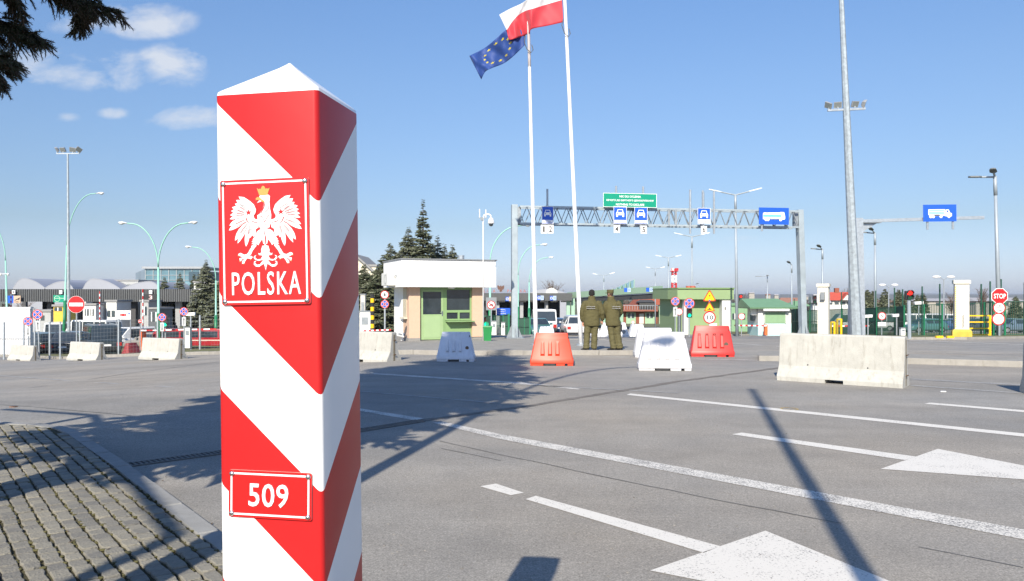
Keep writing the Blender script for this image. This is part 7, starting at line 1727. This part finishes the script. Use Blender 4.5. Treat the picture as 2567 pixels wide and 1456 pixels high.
for i, (px, py, s_, lab) in enumerate(((1884,733.5,12,'far white house with a dark roof, on the hillside above the white booth'), (1925,738,10,'far pale house on the plain right of the thin lamp post'), (1946,738.5,9,'far white house right of its pale neighbour on the plain'), (1790,737,8,'far tiny house above the green building roof'), (2020,742,10,'far pale house behind the right gantry column'))):
    house(lab, px-s_*.55, px+s_*.55, py-1.5, py+1, py+5, 600, M('far_pale'), TBR if i % 2 else M('far_roof_grey'), False, wins=False)
# ================================================================ FAR HILLS
def hills(name, Y, base, amp, col, seed, x0=-5000, x1=5000):
    q = MB(); n = 160
    rows = []
    for j, (dy, k) in enumerate(((0,0),(.12,.55),(.3,1),(.6,1.0),(1.2,.2))):
        rows.append([(x0+(x1-x0)*i/n, Y*(1+dy), -12+(base+12+amp*noise.noise((i*.07+seed, j*.2, 1.3))+amp*.4*noise.noise((i*.31+seed, j*.4, 7)))*k) for i in range(n+1)])
    for r in rows: q.v += [Vector(p) for p in r]
    for j in range(4):
        for i in range(n): o = j*(n+1)+i; q.f.append([o, o+1, o+n+2, o+n+1]); q.m.append(0)
    struct(q.build(name, M('hill_'+str(seed), col, .95, 0, .35, .006), smooth=True))
hills('hills', 2300, 5, 4, (.1,.105,.1), 1); hills('hills', 4200, 15, 6, (.12,.13,.15), 4)
def woods(name, label, x0, x1, Y, py, py_b, col, n, seed):
    """a far-off winter wood that reads as one mass"""
    rr = random.Random(seed); q = MB()
    for _ in range(n):
        px = rr.uniform(x0, x1); y = Y*rr.uniform(1,1.12); k = .55+.45*noise.noise((px*.03, seed, 1))+rr.uniform(-.1,.1); top = hz(py, Y); b = T((px-CXD)/FD*y, y)-.5; z = b+(top-b)*max(.25, k); X = (px-CXD)/FD*y; w = rr.uniform(.5,1.4)*Y/150
        for s_ in range(5):
            a = rr.uniform(0, pi); d = Vector((cos(a), sin(a), 0))*w*.5; m = Vector((X, y, b+(z-b)*rr.uniform(.3,.8))); u = Vector((rr.uniform(-.3,.3)*w,0,(z-b)*rr.uniform(.15,.3)))
            q.face([m-d-u*.4, m+d*.8-u, m+d+u*.6, m-d*.7+u])
    o = q.build(name, M(name+str(seed), col, .95, 0, .4, .5), fix=False); struct(o, 'stuff')
woods('woods', '', 1530, 1700, 330, 730, 750, (.085,.07,.06), 900, 2); woods('woods', '', 1830, 2050, 420, 736, 750, (.075,.07,.065), 900, 3); woods('woods', '', 2140, 2580, 430, 737, 752, (.08,.072,.06), 1500, 5); woods('woods', '', 1180, 1330, 300, 735, 750, (.08,.07,.06), 500, 6); woods('woods', '', -100, 130, 260, 752, 770, (.08,.07,.055), 500, 7)
# ================================================================ TREES
BARK = M('bark', (.09,.06,.045), .9, 0, .3, 8)
NEED = [M('needles_dark', (.065,.078,.042), .8, 0, .3, 2), M('needles_mid', (.12,.135,.075), .8, 0, .3, 2), M('needles_light', (.17,.18,.115), .8, 0, .3, 2), M('needles_blue', (.19,.21,.185), .8, 0, .3, 2)]
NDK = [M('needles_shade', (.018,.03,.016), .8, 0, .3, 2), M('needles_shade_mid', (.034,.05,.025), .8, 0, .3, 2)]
def spruce(name, label, base, h, rmax, seed, mats, dens=1.0, bare=.04, prof=None, leaf=.32, group=None, droop=.25):
    rr = random.Random(seed); t = thing(name, label, 'tree', base, rr.uniform(0,6), group)
    q = MB(); q.tube([(0,0,-.2),(0,0,h*.5),(0,0,h*.98)], [h*.018+.03, h*.011+.02, .012], 8); q.build('trunk', BARK, t)
    c = MB(); z = h*bare; nb = MB()
    while z < h*.985:
        f = z/h; r = (prof(z) if prof else rmax*(1-f)**.85*(1 if f > .12 else .6+.4*f/.12)); n = max(3, int((5+4*(1-f))*dens**.5)); a0 = rr.uniform(0,6)
        for i in range(n):
            a = a0+2*pi*i/n+rr.uniform(-.35,.35); L = r*rr.uniform(.62,1.12); d = Vector((cos(a), sin(a), 0)); s_ = Vector((-sin(a), cos(a), 0)); dz = -droop*(1-f)+.3*f
            zz = z+rr.uniform(-.6,.6)*h*.045; r = (prof(zz) if prof else rmax*max(.012,1-zz/h)**.85); L = max(.12, r*rr.uniform(.62,1.12)); m = max(3, int(L/leaf*2.4*dens))
            nb.tube([(0,0,zz), d*L*.5+Vector((0,0,zz+dz*L*.5)), d*L*.92+Vector((0,0,zz+dz*L*.75))], [.03*min(1,L/1.5)+.006, .018*min(1, L/1.5)+.004, .004], 4)
            for k in range(m):
                u = .12+.88*(k+rr.random())/m; w = L*.34*(1-u)**.7+.05*L; p = d*L*u+Vector((0,0,zz+dz*L*u*(1.0-.7*u*u)))
                for sd in (-1, 1, 0):
                    e = (s_*sd*rr.uniform(.5,1)+d*rr.uniform(.3,.8)+Vector((0,0,rr.uniform(-.42,.1)))).normalized(); l = leaf*rr.uniform(.6,1.25)*min(1.0, .4+.75*r/rmax)*(.6 if f > .9 else 1); o = p+s_*sd*w*rr.uniform(0,.75)+Vector((0,0,-abs(sd)*.08*L*rr.random()))
                    v = e.cross(Vector((rr.uniform(-.3,.3),rr.uniform(-.3,.3),1))).normalized()*l*.24; hgt = Vector((0,0,l*.12)); mi = min(len(mats)-1, int(rr.random()**1.5*len(mats)))
                    c.add([o, o+e*l*.4+v, o+e*l, o+e*l*.4-v, o+e*l*.45+hgt, o+e*l*.4-hgt*1.6], [(0,1,4),(1,2,4),(2,3,4),(3,0,4),(0,5,1),(2,5,3)], mi)
        z += h*(.028+.012*rr.random())*(1.15-.5*f)/max(.6, dens**.4)
    c.build('crown', mats, t, fix=False); nb.build('branches', BARK, t, fix=False); return t
def spr(label, px, py, Y, rpx, seed, mats=NEED[:3], dens=1.5, leaf=.45, group='spruces', base_dz=0):
    b = foot(px, Y); h = hz(py, Y)-b.z; return spruce('spruce', label, b, h, rpx/FD*Y, seed, mats, dens, leaf=leaf, group=group)
GB = 'spruces behind the guard booth'
spr('tallest pointed spruce behind the booth roof', 1060, 503, 62, 62, 11, dens=1.8, group=GB)
spr('broad grey-green spruce left of the tallest one behind the booth', 1024, 568, 64, 105, 12, NEED[1:4], 2.2, group=GB)
spr('spruce left of the booth roof edge, second from the left of its group', 978, 608, 60, 105, 13, dens=2.0, group=GB)
spr('smaller spruce just right of the tallest one behind the booth', 1096, 590, 66, 78, 14, group=GB)
spr('small pointed spruce behind the booth roof, second from the right', 1114, 610, 68, 62, 15, group=GB)
spr('small spruce behind the right part of the booth roof', 1134, 611, 64, 56, 16, group=GB)
spr('leftmost spruce behind the booth, beside the striped post', 912, 662, 58, 80, 17, dens=2.0, group=GB)
spr('lower dark spruce filling the gap left of the booth', 947, 668, 57, 90, 18, dens=2.0, group=GB)
LB = 'spruces by the left canopy'
spr('tall blue-grey spruce at the right end of the left canopy', 516, 652, 88, 70, 21, NEED[1:4], 2.4, group=LB)
spr('second blue-grey spruce half hidden by the striped post', 556, 690, 84, 62, 22, NEED[1:4], 2.2, group=LB)
spr('leftmost spruce top showing above the canopy before the glass building', 412, 694, 133, 40, 23, group=LB, leaf=.7)
spr('middle spruce top showing above the canopy before the glass building', 451, 684, 135, 38, 24, NEED[1:4], group=LB, leaf=.7)
spr('right spruce top showing above the canopy before the glass building', 486, 686, 138, 34, 25, group=LB, leaf=.7)
RB = 'small spruces beyond the green fence'
for i, (px, py, r_, lab) in enumerate(((2173,724,18,'leftmost small spruce beyond the green fence, right of the mast'),(2188,728,15,'small spruce second from left beyond the green fence'),(2217,722,20,'taller small spruce right of the small egg-headed lamp'),(2252,724,22,'broad small spruce behind the red traffic light'),(2272,729,16,'small spruce just right of the red traffic light'),(2299,738,13,'low spruce left one of a pair before the pale hall'),(2313,734,15,'low spruce right one of a pair before the pale hall'),(2545,742,20,'bushy evergreen at the right edge beyond the fence'))):
    spr(lab, px, py, 150, r_, 30+i, group=RB, leaf=1.0, dens=.7)
def bare_tree(label, px, py, Y, w, seed, group='bare trees'):
    rr = random.Random(seed); b = foot(px, Y); h = hz(py, Y)-b.z; t = thing('bare_tree', label, 'tree', b, 0, group); W_ = w/FD*Y; tr = MB(); br = MB(); tw = MB()
    tr.tube([(0,0,-.3),(0,0,h*.35),(.1,0,h*.6)], [h*.025, h*.018, h*.01], 8); tr.build('trunk', BARK, t)
    for _ in range(46):
        z = h*rr.uniform(.28,.75); a = rr.uniform(0,6.28); e = Vector((cos(a)*W_*.5*rr.uniform(.4,1), sin(a)*W_*.5*rr.uniform(.4,1), h*rr.uniform(.12,.4))); p = Vector((0,0,z)); q_ = p+e; q_.z = min(q_.z, h); br.tube([p, p+e*.5+Vector((0,0,-.03*h)), q_], [h*.008,h*.005,h*.002], 4)
        for k in range(16):
            o = p.lerp(q_, rr.uniform(.3,1)); d = Vector((rr.gauss(0,1),rr.gauss(0,1),rr.uniform(0,1.4))).normalized()*h*rr.uniform(.05,.12); s_ = d.cross(Vector((0,1,.1))).normalized()*h*.0022; tw.face([o-s_, o+s_, o+d]); 
    br.build('branches', BARK, t, fix=False); tw.build('crown', M('twigs', (.13,.095,.07), .9, 0, .2), t, fix=False)
bare_tree('big rounded bare brown tree behind the central canopy', 1384, 704, 210, 66, 41); bare_tree('bare tree left of the stop sign beyond the fence', 2462, 724, 160, 34, 42); bare_tree('bare tree above the red-roofed house', 2122, 722, 180, 40, 43); bare_tree('bare tree far behind the lamp between green building and white booth', 1862, 735, 200, 36, 44)
bare_tree('bare tree beyond the fence, left of the gate pillar', 2384, 734, 170, 40, 45); bare_tree('bare brown tree above the white container at the left edge', 62, 752, 140, 60, 46)
# ---- the big spruce beside the camera: it hangs into the top left corner and shades the road
def near_spruce():
    b = Vector((-4.75, 3.9, PH)); H = 14.2
    def prof(z):
        P = [(2.6,1.2),(3.4,1.9),(5,2.35),(7,2.9),(9,2.4),(11,1.5),(12.6,.8),(14.2,.1)]
        for (a, ra), (c, rc) in zip(P, P[1:]):
            if z <= c: return max(.1, ra+(rc-ra)*max(0,(z-a))/(c-a))
        return .1
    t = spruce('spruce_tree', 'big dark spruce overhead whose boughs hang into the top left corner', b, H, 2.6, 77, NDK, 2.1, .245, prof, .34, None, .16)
    t.rotation_euler.z = 0
    # boughs close to the lens, twig by twig and needle by needle
    rr = random.Random(9); nd = [MB(), MB()]; st = MB()
    def twig(p, d, L):
        d = d.normalized(); k = 5; pts = [p+d*L*i/k+Vector((0,0,-.10*L*(i/k)**2)) for i in range(k+1)]; st.tube(pts, [.0045,.004,.0035,.003,.0025,.0015], 4)
        n = int(L/.0024)
        for i in range(n):
            f = (i+rr.random())/n; o = p+d*L*f+Vector((0,0,-.10*L*f*f)); a = rr.uniform(0,6.283); u = d.cross(Vector((.3,.2,1))).normalized(); v = d.cross(u); e = (d*.75+(u*cos(a)+v*sin(a))).normalized()*rr.uniform(.015,.023); s_ = e.cross(d).normalized()*.002
            nd[0 if rr.random() < .6 else 1].face([o-s_, o+s_, o+e])
    def bough(path, wid, n, tl):
        P_ = [at(q[0]-20, q[1]-16, q[2]) for q in path]; sub = []
        for a, c in zip(P_, P_[1:]): sub += [a.lerp(c, i/8) for i in range(8)]
        sub.append(P_[-1]); st.tube(sub, [.022*(1-i/len(sub))+.005 for i in range(len(sub))], 6)
        for i in range(n):
            f = .08+.92*i/n; x = f*(len(sub)-1); j = min(int(x), len(sub)-2); p = sub[j].lerp(sub[j+1], x-j); d = (sub[j+1]-sub[j]).normalized(); s_ = d.cross(Vector((0,0,1))).normalized(); sd = 1 if i % 2 else -1; k = (1-f*.55)
            e = (d*rr.uniform(.3,.9)+s_*sd*rr.uniform(.2,1.0)+Vector((0,0,rr.uniform(-.9,.15)))).normalized(); L = wid*k*rr.uniform(.6,1.1)
            twig(p, e, L)
            for m in range(int(tl)):
                q_ = p+e*L*rr.uniform(.15,.85); twig(q_, (e+Vector((rr.gauss(0,.5),rr.gauss(0,.5),rr.uniform(-.6,.2)))).normalized(), L*rr.uniform(.35,.6))
    bough([(-210,-150,4.6),(-60,-40,4.75),(100,-45,4.9),(200,10,5.0),(316,44,5.05)], .26, 120, 6)
    bough([(-60,-80,4.9),(90,-70,5.1),(190,-20,5.15),(240,30,5.2),(214,82,5.2)], .24, 105, 6)
    bough([(-240,0,4.5),(-90,40,4.6),(20,70,4.7),(118,112,4.75)], .26, 115, 6)
    bough([(-200,60,4.4),(-80,110,4.5),(-10,150,4.55),(46,166,4.6)], .25, 100, 6)
    bough([(-160,90,4.4),(-60,140,4.45),(-10,185,4.5),(10,212,4.5)], .21, 80, 5)
    bough([(-150,-100,4.4),(-30,-60,4.5),(50,0,4.55),(70,52,4.6)], .18, 60, 4)
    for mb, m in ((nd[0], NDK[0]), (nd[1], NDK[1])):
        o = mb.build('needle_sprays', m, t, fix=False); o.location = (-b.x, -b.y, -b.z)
    o = st.build('boughs', BARK, t, fix=False); o.location = (-b.x, -b.y, -b.z)
near_spruce()
# ---- things beside and behind the camera whose shadows lie on the road
curved_lamp('street lamp just left of the view whose curved shadow crosses the road', Vector((-2.65, 2.0, PH)), 11.75, 1.75, [0], r=.09, split=.25)
def behind():
    t = thing('tall_pole', 'tall bare pole behind the viewer whose straight shadow crosses the arrows', 'pole', (.62, -1.75, PH)); q = MB(); q.tube([(0,0,-.1),(0,0,11.3)], [.085,.06], 12); q.build('pole', GALV, t); q = MB(); q.tube([(0,0,0),(0,0,.03)], .2, 12); q.build('base_plate', GALV, t)
    h = 5.0; C = Vector((-7.7,4.25,0)); t = thing('shadow_frame', 'unseen pipe frame added left of the view to cast angular shadows on the setts', 'frame', C)  # unseen frame, added only for the angular shadows it throws
    q = MB(); q.tube([(0,0,0),(0,0,h)], .07, 8); q.build('upright', GALV, t)  # post of the added unseen shadow frame
    q = MB(); q.tube([(0,0,h),(3.84,-5.9,h)], .06, 8); q.build('top_rail', GALV, t); q = MB(); q.tube([(0,0,h),(-1.95,.87,h)], .05, 8); q.build('top_rail', GALV, t)
    q = MB(); q.tube([(3.84,-5.9,0),(3.84,-5.9,h)], .07, 8); q.build('upright', GALV, t)  # post of the added unseen shadow frame
behind()
run_fits()
def haze(dens):
    q = MB(); q.span(-9500, 9500, -400, 9500, -30, 37); o = q.build('haze', []); m = bpy.data.materials.new('haze'); m.use_nodes = True; N = m.node_tree.nodes
    for n in list(N): N.remove(n)
    out = N.new('ShaderNodeOutputMaterial'); v = N.new('ShaderNodeVolumePrincipled'); v.inputs['Color'].default_value = (.86,.92,1,1); v.inputs['Density'].default_value = dens; v.inputs['Anisotropy'].default_value = .2
    m.node_tree.links.new(v.outputs[0], out.inputs['Volume']); o.data.materials.append(m); o.data.polygons.foreach_set('material_index', [0]*6); struct(o, 'stuff')
haze(.00013)
